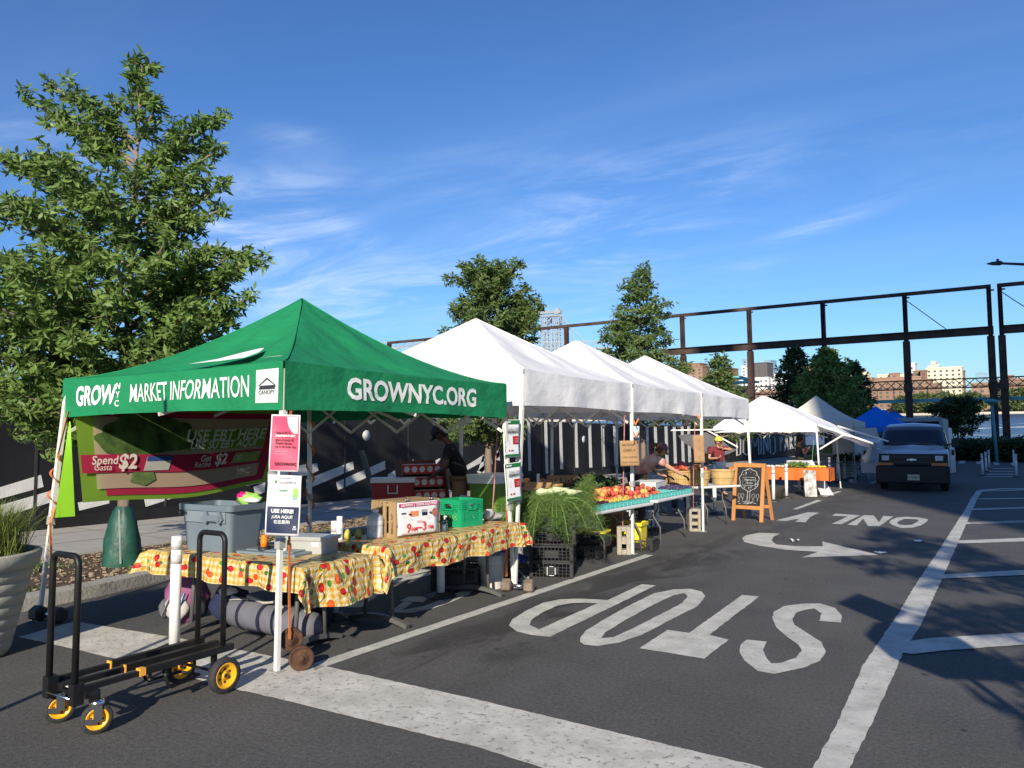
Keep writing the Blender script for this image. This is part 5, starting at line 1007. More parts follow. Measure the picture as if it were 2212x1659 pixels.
wc=thing('wooden_crate','slatted wooden fruit crate on end with a poster clipped on','crate',(-4.92,5.70,TZ),.0)
yd=Vector((.30,.95,0)).normalized()
wc.rotation_euler=(0,0,math.radians(-8))
mb=MB(); w_,d_,h_=.36,.54,.325
for x in (-w_/2+.006,w_/2-.006):
    pass
mb.box((-w_/2+.055,-d_/2,h_/2),(.10,.016,h_)); mb.box((-.02,-d_/2,h_/2),(.10,.016,h_)); mb.box((w_/2-.055,-d_/2,h_/2),(.10,.016,h_)); mb.box((0,-d_/2+.02,.02),(w_,.022,.035)); mb.box((0,-d_/2+.02,h_-.02),(w_,.022,.035)); obj('end_panel',mb,WOOD,wc)
mb=MB(); mb.box((-w_/2+.055,d_/2,h_/2),(.10,.016,h_)); mb.box((w_/2-.055,d_/2,h_/2),(.10,.016,h_)); obj('end_panel',mb,WOOD,wc)
for sx_ in (-1,1):
    mb=MB()
    for z in (.055,.165,.27): mb.box((sx_*(w_/2+.006),0,z),(.012,d_,.09))
    obj('side_slats',mb,WOOD,wc)
mb=MB()
for x in (-.12,0,.12): mb.box((x,0,h_+.006),(.11,d_+.02,.012)); mb.box((x,0,.006),(.11,d_-.02,.010))
obj('top_slats',mb,WOOD,wc)
for s_,x,z in (('Locust Grove Fruit Farm',-.02,.165),('Milton, NY',.125,.13)): lettering(wc,s_,.032 if x<.1 else .042,mat('burnt_ink',(.09,.05,.03),.7,.4,30),frame((x,-d_/2-.009,z),(0,0,1),(-1,0,0)),bold=.02)
import math as _m
cr=math.radians(-8); pc=Vector((w_/2+.02,-.02,.155)); pw=Matrix.Rotation(cr,3,'Z')@pc
poster('white tokens sold here poster with handwritten red hours, clipped to the crate',(-4.92+pw.x+.004,5.70+pw.y),(math.cos(cr),math.sin(cr)),.52,.30,PAPER,[('r',0,.41,.94,.12,MAG),('t','GROWNYC | TOKENS SOLD HERE!',.034,0,.41,PAPER,dict(bold=.02,sx=.86)),('r',-.36,.12,.12,.16,PAPER),('r',-.36,.16,.12,.05,NAVY),('r',-.10,.13,.20,.16,ORN),('r',.14,.18,.14,.12,GREYP),('r',.15,.10,.13,.10,NAVY),('p',[(.38+.07*math.cos(a),.13+.13*math.sin(a)) for a in [i*PI/5 for i in range(10)]],mat('token_brown',(.42,.14,.10),.5,.3,30)),('p',[(-.26,.15),(-.22,.15),(-.22,.18),(-.19,.13),(-.22,.08),(-.22,.11),(-.26,.11)],INKD),('p',[(.24,.15),(.28,.15),(.28,.18),(.31,.13),(.28,.08),(.28,.11),(.24,.11)],INKD),
 ('t','---------------',.014,-.24,.25,GREYP,{}),('t','-----------',.014,.26,.27,GREYP,{}),('t','---------------\n-----------',.012,-.22,-.02,GREYP,{}),('t','---------------\n-----------',.012,.22,.0,GREYP,{}),('t','HOURS:',.022,0,-.12,MAG,{}),('t','9',.115,-.27,-.30,mat('marker_red',(.70,.04,.03),.5),dict(shear=.1,bold=.01)),('t','AM',.055,-.13,-.34,MATS['marker_red'],dict(bold=.012)) ,('t','–',.11,.0,-.29,MATS['marker_red'],dict(bold=.01)),('t','3',.115,.11,-.28,MATS['marker_red'],dict(bold=.01)),('t','PM',.055,.27,-.33,MATS['marker_red'],dict(bold=.012))],TZ+.175,0.,group=None)
for k_,y in enumerate((-.14,.16)):
    q=Matrix.Rotation(cr,3,'Z')@Vector((w_/2-.02,y,h_)); t=thing('binder_clip','black binder clip, %s of the pair holding the tokens poster'%('left one' if k_==0 else 'right one'),'clip',(-4.92+q.x,5.70+q.y,TZ+h_),cr); mb=MB(); mb.prism([(-.03,.012),(.035,.012),(.035,-.05),(.028,-.05)],-.022,.022,Matrix(((1,0,0,0),(0,0,1,0),(0,1,0,0),(0,0,0,1)))); obj('clip_body',mb,BLKP,t); mb=MB(); mb.tube([(.02,-.012,.0),(.0,-.012,.05),(.0,.012,.05),(.02,.012,.0)],.002,5); mb.tube([(.03,-.012,-.03),(.045,-.012,.03),(.045,.012,.03),(.03,.012,-.03)],.002,5); obj('wire_handles',mb,CHROME,t)
sn=thing('sanitizer_bottle','clear pump bottle between the wooden and the green crate','bottle',(-4.72,6.05,TZ)); mb=MB(); mb.lathe([(.0,0),(.03,0),(.032,.01),(.032,.09),(.02,.115),(.012,.12)],n=18); obj('bottle_body',mb,CLR,sn); mb=MB(); mb.tube([(0,0,.12),(0,0,.155)],.008,8); mb.tube([(0,0,.155),(.03,-.01,.150)],.006,6); obj('pump',mb,mat('cap_white',(1,1,1)),sn); mb=MB(); mb.lathe([(0,.004),(.028,.004),(.028,.07),(0,.07)],n=16); obj('gel',mb,mat('gel_blue',(.35,.48,.55),.2,.05,5,trans=.5),sn)
jr=thing('glass_jar','empty glass jar just behind the pump bottle','jar',(-4.90,6.12,TZ)); mb=MB(); mb.lathe([(0,0),(.045,0),(.047,.02),(.047,.13),(.038,.15),(.038,.165)],n=22); obj('jar_glass',mb,CLR,jr); mb=MB(); mb.lathe([(.04,.16),(.04,.185),(0,.186)],n=22); obj('lid',mb,mat('tin_lid',(.25,.25,.24),.3,metal=.8),jr)
# green milk crate
MG=mat('milk_crate_green',(.01,.30,.13),.4,.08,5,.05)
def crate_wall(mb,w,h,mx,lat=True):
    def bx(x0,x1,z0,z1,y0=-.010,y1=.010): 
        c=Vector(((x0+x1)/2,(y0+y1)/2,(z0+z1)/2)); vs=MB().box(c,(x1-x0,y1-y0,z1-z0)); mb.add([mx@Vector(v) for v in vs.v],vs.f)
    def br_(a,b,t=.008,yo=0.):
        vs=MB().bar((a[0],yo,a[1]),(b[0],yo,b[1]),.010,t,(0,1,0)); mb.add([mx@Vector(v) for v in vs.v],vs.f)
    x0,x1=-w/2,w/2
    bx(x0,x1,0,.055); bx(x0,x1,h-.03,h,-.012,.012); bx(x0,x0+.045,.055,h-.03); bx(x1-.045,x1,.055,h-.03)
    for z in (h-.05,h-.07,h-.09): bx(x0,x0+.12,z-.004,z+.004,-.016,.012); bx(x1-.12,x1,z-.004,z+.004,-.016,.012)
    bx(x0+.04,-.062,h-.105,h-.03,-.006,.006); bx(.062,x1-.04,h-.105,h-.03,-.006,.006); bx(-.062,.062,h-.045,h-.03,-.014,.012); bx(-.065,.065,h-.11,h-.095,-.014,.012); bx(-.072,-.058,h-.11,h-.04,-.014,.012); bx(.058,.072,h-.11,h-.04,-.014,.012)
    zt,zb_=h-.108,.055; xl,xr=x0+.045,x1-.045; st_=.036; 
    k=-int((xr-xl)/st_)-8
    while k<24:
        for sg in (1,-1):
            pts=[]; xs0=(xl if sg>0 else xr); 
            a=(xs0+sg*k*st_,zb_); b=(xs0+sg*(k*st_+(zt-zb_)),zt)
            # clip to wall
            p=[a,b]; 
            def clip(p,q):
                (ax,az),(bx_,bz)=p,q
                if max(ax,bx_)<=xl or min(ax,bx_)>=xr: return None
                def atx(x): t=(x-ax)/(bx_-ax); return (x,az+(bz-az)*t)
                P_,Q_=p,q
                if ax<xl: P_=atx(xl)
                if ax>xr: P_=atx(xr)
                if bx_<xl: Q_=atx(xl)
                if bx_>xr: Q_=atx(xr)
                return P_,Q_
            c=clip(a,b)
            if c: br_(c[0],c[1],.008,.002*sg)
        k+=1
mc=thing('milk_crate','bright green plastic milk crate with lattice sides on the roadside table','crate',(-4.93,6.58,TZ),math.radians(-6)); S_=.335
for k_ in range(4):
    a=k_*PI/2; mx=Matrix.Rotation(a,4,'Z')@Matrix.Translation((0,-S_/2,0)); mb=MB(); crate_wall(mb,S_,.28,mx); obj('side_wall',mb,MG,mc)
mb=MB(); mb.box((0,0,.012),(S_-.03,S_-.03,.012)); obj('floor',mb,MG,mc)
mb=MB(); mb.ball((0,0,.07),.12,12,8,(1.1,1.1,.5),.4); mb.ball((.05,-.06,.11),.06,10,8,(1,1,.6),.4); o=obj('bag_heap',mb,mat('lime_bag',(.35,.55,.10),.6,.4,12)); o.location=(-4.93,6.58,TZ+.01); tag(o,'crumpled lime green bags inside the green milk crate','bag')
# ---- under the near table --------------------------------------------
bp_=thing('backpack','pink and purple backpack slumped under the left end of the near table','backpack',(-6.42,4.38,0),.4)
mb=MB(); mb.ball((0,0,.24),.20,20,14,(1.0,.75,1.2),.22); obj('bag_body',mb,mat('mauve_fabric',(.22,.07,.16),.8,.15,7,.3),bp_)
for c_,(x,y,z),s_,cc in (('front_pocket',(.0,-.15,.16),(.85,.35,.8),(.45,.43,.42)),('side_pocket',(.17,-.04,.15),(.35,.6,.7),(.09,.09,.10)),('side_pocket',(-.17,-.06,.13),(.35,.6,.6),(.10,.10,.11))):
    mb=MB(); mb.ball((x,y,z),.14,14,10,s_,.2); obj(c_,mb,mat('bp_%s%d'%(c_,int(x*100)),cc,.8,.1,7,.2),bp_)
mb=MB(); mb.bar((.02,-.20,.05),(.10,-.19,.30),.03,.006); obj('strap',mb,mat('sky_blue_strap',(.10,.42,.62),.7),bp_)
mb=MB(); mb.bar((-.02,-.19,.30),(-.11,-.20,.10),.04,.006); obj('strap',mb,mat('grey_strap',(.20,.19,.20),.7),bp_)
nb=thing('shoulder_bag','navy bag with a white flap beside the pink backpack','bag',(-6.02,4.55,0),.2); mb=MB(); mb.ball((0,0,.16),.20,18,12,(1.1,.7,.85),.3); obj('bag_body',mb,mat('navy_fabric',(.015,.02,.06),.8,.2,7,.3),nb); mb=MB(); mb.ball((.02,-.05,.30),.09,12,8,(1.1,.7,.4),.3); obj('flap',mb,mat('white_fabric',(.6,.6,.6),.8,.1,7),nb)
df=thing('duffel_bag','long grey duffel bag with navy bands lying under the near table','duffel bag',(-5.42,4.50,0),math.radians(-4))
mb=MB(); mb.lathe([(0,-.62),(.08,-.61),(.13,-.52),(.14,-.2),(.13,.1),(.14,.4),(.12,.58),(.06,.63),(0,.635)],(0,0,.13),24,'X',wob=lambda a,z:1+.07*mnoise.noise(Vector((math.cos(a)*2,math.sin(a)*2,z*5)))); obj('bag_body',mb,mat('grey_nylon',(.13,.13,.155),.7,.15,6,.4,7),df)
for x in (-.28,.02,.30): mb=MB(); mb.lathe([(.142,-.022),(.145,0),(.142,.022)],(x,0,.13),24,'X'); obj('band',mb,mat('navy_band',(.012,.014,.04),.7),df)
mb=MB(); mb.tube([(-.25,-.05,.26),(-.2,-.08,.31),(0,-.06,.27),(.2,-.08,.31),(.26,-.05,.26)],.014,6); mb.bar((-.45,-.08,.25),(-.1,-.05,.29),.05,.006); obj('handle_straps',mb,mat('pale_strap',(.38,.37,.33),.8),df)
bb=thing('black_bag','dark flat bag propped behind the grey duffel','bag',(-5.45,4.95,0),.1); mb=MB(); mb.box((0,0,.17),(.55,.14,.34),mx=Matrix.Rotation(-.25,3,'X')); bevel(obj('bag_body',mb,mat('dark_fabric',(.028,.027,.027),.8,.2,6,.3),bb),.04,3)
# bucket, crates and bags under the roadside table
bk=thing('bucket','white plastic bucket behind the dumbbell under the roadside table','bucket',(-4.93,7.18,0)); mb=MB(); mb.lathe([(.0,0),(.125,0),(.13,.01),(.143,.27),(.150,.275),(.150,.285),(.146,.29),(.150,.30),(.150,.31),(.146,.315),(.152,.37),(.147,.372),(.13,.05),(0,.04)],n=30); obj('bucket_body',mb,mat('bucket_white',(.60,.60,.56),.4,.10,5,.1),bk)
def rattan(): pass
# vented black crates
def veg_crate(name,label,loc,rz,w=.60,d=.40,h=.20,group='stacked black produce crates',m=BLKP,cols=(11,7),rows=3):
    t=thing(name,label,'crate',loc,rz,group)
    for (nx,wd,mx) in ((cols[0],w,Matrix.Translation((0,-d/2,0))),(cols[0],w,Matrix.Translation((0,d/2,0))),(cols[1],d,Matrix.Translation((-w/2,0,0))@Matrix.Rotation(PI/2,4,'Z')),(cols[1],d,Matrix.Translation((w/2,0,0))@Matrix.Rotation(PI/2,4,'Z'))):
        mb=MB()
        def bx(x0,x1,z0,z1,t_=.009): 
            q=MB().box(((x0+x1)/2,0,(z0+z1)/2),(x1-x0,t_*2,z1-z0)); mb.add([mx@Vector(v) for v in q.v],q.f)
        bx(-wd/2,wd/2,0,.022,.012); bx(-wd/2,wd/2,h-.022,h-.004,.014); bx(-wd/2,-wd/2+.03,0,h-.01,.012); bx(wd/2-.03,wd/2,0,h-.01,.012)
        for k_ in range(rows): z=.022+(h-.05)*(k_+1)/(rows+1); bx(-wd/2,wd/2,z-.003,z+.003)
        for k_ in range(nx): x=-wd/2+wd*(k_+.5)/nx; bx(x-.0035,x+.0035,.02,h-.02,.007)
        bx(-.08,.08,h*.25,h*.72,.004)
        obj('side_wall',mb,m,t)
    mb=MB(); mb.box((0,0,.012),(w-.02,d-.02,.012)); obj('floor',mb,m,t); return t
q=math.radians(64)
SX,SY=-4.72,8.20; srz=math.radians(24)
lbs=['bottom black produce crate of the fennel stack','second black produce crate from the ground in the fennel stack','third black produce crate under the fennel fronds','topmost black produce crate buried in fennel fronds']
for k_ in range(4):
    veg_crate('produce_crate',lbs[k_],(SX+random.uniform(-.006,.006),SY+(.0 if k_<2 else .05),.193*k_),srz+random.uniform(-.01,.01),w=.50,d=.44,h=.195)
mb=MB()
for (x,y,w_,h_) in ((-.05,0,.006,.10),(.045,0,.006,.08),(0,-.05,.06,.006),(.0,.055,.05,.005)): mb.box((x,-.236,.09+y),(w_,.002,h_))
o=obj('torn_label',mb,PAPER); o.location=(SX,SY,0); o.rotation_euler=(0,0,srz); o.parent=None; tag(o,'torn white sticker remains on the lowest crate of the fennel stack','sticker')
# fennel
FEN=leaf_mat('fennel_frond',(.065,.13,.025),(.17,.27,.07)); BULB=mat('fennel_bulb',(.55,.62,.36),.45,.15,7)
def fennel():
    t=thing('fennel_heap','heap of fennel with pale bulbs and feathery fronds spilling over the crates','fennel',(-4.72,8.22,.78)); st=MB(); rg=random.Random(4); fr=[]; 
    for i in range(58):
        a=2*PI*i/58+rg.uniform(-.1,.1); L=rg.uniform(.38,.64); s0=Vector((rg.uniform(-.15,.15),rg.uniform(-.15,.15),.08+rg.random()*.08)); pts=[]
        for k_ in range(7):
            u=k_/6; pts.append(s0+Vector((math.cos(a)*L*(u**.75)*.86,math.sin(a)*L*(u**.75)*1.15,.07*math.sin(PI*u)-.55*L*u**2.1*rg.uniform(.8,1.1)*1.05)))
        st.tube(pts,[.006*(1-.75*k_/6)+.001 for k_ in range(7)],5,False)
        for k_ in range(int(75)):
            u=.15+.85*rg.random(); ii=min(int(u*6),5); p=pts[ii].lerp(pts[ii+1],u*6-ii); r_=.11*(1.1-.4*u); fr.append((p.x+rg.gauss(0,r_*.5),p.y+rg.gauss(0,r_*.5),p.z+rg.gauss(0,r_*.4)-.02))
    for i in range(10):
        a=rg.uniform(.3,1.6); p0=Vector((.1,.35,.05)); p1=p0+Vector((.05+.1*rg.random(),.25+.15*rg.random(),.30*rg.random()+.05)); st.tube([p0,p1],[.005,.002],4,False)
        for k_ in range(60): p=p0.lerp(p1,rg.uniform(.3,1)); fr.append((p.x+rg.gauss(0,.03),p.y+rg.gauss(0,.03),p.z+rg.gauss(0,.03)))
    obj('stalks',st,mat('fennel_stalk',(.18,.30,.07),.5,.15,9),t)
    obj('fronds',leaves_mesh(fr,.075,.0016,9,.02,3,'fronds'),FEN,t)
    for (x,y,z,a,s_) in ((-.14,-.06,.22,.4,1.1),(-.03,-.02,.23,.5,.9),(.06,.10,.22,.8,1.05),(.14,.18,.21,1.0,.9),(-.02,.08,.25,.6,.8)):
        mb=MB(); R=Matrix.Rotation(a,3,'Z')@Matrix.Rotation(PI/2-.1,3,'Y'); mb.lathe([(0,-.06*s_),(.03*s_,-.055*s_),(.048*s_,-.02*s_),(.045*s_,.02*s_),(.028*s_,.07*s_),(.018*s_,.13*s_),(.004*s_,.18*s_)],(x,y,z),12,mx=R,wob=lambda a_,z_:1+.12*math.sin(a_*4)); obj('bulb',mb,BULB,t)
fennel()
for (x,y,z,r_,lb) in ((-5.35,8.4,.72,.22,'dark bunch of dill piled on the white table behind the fennel'),): 
    t=thing('herb_bunch',lb,'herbs',(x,y,z)); rg=random.Random(9); obj('fronds',leaves_mesh([(rg.gauss(0,r_),rg.gauss(0,r_),rg.random()*.12) for _ in range(700)],.07,.002,8,.02,3),FEN,t)
# ---- stall one: white tables, coolers, boxes --------------------------
folding_table('white table carrying the green cooler behind the roadside posters',(-5.62,8.30),1.6,.76,PI/2,PLW,'F',group='white folding tables of the stalls')
def cooler(label,loc,rz,w,d,h,body,lid,open_=False,lidm=None):
    t=thing('cooler',label,'cooler',loc,rz); mb=MB(); tub(mb,w,d,h,.94,.04,.012,.03,.06); obj('cooler_body',mb,body,t); mb=MB(); mb.box((0,0,h-.03),(w+.02,d+.02,.07)); bevel(obj('rim',mb,lid,t),.01)
    mb=MB(); mb.tube([(-.07,-d/2-.02,h-.10),(-.07,-d/2-.03,h-.22),(.07,-d/2-.03,h-.22),(.07,-d/2-.02,h-.10)],.012,6); obj('handle',mb,lid,t)
    mb=MB()
    if open_: 
        R=Matrix.Rotation(-.28,3,'Y'); mb.box((-w/2-.10,0,h+.20),(.045,d+.0,.46),mx=R); mb.box((-w/2-.075,0,h+.20),(.02,d*.8,.36),mx=R)
    else: mb.box((0,0,h+.025),(w+.03,d+.03,.05))
    bevel(obj('lid',mb,lidm or lid,t),.012,2); return t
WP=mat('cooler_white',(.62,.62,.58),.45,.05,5); RD=mat('cooler_red',(.28,.012,.014),.4,.06,4); GRC=mat('cooler_green',(.10,.22,.022),.45,.06,4); GLID=mat('lid_slate',(.07,.08,.08),.6,.1,6)
cg=cooler('large lime green cooler with white lid on the stall table',(xat(1070,8.35,1.),8.35,.735),PI/2,.62,.44,.42,GRC,WP)
q=gp(848,1040,9.2); cooler('red cooler with its slate grey lid propped open behind the wooden crate',(xat(850,9.0,.9),9.0,.62),PI/2-.9,.66,.42,.44,RD,WP,True,GLID)
folding_table('low table carrying the red cooler in the shade',(xat(880,9.4,.9),9.4),1.6,.7,PI/2,mat('shaded_white_top',(.4,.4,.38),.5),'F',h=.62,group='white folding tables of the stalls')  # white tabletop in a darker copy, its shade put into the colour
# jam-jar display: tilted boxes of red labelled cartons
dsp=thing('carton_display','tilted wooden display of red and white cartons beside the red cooler','display',(xat(912,9.5,1.),9.5,.66),math.radians(60))
EGG=mat('carton_red',(.42,.035,.025),.5,.1,6); EGW=mat('carton_white',(.62,.58,.52),.5,.08,9)
mb=MB(); mb.box((-.36,0,.30),(.02,.3,.75),mx=Matrix.Rotation(-.4,3,'X')); mb.box((.36,0,.30),(.02,.3,.75),mx=Matrix.Rotation(-.4,3,'X')); mb.box((0,.18,.28),(.7,.02,.8),mx=Matrix.Rotation(-.4,3,'X')); obj('frame',mb,mat('display_wood',(.16,.05,.035),.7,.2,6),dsp)
for r_ in range(3):
    mb=MB(); z=.12+r_*.20; y=-.10+r_*.10; mb.box((0,y,z),(.66,.20,.15)); obj('carton',mb,EGG,dsp)
    mb=MB()
    for k_ in range(5): mb.lathe([(.0,-.001),(.030,-.001),(.045,.002),(.048,.0)],(-.26+k_*.13,y-.102,z),14,'Y'); mb.box((-.26+k_*.13,y,z+.077),(.10,.18,.004))
    obj('carton_print',mb,EGW,dsp)
for k_,(x,y,z,w_,lb) in enumerate([(-6.1,9.2,.74,.34,'low carton of red tins on the stall table behind the milk crate'),(-6.0,9.7,.74,.34,'second carton of red tins farther back on the stall table')]):
    t=thing('tin_carton',lb,'carton',(x,y,z),.5); mb=MB(); mb.box((0,0,.03),(w_,.24,.06)); obj('tray',mb,CARDD,t)
    for a in range(4):
        mb=MB(); mb.lathe([(.033,.0),(.033,.10),(0,.101)],(-.12+a*.08,-.06,.01),12); obj('tin',mb,EGG,t)
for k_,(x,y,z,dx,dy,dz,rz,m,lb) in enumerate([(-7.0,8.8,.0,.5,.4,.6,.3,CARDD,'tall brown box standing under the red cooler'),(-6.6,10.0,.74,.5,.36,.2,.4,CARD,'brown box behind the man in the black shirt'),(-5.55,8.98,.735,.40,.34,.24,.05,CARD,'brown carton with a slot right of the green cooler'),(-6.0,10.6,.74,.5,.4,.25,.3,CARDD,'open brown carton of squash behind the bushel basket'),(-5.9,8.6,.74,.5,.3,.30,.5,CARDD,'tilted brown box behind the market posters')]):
    t=thing('cardboard_box',lb,'box',(x,y,z),rz,'cardboard boxes in the stall'); mb=MB(); mb.box((0,0,dz/2),(dx,dy,dz)); obj('box_body',mb,m,t); mb=MB(); mb.box((0,dy/2+.07,dz+.03),(dx,.16,.008),mx=Matrix.Rotation(.5,3,'X')); obj('flap',mb,m,t); obj('slot',MB().box((0,-dy/2-.002,dz*.6),(.03,.004,.06)),INKD,t)
# bushel baskets
BASK=mat('basket_wood',(.50,.34,.14),.7,.16,5,.35,22,stretch=(1,1,.15)); BASKD=mat('basket_band',(.42,.27,.10),.7,.15,6)
def basket(label,loc,r=.235,h=.285,group='wooden bushel baskets'):
    t=thing('bushel_basket',label,'basket',loc,random.random(),group)
    mb=MB(); n=30
    for k_ in range(n):
        a=2*PI*k_/n; a2=a+2*PI/n*.93; rr=1.0+.008*(k_%2)
        for (z0,r0,z1,r1) in ((0,.78,h*.5,.93),(h*.5,.93,h,1.0)):
            mb.add([(r*r0*rr*math.cos(a),r*r0*rr*math.sin(a),z0),(r*r0*rr*math.cos(a2),r*r0*rr*math.sin(a2),z0),(r*r1*rr*math.cos(a2),r*r1*rr*math.sin(a2),z1),(r*r1*rr*math.cos(a),r*r1*rr*math.sin(a),z1)],[(0,1,2,3)])
    mb.lathe([(0,.005),(r*.76,.005)],n=24); obj('slats',mb,BASK,t)
    for z,rr in ((h*.5,.955),(h-.02,1.02),(.02,.80)):
        mb=MB(); mb.lathe([(r*rr,-.014),(r*rr+.006,0),(r*rr,.014)],(0,0,z),30); obj('hoop',mb,BASKD,t)
    return t
basket('bushel basket behind the market posters with a white price card',(-5.70,9.75,.735),.22,.27)
pc=thing('price_card','white printed price card standing on the shaded bushel basket','sign',(-5.92,9.85,1.0)); mb=MB(); mb.box((0,0,.07),(.004,.17,.13),mx=Matrix.Rotation(.3,3,'Z')); obj('card',mb,PAPER,pc); lettering(pc,'-- ----\n-------\n-----',.022,INKD,frame((.006,0,.07),(-.29,.95,0),(0,0,1)))
# produce behind, in shade
rg=random.Random(12)
def pile(name,label,cat,loc,n,r,m,ext,sq=(1,1,1),group=None,bump=.1):
    t=thing(name,label,cat,loc,0,group); 
    for i in range(n):
        mb=MB(); mb.ball((rg.uniform(-ext[0],ext[0]),rg.uniform(-ext[1],ext[1]),rg.uniform(0,ext[2])),r*rg.uniform(.8,1.15),10,8,sq,bump); obj(cat.replace(' ','_'),mb,m,t)
    return t
GRV=mat('squash_green',(.03,.08,.02),.5,.3,7); YLV=mat('squash_yellow',(.60,.42,.05),.45,.12,7); ORV=mat('squash_orange',(.62,.22,.03),.45,.12,7); PUR=mat('eggplant_purple',(.05,.012,.04),.3,.2,7); WHV=mat('turnip_white',(.55,.5,.4),.5,.1,7)
folding_table('long white table at the back of the first stall, piled with vegetables',(-6.6,11.7),2.6,.76,PI/2,mat('shaded_white_top',(.4,.4,.38),.5),'F',group='white folding tables of the stalls')
folding_table('white table behind the fennel holding green leaves and orange baskets',(-5.95,11.2),2.0,.70,PI/2,mat('shaded_white_top',(.4,.4,.38),.5),'F',group='white folding tables of the stalls')
for (nm,lb,ct,loc,n,r_,m,e,s_) in [('eggplant_pile','heap of dark eggplants at the back of the first stall','eggplant',(-6.6,12.0,.78),16,.07,PUR,(.25,.3,.12),(1,1.6,.8)),('squash_pile','orange squashes heaped on the back vegetable table','squash',(-6.5,11.2,.80),9,.075,ORV,(.2,.22,.10),(1,1.2,.9)),('zucchini_pile','green zucchini heaped on the back vegetable table','zucchini',(-6.5,10.5,.80),14,.05,GRV,(.2,.3,.12),(1,2.4,1)),('yellow_squash_pile','long yellow squashes standing up in a bin near the woman','squash',(-6.5,12.7,.84),8,.055,YLV,(.15,.2,.12),(1,2.2,1)),('turnip_pile','pale turnips on top of the green cooler boxes','turnip',(-5.9,8.9,1.06),9,.05,WHV,(.18,.16,.06),(1,1,1)),('pepper_pile','orange peppers heaped behind the man in black','pepper',(-6.5,10.1,.98),12,.05,ORV,(.18,.2,.06),(1,1.6,.8))]:
    pile(nm,lb,ct,loc,n,r_,m,e,s_)
for k_,(x,y,s_) in enumerate([(-5.95,10.6,1),(-5.9,11.3,.9),(-6.0,11.9,1.1)]):
    t=thing('leafy_greens',['dark curly greens above the left orange basket','dark curly greens above the right orange basket','dark greens beside the watermelon'][k_],'greens',(x,y,.80),0,'bunches of dark greens on the shaded table'); obj('leaves',leaves_mesh([(rg.gauss(0,.16*s_),rg.gauss(0,.2*s_),rg.random()*.16) for _ in range(350)],.07,.022,6,.02,k_+50),LEAFD,t)
for k_,(x,y,m,lb) in enumerate([(-5.62,10.65,ORV,'orange slatted pint basket under the dark greens'),(-5.60,11.15,mat('basket_red',(.45,.05,.02),.5),'red slatted pint basket right of the orange one')]):
    t=thing('slatted_basket',lb,'basket',(x,y,.735),0,'slatted plastic baskets under the greens'); mb=MB()
    for a in range(9): mb.box((.14,-.2+a*.05,.06),(.008,.022,.12)); mb.box((-.14,-.2+a*.05,.06),(.008,.022,.12))
    for a in range(6): mb.box((-.13+a*.05,-.21,.06),(.022,.008,.12)); mb.box((-.13+a*.05,.21,.06),(.022,.008,.12))
    mb.box((0,0,.008),(.28,.42,.012)); mb.box((.145,0,.12),(.01,.43,.014)); mb.box((0,-.215,.12),(.29,.01,.014)); obj('basket_body',mb,m,t)
wm=thing('watermelon','striped dark watermelon at the back near the leaning woman','watermelon',(-6.2,12.4,.88)); mb=MB(); mb.ball((0,0,0),.15,18,12,(1,1.35,.95)); obj('melon',mb,mat('melon_stripe',(.012,.05,.015),.4,.8,5,c2=(.10,.2,.05),stretch=(1,.2,1)),wm)
# ---- fruit tables -----------------------------------------------------
FT='white folding tables with fruit along the road'
folding_table('white plastic table nearer the fennel with peaches and plums',(-4.88,9.95),1.75,.74,PI/2-.03,PLW,'F',h=.70,group=FT)
folding_table('white plastic table with peaches, berries and teal boxes next to the woman',(-4.86,11.78),1.80,.74,PI/2+.04,PLW,'F',h=.725,group=FT)
PUN=mat('teal_pulp',(.10,.42,.40),.7,.08,9,.3,30)
pun=thing('fruit_box','small teal pulp fruit box in the front rows of the fruit tables','fruit box',(0,0,0),0,'teal pulp fruit boxes on the fruit tables')
mb=MB(); tub(mb,.125,.125,.085,.78,.012,.006,.006,.008); obj('box_body',mb,PUN,pun); mb=MB()
for s in (-1,1):
    for k_ in (-.03,0,.03): mb.box((k_,s*.0625,.045),(.006,.005,.07)); mb.box((s*.0625,k_,.045),(.005,.006,.07))
obj('ribs',mb,PUN,pun)
def fruit(name,label,cat,r,m,sq,group):
    mb=MB(); mb.ball((0,0,0),r,12,9,sq,.06); o=obj(name,mb,m); return tag(o,label,cat,group)
def fm(name,c,c2):
    m=mat(name,c,.5,.0,16,c2=c2,detail=3); N=m.node_tree; mx=[n for n in N.nodes if n.type=='MIX'][0]; src=mx.inputs[0].links[0].from_socket
    oi=N.nodes.new('ShaderNodeObjectInfo'); a=N.nodes.new('ShaderNodeMath'); a.operation='MULTIPLY_ADD'; N.links.new(oi.outputs['Random'],a.inputs[0]); a.inputs[1].default_value=1.5; a.inputs[2].default_value=-.75
    b=N.nodes.new('ShaderNodeMath'); b.operation='ADD'; b.use_clamp=True; N.links.new(a.outputs[0],b.inputs[0]); N.links.new(src,b.inputs[1]); N.links.new(b.outputs[0],mx.inputs[0]); return m
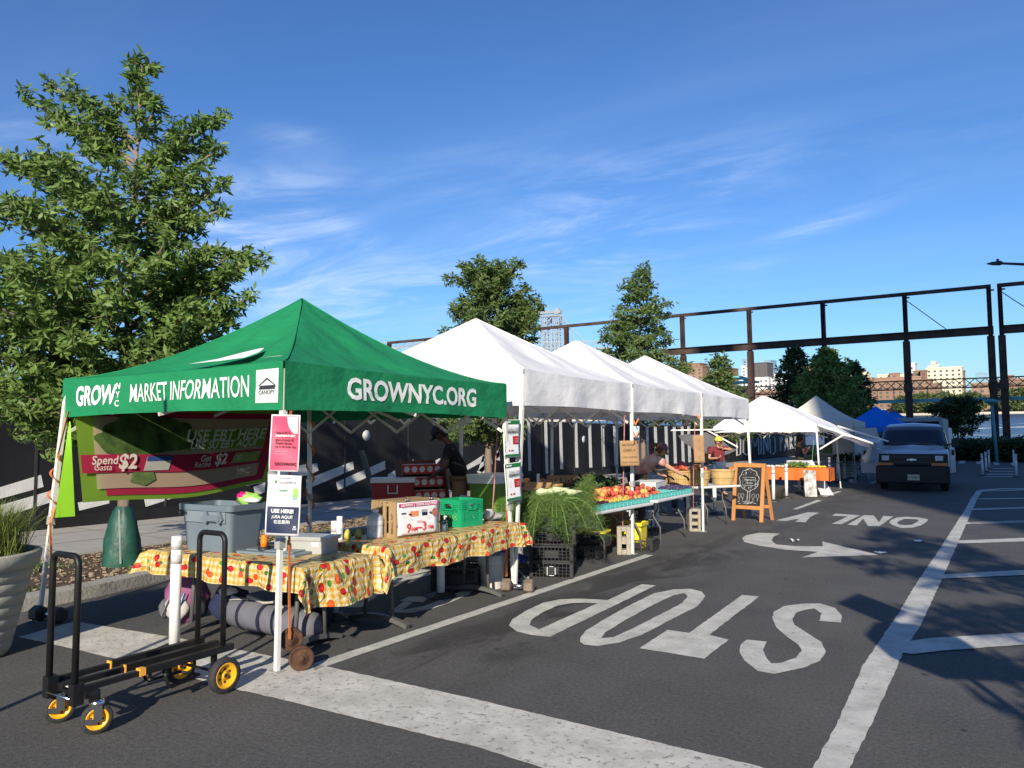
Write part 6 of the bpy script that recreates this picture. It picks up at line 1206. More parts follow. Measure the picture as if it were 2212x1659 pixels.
PK=[fruit('peach','orange and red peach heaped on the roadside fruit tables','peach',.040,fm('peach_skin',(.78,.42,.12),(.48,.06,.05)),(1,1,.93),'peaches heaped on the fruit tables'),fruit('nectarine','dark red nectarine heaped on the roadside fruit tables','nectarine',.035,fm('nectarine_skin',(.22,.015,.02),(.58,.13,.05)),(1,1,.95),'nectarines heaped on the fruit tables'),fruit('plum','small dark purple plum near the fennel end','plum',.022,fm('plum_skin',(.05,.006,.02),(.12,.01,.03)),(1,1,.95),'plums at the fennel end of the fruit table'),fruit('yellow_plum','yellow green plum beside the dark plums','plum',.024,fm('yellow_plum_skin',(.45,.45,.06),(.50,.30,.05)),(1,1,.95),'yellow plums beside the dark plums'),fruit('berry_cluster','dark blue berries heaped in the teal boxes at the far end','berries',.030,fm('berry_skin',(.03,.035,.09),(.08,.05,.12)),(1.2,1.2,.6),'berry heaps at the far end of the fruit table')]
first=[True]*5; firstp=True
def put(k,x,y,z):
    if first[k]: PK[k].location=(x,y,z); first[k]=False; PK[k].rotation_euler=(rg.random()*6,rg.random()*6,0); return
    o=PK[k].copy(); COL.objects.link(o); o.location=(x,y,z); o.rotation_euler=(rg.random()*6,rg.random()*6,rg.random()*6); s=rg.uniform(.88,1.12); o.scale=(s,s,s)
yA=9.15; cnt=[0]*5
while yA<12.66:
    for c_ in range(5):
        x=-4.60-.137*c_-(.02 if yA<10.9 else .0); z=(.70 if yA<10.85 else .725)+.003
        if firstp: pun.location=(x,yA,z); firstp=False
        else: dup(pun,(x,yA,z),rg.uniform(-.05,.05))
        u=(yA-9.15)/3.5
        if u>.80: k=4
        elif u<.16: k=2 if c_<3 and u<.09 else (3 if c_<3 else 0)
        elif u<.30 and c_<1: k=3
        else: k=0 if rg.random()<(.65 if u<.45 else .35) else 1
        nn=4 if c_<4 else 3
        for a in range(nn): 
            kk=k if k in (2,3,4) else (k if rg.random()<.85 else 1-k)
            if cnt[kk]>=150: continue
            cnt[kk]+=1; put(kk,x+(-.03+.06*(a%2))+rg.uniform(-.006,.006),yA+(-.03+.06*(a//2))+rg.uniform(-.006,.006),z+.085+rg.uniform(0,.02))
        if k<2:
            for a in range(2 if c_ in (1,2,3) else 1):
                if cnt[k]<150: cnt[k]+=1; put(k,x+rg.uniform(-.03,.03),yA+rg.uniform(-.03,.03),z+.15+rg.uniform(0,.02)+(.035 if a else 0))
    yA+=.137
# large peaches pile further back
for a in range(36):
    kk=0 if a<20 else 1; put(kk,-5.15+rg.uniform(-.12,.12),9.5+(.0 if kk==0 else .9)+rg.uniform(-.25,.45),.83+rg.uniform(.0,.08))
def carton(label,loc,rz,w,d,h,group='white cardboard fruit cartons'):
    t=thing('fruit_carton',label,'carton',loc,rz,group); mb=MB(); mb.box((0,0,h/2),(w,d,h)); obj('box_body',mb,WHBOX,t)
    mb=MB(); mb.box((0,-d/2-.001,h*.55),(.10,.004,.03)); mb.box((w/2+.001,0,h*.55),(.004,.10,.03)); obj('hand_hole',mb,INKD,t); mb=MB(); mb.box((0,0,h+.006),(w+.01,d+.01,.012)); obj('lid',mb,WHBOX,t); return t
carton('white carton on the fruit table in front of the leaning woman',(-5.14,12.15,.73),.15,.44,.72,.19); carton('grey white carton at the fennel end behind the peaches',(-5.65,9.95,.73),.3,.30,.30,.18)
for k_,(x,y,z,lb) in enumerate([(-5.75,13.2,0,'lowest white carton under the fruit table near the far cinder block'),(-5.72,13.22,.16,'upper white carton under the fruit table near the far cinder block'),(-5.3,9.9,0,'lowest white carton in the shade under the peaches'),(-5.3,9.95,.2,'middle white carton in the shade under the peaches'),(-5.3,9.9,.4,'top white carton in the shade under the peaches')]): carton(lb,(x,y,z),.1*k_-.1,.45,.34,.155 if k_<2 else .19)
for k_,(x,y,z,dx,dy,dz,lb) in enumerate([(-5.45,11.4,0,.4,.5,.45,'large brown box under the fruit table beside the woman')]):
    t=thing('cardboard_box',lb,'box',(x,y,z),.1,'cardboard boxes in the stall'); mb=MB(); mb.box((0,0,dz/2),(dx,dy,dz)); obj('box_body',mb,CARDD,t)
# yellow bin, crates behind the near cinder block
yb_=thing('yellow_bin','bright yellow plastic bin on legs right of the near cinder block','bin',(-4.82,10.80,0),.1); mb=MB(); tub(mb,.36,.34,.40,.92,.03,.02,.012,.05); obj('bin_body',mb,mat('yellow_plastic',(.72,.58,.03),.45,.05,5),yb_); mb=MB(); mb.box((0,-.19,.38),(.40,.03,.05)); obj('rim',mb,MATS['yellow_plastic'],yb_)
yc=thing('yellow_crate_lid','flat yellow tray lid between the fennel and the cinder block','lid',(-5.0,9.75,.34),.2); mb=MB(); mb.box((0,0,.02),(.5,.34,.04)); bevel(obj('lid_plate',mb,MATS['yellow_plastic'],yc),.01)
for k_,(x,y,z,lb) in enumerate([(-5.05,9.65,0,'lower black crate under the fruit table by the near cinder block'),(-5.0,9.7,.165,'upper black crate under the yellow tray lid'),(-4.70,10.72,0,'black crate half hidden behind the near cinder block'),(-5.6,7.6,0,'black crate in deep shade under the roadside table')]): veg_crate('produce_crate',lb,(x,y,z),.15,w=.5,d=.36,h=.165)
veg_crate('produce_crate','black crate with a coiled rope under the roadside table',(-5.25,6.95,0),.5,w=.5,d=.36,h=.25)
yg=thing('plastic_bag','yellow plastic bag hanging below the roadside tablecloth','bag',(-4.95,6.75,.44)); mb=MB(); mb.ball((0,0,0),.08,12,8,(1,1.2,.4),.4); obj('bag_body',mb,MATS['yellow_plastic'],yg)
yg=thing('plastic_bag','orange plastic bag hanging below the roadside tablecloth','bag',(-4.98,6.48,.43)); mb=MB(); mb.ball((0,0,0),.09,12,8,(1,1.3,.35),.4); obj('bag_body',mb,mat('orange_plastic',(.75,.28,.03),.4,.1,5),yg)
# folding chair with blue seat behind the far front leg
fc=thing('folding_chair','folded camp chair with blue cloth behind the far front leg','chair',(-4.95,7.62,0),.5); mb=MB(); mb.tube([(-.2,0,0),(.12,0,.5),(.14,0,.62)],.011,8); mb.tube([(.2,0,0),(.05,0,.15),(-.15,0,.55)],.011,8); mb.tube([(-.2,.35,0),(.12,.35,.5)],.011,8); mb.tube([(.2,.35,0),(-.15,.35,.55)],.011,8); mb.tube([(.2,0,0),(.2,.35,0)],.011,8); obj('frame',mb,mat('chair_grey',(.16,.17,.18),.4,metal=.5),fc); mb=MB(); mb.box((0,.17,.28),(.36,.34,.02),mx=Matrix.Rotation(.3,3,'Y')); obj('seat',mb,mat('royal_blue',(.015,.03,.28),.6,.1,6),fc)
# rolled white plastic near leg
rl=thing('white_roll','crumpled white roll at the end of the roadside table','cloth',(-4.95,7.15,.76),.3); mb=MB(); mb.ball((0,0,.05),.09,12,8,(.6,1.6,.7),.4); obj('roll',mb,mat('white_fabric',(.6,.6,.6)),rl)
wg=thing('plastic_bag','crumpled clear plastic bag behind the wooden crate poster','bag',(-5.9,8.0,.74)); mb=MB(); mb.ball((0,0,.08),.12,12,8,(1.2,1,.9),.5); obj('bag_body',mb,mat('hazy_plastic',(.55,.57,.6),.3,.1,9,trans=.3),wg)
# ---- cinder blocks ------------------------------------------------------
CB=mat('cinder',(.36,.325,.26),.95,.12,12,.9,60)
def cinder(label,loc,rz,side):
    t=thing('cinder_block',label,'cinder block',loc,rz,'cinder blocks tied to the canopy legs'); bm=bmesh.new()
    w,d,h=(.20,.19,.40) if side==0 else (.20,.19,.40)
    mb=MB(); 
    if side==0:    # two-hole face seen, cores run through the y direction
        t_=.068
        mb.box((-w/2+t_/2,0,h/2),(t_,d,h)); mb.box((w/2-t_/2,0,h/2),(t_,d,h))
        for z,zz in ((.035,.07),(h/2,.10),(h-.035,.07)): mb.box((0,0,z),(w-2*t_,d,zz))
    else:          # three notches on the narrow side
        t_=.045; mb.box((-w/2+t_/2,0,h/2),(t_,d,h)); mb.box((w/2-t_/2,0,h/2),(t_,d,h))
        for z in (.025,.14,.26,h-.025): mb.box((0,0,z),(w-2*t_,d,.06 if .1<z<.3 else .05))
    o=bevel(obj('block',mb,CB,t),.010,2)
cinder('grey cinder block standing on end by the nearer white leg, two holes visible',(-4.70,10.20,0),.45,0); cinder('grey cinder block standing on end by the farther white leg, three holes visible',(-4.76,13.30,0),.55,1)
rope('pink rope from the nearer white leg down to its cinder block',[(-4.66,10.2,2.0),(-4.68,10.18,1.2),(-4.70,10.17,.55),(-4.70,10.17,.36)]); rope('pink rope from the farther white leg down to its cinder block',[(-4.70,13.3,2.0),(-4.74,13.28,1.2),(-4.76,13.27,.36)])
def kraft_sign(label,px,py,Y,w,h,txt,nrm):
    a=gp(px,py,Y); its=[('t',s_,sz,x,y_,mat('marker_brown',(.06,.035,.02),.7),dict(bold=.0)) for s_,sz,x,y_ in txt]
    poster(label,(a[0],a[1]),nrm,w,h,CARD,its,a[2],.03,group='cardboard signs clamped to the white legs',cat='sign',name='cardboard_sign')
kraft_sign('square cardboard sign listing accepted payment on the nearer white leg',1360,979,10.05,.27,.36,[('WE ACCEPT',.038,0,.33),('CASH ✓',.048,0,.12),('WIC CHECKS',.034,0,-.16),('SNAP TOKENS',.034,0,-.36)],(.55,-.83))
kraft_sign('narrow cardboard price sign on the farther white leg',1510,970,13.1,.19,.48,[('----\n---',.035,0,.30),('----\n---',.04,0,.0),('-----\n-----',.03,0,-.3)],(.55,-.83))
def clamp(label,loc): 
    t=thing('spring_clamp',label,'clamp',loc,.3,'orange spring clamps on the white legs'); mb=MB(); mb.bar((0,0,0),(.05,0,.09),.02,.015); mb.bar((.01,0,0),(-.03,0,.08),.02,.015); obj('grips',mb,MATS['safety_orange'],t); mb=MB(); mb.bar((0,0,0),(-.02,0,-.07),.02,.012); mb.bar((.01,0,0),(.03,0,-.06),.02,.012); obj('jaws',mb,BLKP,t)
a=gp(1372,918,10.1); clamp('orange spring clamp high on the nearer white leg',a); a=gp(1373,945,10.05); clamp('orange and black clamp gripping the square cardboard sign',a); a=gp(1509,905,13.1); clamp('orange clamp at the top of the farther white leg',a)
a=gp(1372,933,10.1); poster('small light blue card clamped above the square cardboard sign',(a[0]+.02,a[1]),(.75,-.6),.09,.16,mat('pale_blue_card',(.45,.60,.68),.5),[('t','----\n---\n----',.02,0,0,INKD,{})],a[2],0,group=None)
# ---- basket table --------------------------------------------------------
folding_table('white table with bushel baskets of peaches left of the chalkboard',(-4.98,14.62),1.1,.74,PI/2-.5,PLW,'F',h=.74,group=FT)
bl=[(-5.02,14.28,'bushel basket heaped with peaches, second from the chalkboard'),(-4.72,14.86,'bushel basket nearest the chalkboard with bare rim'),(-5.35,14.2,'bushel basket of red peaches behind the far white leg'),(-5.62,14.5,'small bushel basket beside the held melon')]
for (x,y,lb) in bl: basket(lb,(x,y,.745),.235 if x>-5.5 else .18)
for (bx_,by_,k,nn) in ((-5.02,14.28,0,26),(-5.35,14.2,1,16)):
    for a in range(nn):
        rr=.17*math.sqrt(rg.random()); an=rg.random()*6.28; put(k,bx_+rr*math.cos(an),by_+rr*math.sin(an),.745+.27+.09*(1-(rr/.2)**2)+rg.uniform(-.01,.02))
# ---- chalkboard A-frame --------------------------------------------------
af=thing('chalkboard_sign','wooden A-frame chalkboard with a chalk tree drawing','sign board',(-4.38,15.55,0),math.radians(-8))
ORW=mat('pine_wood',(.50,.22,.07),.6,.15,5,.2,20,stretch=(1,1,.2)); w_,h_=.58,1.13; lean=.20
ff=lambda x,z,y=0:(x,-lean*(1-z/h_)*1.0-.0+y,z)
for sx_ in (-1,1):
    mb=MB(); mb.bar(ff(sx_*w_/2,0),ff(sx_*w_/2,h_),.07,.03,(0,1,0)); obj('front_rail',mb,ORW,af); mb=MB(); mb.bar((sx_*w_/2,.34,0),(sx_*w_/2,.04,h_-.02),.06,.03,(0,1,0)); obj('rear_rail',mb,ORW,af)
mb=MB(); mb.bar(ff(-w_/2-.04,h_-.03,-.004),ff(w_/2+.04,h_-.03,-.004),.035,.08); mb.bar(ff(-w_/2,.27,-.0),ff(w_/2,.27,-.0),.03,.07); mb.bar((-w_/2,.26,.27),(w_/2,.26,.27),.03,.06); obj('cross_rails',mb,ORW,af)
th=math.atan2(lean,h_); mxb=frame(ff(0,.68,.004),(1,0,0),(0,lean/h_,1)); mb=MB(); mb.add([mxb@Vector(v) for v in ((-w_/2+.03,-.39,0),(w_/2-.03,-.39,0),(w_/2-.03,.40,0),(-w_/2+.03,.40,0))],[(0,1,2,3)]); solid(obj('board',mb,mat('slate_black',(.018,.018,.02),.7,.3,5),af),.008)
CHK=mat('chalk',(.45,.46,.46),.9,.5,25,detail=6)
def chalk(pts,r=.005,close=True):
    q=[mxb@Vector((x,y,.006)) for x,y in pts]; q=q+[q[0]] if close else q; mb=MB(); mb.tube(q,r,4); obj('chalk_line',mb,CHK,af)
crown=[( .2*math.cos(a)*(1+.07*math.sin(a*9)),.13+.22*math.sin(a)*(1+.06*math.cos(a*8))) for a in [i*2*PI/36 for i in range(36)]]; chalk(crown,.006)
for k_ in range(34): 
    a=rg.random()*6.28; r_=rg.uniform(.6,.95); x,y=.2*r_*math.cos(a),.13+.22*r_*math.sin(a)
    if abs(x)<.13 and abs(y-.10)<.08: continue
    chalk([(x,y),(x+rg.uniform(-.03,.03),y+rg.uniform(-.03,.03)),(x+rg.uniform(-.03,.03),y+.02)],.0035,False)
chalk([(-.13,.02),(.13,.02),(.13,.18),(-.13,.18)],.005); chalk([(-.02,-.10),(-.025,-.34)],.008,False); chalk([(.03,-.10),(.02,-.34)],.005,False)
lettering(af,'Maynard\nFarms',.060,CHK,mxb@Matrix.Translation((0,.10,.008)),shear=.3)
for x in (-.19,-.12,.10,.19):
    chalk([(x+.03*math.cos(a),-.19+.045*math.sin(a)) for a in [i*PI/5 for i in range(10)]],.003); chalk([(x,-.235),(x,-.29)],.004,False)
for k_ in range(26): x=rg.uniform(-.24,.2); y=rg.uniform(-.37,-.29); chalk([(x,y),(x+.05,y+rg.uniform(-.01,.02))],.003,False)
# ---- orange cloth table ---------------------------------------------------
folding_table('table under the orange cloth beneath the low white canopy',(-5.62,23.1),2.6,.76,.03,PLW,'F')
oc_=MB(); L2,W2=1.38,.42
def ocf(u,v):
    x=-L2+2*L2*u; d=.34*v; return (x,-W2-.02-.02*math.sin(x*11)*v-.01*math.sin(x*23)*v,.775-d)
oc_.grid(ocf,60,8); oc_.add([(-L2,-W2-.02,.775),(L2,-W2-.02,.775),(L2,W2,.775),(-L2,W2,.775)],[(0,1,2,3)]); oc_.grid(lambda u,v:(L2+.02+.02*math.sin(u*9)*v,-W2+2*W2*u,.775-.36*v),16,6)
o=obj('orange_tablecloth',oc_,mat('orange_cloth',(.62,.14,.02),.7,.08,3,.4,5)); o.location=(-5.62,23.1,0); o.rotation_euler=(0,0,.03); tag(o,'plain orange cloth over the table below the low white canopy','tablecloth')
for k_,(x,y,m,lb,nm) in enumerate([(-6.5,23.1,PUR,'row of dark beets on the left of the orange cloth','beets'),(-5.7,23.0,WHV,'white long loaves on the middle of the orange cloth','bread'),(-5.1,23.05,LEAFD,'green herbs on the right part of the orange cloth','herbs'),(-4.7,23.1,YLV,'pale squash plate at the right end of the orange cloth','squash')]):
    t=thing('produce_heap',lb,nm,(x,y,.78),0,'produce laid on the orange cloth')
    if nm=='herbs': obj('leaves',leaves_mesh([(rg.gauss(0,.16),rg.gauss(0,.12),rg.random()*.10) for _ in range(200)],.08,.02,6,.02,77),LEAF,t)
    else:
        for a in range(7): mb=MB(); mb.ball((-.32+a*.10,rg.uniform(-.1,.1),.03),.045,9,7,(1.5,1,.8),.2); obj(nm,mb,m,t)
t=thing('white_carton_tray','grey topped white crate standing behind the orange cloth','crate',(-5.3,24.0,.55)); mb=MB(); mb.box((0,0,.2),(.62,.4,.40)); obj('box_body',mb,WHBOX,t); mb=MB(); mb.box((0,-.205,.32),(.62,.01,.14)); obj('upper_band',mb,GREYP,t)
t=thing('woven_basket','dark woven basket on the asphalt under the orange cloth','basket',(-5.35,21.3,0)); mb=MB(); mb.lathe([(.0,0),(.20,0),(.24,.28),(.25,.3),(.22,.3),(.18,.03),(0,.03)],n=22); obj('basket_body',mb,mat('dark_wicker',(.05,.045,.035),.8,.5,30,.6,60),t)
t=thing('picture_poster','tall brown and white picture poster leaning at the end of the orange table','poster',(-4.62,22.2,0),.5); mb=MB(); mb.box((0,0,.38),(.32,.01,.72),mx=Matrix.Rotation(-.12,3,'X')); obj('sheet',mb,mat('photo_print',(.25,.15,.10),.5,.9,6,c2=(.75,.72,.68)),t)
t=thing('folded_panel','grey folded canvas panel leaning beside the green strap','canvas',(-4.4,23.2,0),.2); mb=MB(); mb.add([(-.35,0,1.0),(.2,.1,.0),(-.15,0,.0),(-.5,0,.95)],[(0,1,2,3)]); solid(obj('panel',mb,mat('grey_white_canvas',(.45,.46,.5)),t),.02)
strap('lime green strap from the low white canopy down to its weight',[(-4.72,23.3,1.55),(-4.78,23.2,.7),(-4.82,23.1,.12),(-4.60,23.35,.16),(-4.35,23.4,.14),(-4.6,23.3,.05)],.03,m=mat('lime_strap',(.30,.60,.12),.6))
strap('lime green strap on the grey canopy leg',[(-4.7,29.9,1.6),(-4.72,29.8,.9),(-4.74,29.8,.2)],.05,m=MATS['lime_strap'])
for k_,(x,y,lb) in enumerate([(-4.82,23.1,'small black weight at the foot of the lime green strap'),(-4.75,29.7,'small grey weight at the foot of the grey canopy leg')]):
    t=thing('leg_weight',lb,'weight',(x,y,0),0,'weights at the far canopy legs'); mb=MB(); mb.lathe([(0,0),(.10,0),(.11,.02),(.11,.11),(.09,.13),(0,.13)],n=18); obj('weight_body',mb,BLKP if k_==0 else GREYP,t); mb=MB(); mb.tube([(-.07,0,.12),(-.06,0,.2),(.06,0,.2),(.07,0,.12)],.01,6); obj('handle',mb,BLKP,t)
# tables and stock below the grey canopy
folding_table('dark table frame beneath the grey canopy beside the van door',(-5.4,31.0),2.4,.7,PI/2-.9,mat('slate_top',(.16,.18,.2),.5),'F')
t=thing('banner_wall','white banner panel hanging under the right side of the grey canopy','banner',(-4.75,31.2,1.15)); mb=MB(); mb.box((0,0,.2),(.02,1.3,.75)); mb.box((-.5,.6,.2),(1.0,.02,.75)); obj('sheet',mb,WHBOX,t)
t=thing('white_flowers','bunches of white flowers on the far table by the van door','flowers',(-5.0,31.5,.75)); obj('leaves',leaves_mesh([(rg.gauss(0,.25),rg.gauss(0,.3),rg.random()*.25) for _ in range(160)],.12,.04,6,.03,78),LEAFD,t); mb=MB(); 
for a in range(26): mb.ball((rg.gauss(0,.25),rg.gauss(0,.25),.2+rg.random()*.15),.05,7,5)
obj('blossoms',mb,mat('blossom',(.8,.76,.62),.6),t)
# ---- planters -------------------------------------------------------------
PLN=mat('planter_concrete',(.33,.33,.285),.8,.06,3,.15,30)
def planter(label,loc,r,h,gh,gm,seed,n=700,rings=7,m=PLN):
    t=thing('planter',label,'planter',loc,seed,'round ribbed planters'); prof=[(r*.56,0),(r*.58,.01)]
    for k_ in range(rings):
        z=h*.04+(h*.80)*k_/rings; z2=h*.04+(h*.80)*(k_+1)/rings; ra=r*(.58+.36*(z/h)); rb=r*(.58+.36*(z2/h)); prof+=[(ra+.022*r,z+.008),(rb+.010*r,z2-.006),(rb-.008*r,z2)]
    prof+=[(r*.97,h*.86),(r*1.0,h*.985),(r*.985,h),(r*.90,h),(r*.86,h*.93),(0,h*.92)]
    mb=MB(); mb.lathe(prof,n=56); obj('pot',mb,m,t)
    mb=MB(); mb.lathe([(0,h*.925),(r*.87,h*.932)],n=30); obj('soil',mb,mat('potting_soil',(.03,.022,.016),.95,.4,20,.5,60),t)
    rr=random.Random(seed); pts=[(rr.gauss(0,r*.33),rr.gauss(0,r*.33),h*.93) for _ in range(n)]
    st0=random.getstate(); random.seed(seed); obj('grass',grass_mesh([p for p in pts if math.hypot(p[0],p[1])<r*.8],gh,.0035 if r<.7 else .0035,1.1,2),gm,t); random.setstate(st0); return t
GR1=leaf_mat('planter_grass',(.09,.13,.02),(.28,.33,.09))
planter('large pale ribbed planter with tall grass at the left edge of the picture',(-6.86,2.76,0),.50,.80,.42,GR1,3,n=1500)
planter('pale ribbed planter with golden grass beyond the low white canopy',(xat(1815,33,.5),33,0),.95,1.0,.5,leaf_mat('golden_grass',(.22,.22,.05),(.5,.42,.12)),5,n=500)
planter('ribbed planter almost hidden behind the lime green strap',(xat(1745,34,.5),34,0),.5,.9,.4,LEAFL,6,n=200)
# ---- equipment cart --------------------------------------------------------
ct=thing('equipment_cart','black tubular folding equipment cart with yellow wheel hubs','cart',(0,0,0))
CBK=mat('cart_black',(.008,.008,.009),.5,.3,14,.04,30); YH=mat('hub_yellow',(.85,.42,.015),.35,.05,6); TY=mat('tyre_rubber',(.03,.03,.032),.75,.2,12,.4,40); ORG=mat('orange_edge',(.85,.40,.05),.4)
ax=Vector(G(480,1425,.15)[:1]+G(480,1425,.15)[1:]+(0,)); 
f1=Vector((*G(128,1560),0)); f2=Vector((*G(208,1585),0)); r1=Vector((*G(388,1475),0)); r2=Vector((*G(484,1497),0))
lng=((r1+r2)/2-(f1+f2)/2).normalized(); lat=Vector((lng.y,-lng.x,0)); fc_=(f1+f2)/2; 
if (f2-f1).dot(lat)<0: lat=-lat
Lc=((r1+r2)/2-fc_).length; print('CART',f1,f2,r1,r2,Lc,(f2-f1).length,(r2-r1).length)
def K(a,b,z): return fc_+lng*a+lat*b+Vector((0,0,z))
hw=.155; zf=.27
for b_ in (-hw,0,hw):
    mb=MB(); mb.bar(K(-.10,b_,zf-.005),K(Lc*.62,b_,zf-.005),.030,.030); obj('inner_rail',mb,CBK,ct); mb=MB(); mb.bar(K(Lc*.33,b_,zf),K(Lc+.12,b_,zf),.040,.042); obj('outer_rail',mb,CBK,ct)
    mb=MB(); mb.bar(K(Lc*.325,b_,zf),K(Lc*.335,b_,zf),.044,.046); 
    if b_>0: mb.bar(K(Lc*.335,b_,zf+.0),K(Lc*.37,b_,zf),.043,.045)
    obj('edge_trim',mb,ORG,ct)
def hoop(a,w,h,z0,name='handle'):
    mb=MB(); r=.055; pts=[K(a,-w,z0)]+[K(a,-w+r-r*math.cos(t),h-r+r*math.sin(t)) for t in [i*PI/2/6 for i in range(7)]]+[K(a,w-r+r*math.sin(t),h-r+r*math.cos(t)) for t in [i*PI/2/6 for i in range(7)]]+[K(a,w,z0)]
    mb.tube(pts,.0185,12); return obj(name,mb,CBK,ct)
hoop(-.10,.135,1.01,.20); hoop(Lc+.06,.135,1.03,.25)
mb=MB(); mb.bar(K(-.04,-.19,.235),K(-.04,.19,.235),.05,.045); mb.box(K(-.09,-.135,.24),(.06,.06,.12)); mb.box(K(-.09,.135,.24),(.06,.06,.12)); mb.bar(K(.0,.15,.24),K(-.03,.21,.21),.05,.05); obj('front_frame',mb,CBK,ct)
mb=MB(); mb.tube([K(-.115,-.12,.215),K(-.115,.12,.215)],.008,8); obj('cross_rod',mb,CHROME,ct)
mb=MB(); mb.box(K(-.06,.02,.262),(.07,.05,.004)); obj('label',mb,PAPER,ct)
mb=MB(); mb.tube([K(Lc,-.20,.13),K(Lc,.20,.13)],.010,8); mb.bar(K(Lc-.02,-.15,.15),K(Lc-.02,-.15,.26),.03,.03); mb.bar(K(Lc-.02,.15,.15),K(Lc-.02,.15,.26),.03,.03); obj('rear_axle',mb,CBK,ct)
mb=MB(); mb.tube([K(Lc*.55,-.12,.25),K(Lc*.60,-.12,.13),K(Lc*.63,-.12,.11),K(Lc*.9,-.12,.11),K(Lc*.93,.05,.11),K(Lc*.63,.12,.11),K(Lc*.60,.12,.13),K(Lc*.55,.12,.25)],.011,8); obj('kick_frame',mb,CBK,ct)
mb=MB(); 
for a_ in (.42,.55): mb=MB(); mb.tube([K(Lc*a_,hw,.25),K(Lc*a_,hw,.215)],.010,8); mb.lathe([(.018,0),(.018,.015),(0,.016)],K(Lc*a_,hw,.205),10); obj('knob',mb,CBK,ct)
def wheel(c,r,w,axis,swivel=None):
    R=Vector((0,0,1)).rotation_difference(axis).to_matrix(); mb=MB(); mb.lathe([(r*.70,-w*.42),(r*.93,-w*.5),(r,-w*.30),(r,w*.30),(r*.93,w*.5),(r*.70,w*.42)],c,36,mx=R); wh=obj('wheel',mb,TY,ct)
    mb=MB(); mb.lathe([(0,w*.20),(r*.18,w*.22),(r*.20,w*.05),(r*.50,w*.02),(r*.62,w*.36),(r*.72,w*.44),(r*.72,-w*.44),(r*.5,-w*.1),(0,-w*.1)],c,32,mx=R); obj('rim',mb,YH,wh)
    mb=MB()
    for k_ in range(6): a=k_*PI/3; mb.lathe([(0,w*.08),(r*.075,w*.08)],Vector(c)+R@Vector((r*.36*math.cos(a),r*.36*math.sin(a),0)),10,mx=R)
    mb.lathe([(0,w*.26),(r*.12,w*.26),(r*.13,w*.1)],c,14,mx=R); obj('hub_holes',mb,INKD,wh); return wh
wheel(r1+Vector((0,0,.115)),.115,.06,lat); wheel(r2+Vector((0,0,.115)),.115,.06,lat)
for f_ in (f1,f2):
    axs=(lat*.9-lng*.35).normalized(); wheel(f_+Vector((0,0,.085)),.085,.038,axs)
    fw=axs.cross(Vector((0,0,1))); up_=f_+Vector((0,0,.185)); mb=MB()
    for s in (-1,1):
        o2=axs*s*.024; mb.bar(up_+o2-Vector((0,0,.02)),f_+o2*1.2+Vector((0,0,.075)),.045,.004,axs); mb.bar(f_+o2*1.2+Vector((0,0,.075)),f_+o2*1.2+fw*.065+Vector((0,0,.085)),.03,.004,axs)
    mb.lathe([(.035,-.025),(.04,-.02),(.04,.0),(.02,.01)],up_,16); obj('caster_fork',mb,CHROME,ct)
    mb=MB(); mb.tube([up_,up_+Vector((0,0,.06))],.016,8); obj('caster_stem',mb,mat('dark_metal',(.03,.035,.045)),ct)
# ---- van --------------------------------------------------------------------
VW=mat('van_white',(.48,.50,.53),.32,.03,2,coat=.4); VBK=mat('van_black_trim',(.008,.008,.009),.5,.2,6); VGL=mat('van_glass',(.012,.018,.03),.06,.2,2,spec=.6); AMB=mat('amber_lens',(.55,.16,.03),.3); LENS=mat('headlight_lens',(.55,.58,.60),.15,.2,9)
vq=G(1972,1062); van=thing('cargo_van','white cargo van parked head-on with its side doors open','van',(vq[0]+.0,vq[1]+.1,0),math.radians(3.5))
Wv=2.0; Lv=5.4
sec=[(-.0,.50,.62,1.12),(.10,.48,.55,1.16),(.55,.45,1.0,1.26),(.95,.45,1.0,1.36),(1.75,.40,.98,1.98),(2.2,.38,.97,2.06),(5.2,.38,.97,2.06),(5.4,.45,.93,1.98)]
mb=MB(); rings=[]
for (y,zb_,k_,zt_) in sec:
    wv=Wv/2*(0.93 if y<.1 else (.985 if y<1 else 1)); wt=wv*(.97 if zt_<1.3 else .80); zm=min(zt_-.05,1.10)
    ring=[(-wv*.96,y,zb_),(-wv,y,(zb_+zm)/2),(-wv*.985,y,zm),(-wt*1.0 if zt_<1.3 else -wt*1.02,y,zt_-.10 if zt_>1.3 else zt_-.03),(-wt*.90,y,zt_-.02 if zt_>1.3 else zt_),(0,y,zt_+(.04 if zt_>1.3 else .03)),(wt*.90,y,zt_-.02 if zt_>1.3 else zt_),(wt*1.02 if zt_>1.3 else wt,y,zt_-.10 if zt_>1.3 else zt_-.03),(wv*.985,y,zm),(wv,y,(zb_+zm)/2),(wv*.96,y,zb_)]
    rings.append(ring)
vs=[p for r_ in rings for p in r_]; n=11; fs=[]
for i in range(len(rings)-1):
    for k_ in range(n): fs.append((i*n+k_,(i+1)*n+k_,(i+1)*n+(k_+1)%n,i*n+(k_+1)%n))
fs.append(tuple(range(n))); fs.append(tuple((len(rings)-1)*n+k_ for k_ in range(n))[::-1]); mb.add(vs,fs,True); bo=obj('body',mb,VW,van); bevel(bo,.02,2)
def quadm(name,pts,m,th=.01): 
    mb=MB(); mb.add(pts,[(0,1,2,3)]); o=obj(name,mb,m,van); return solid(o,th)
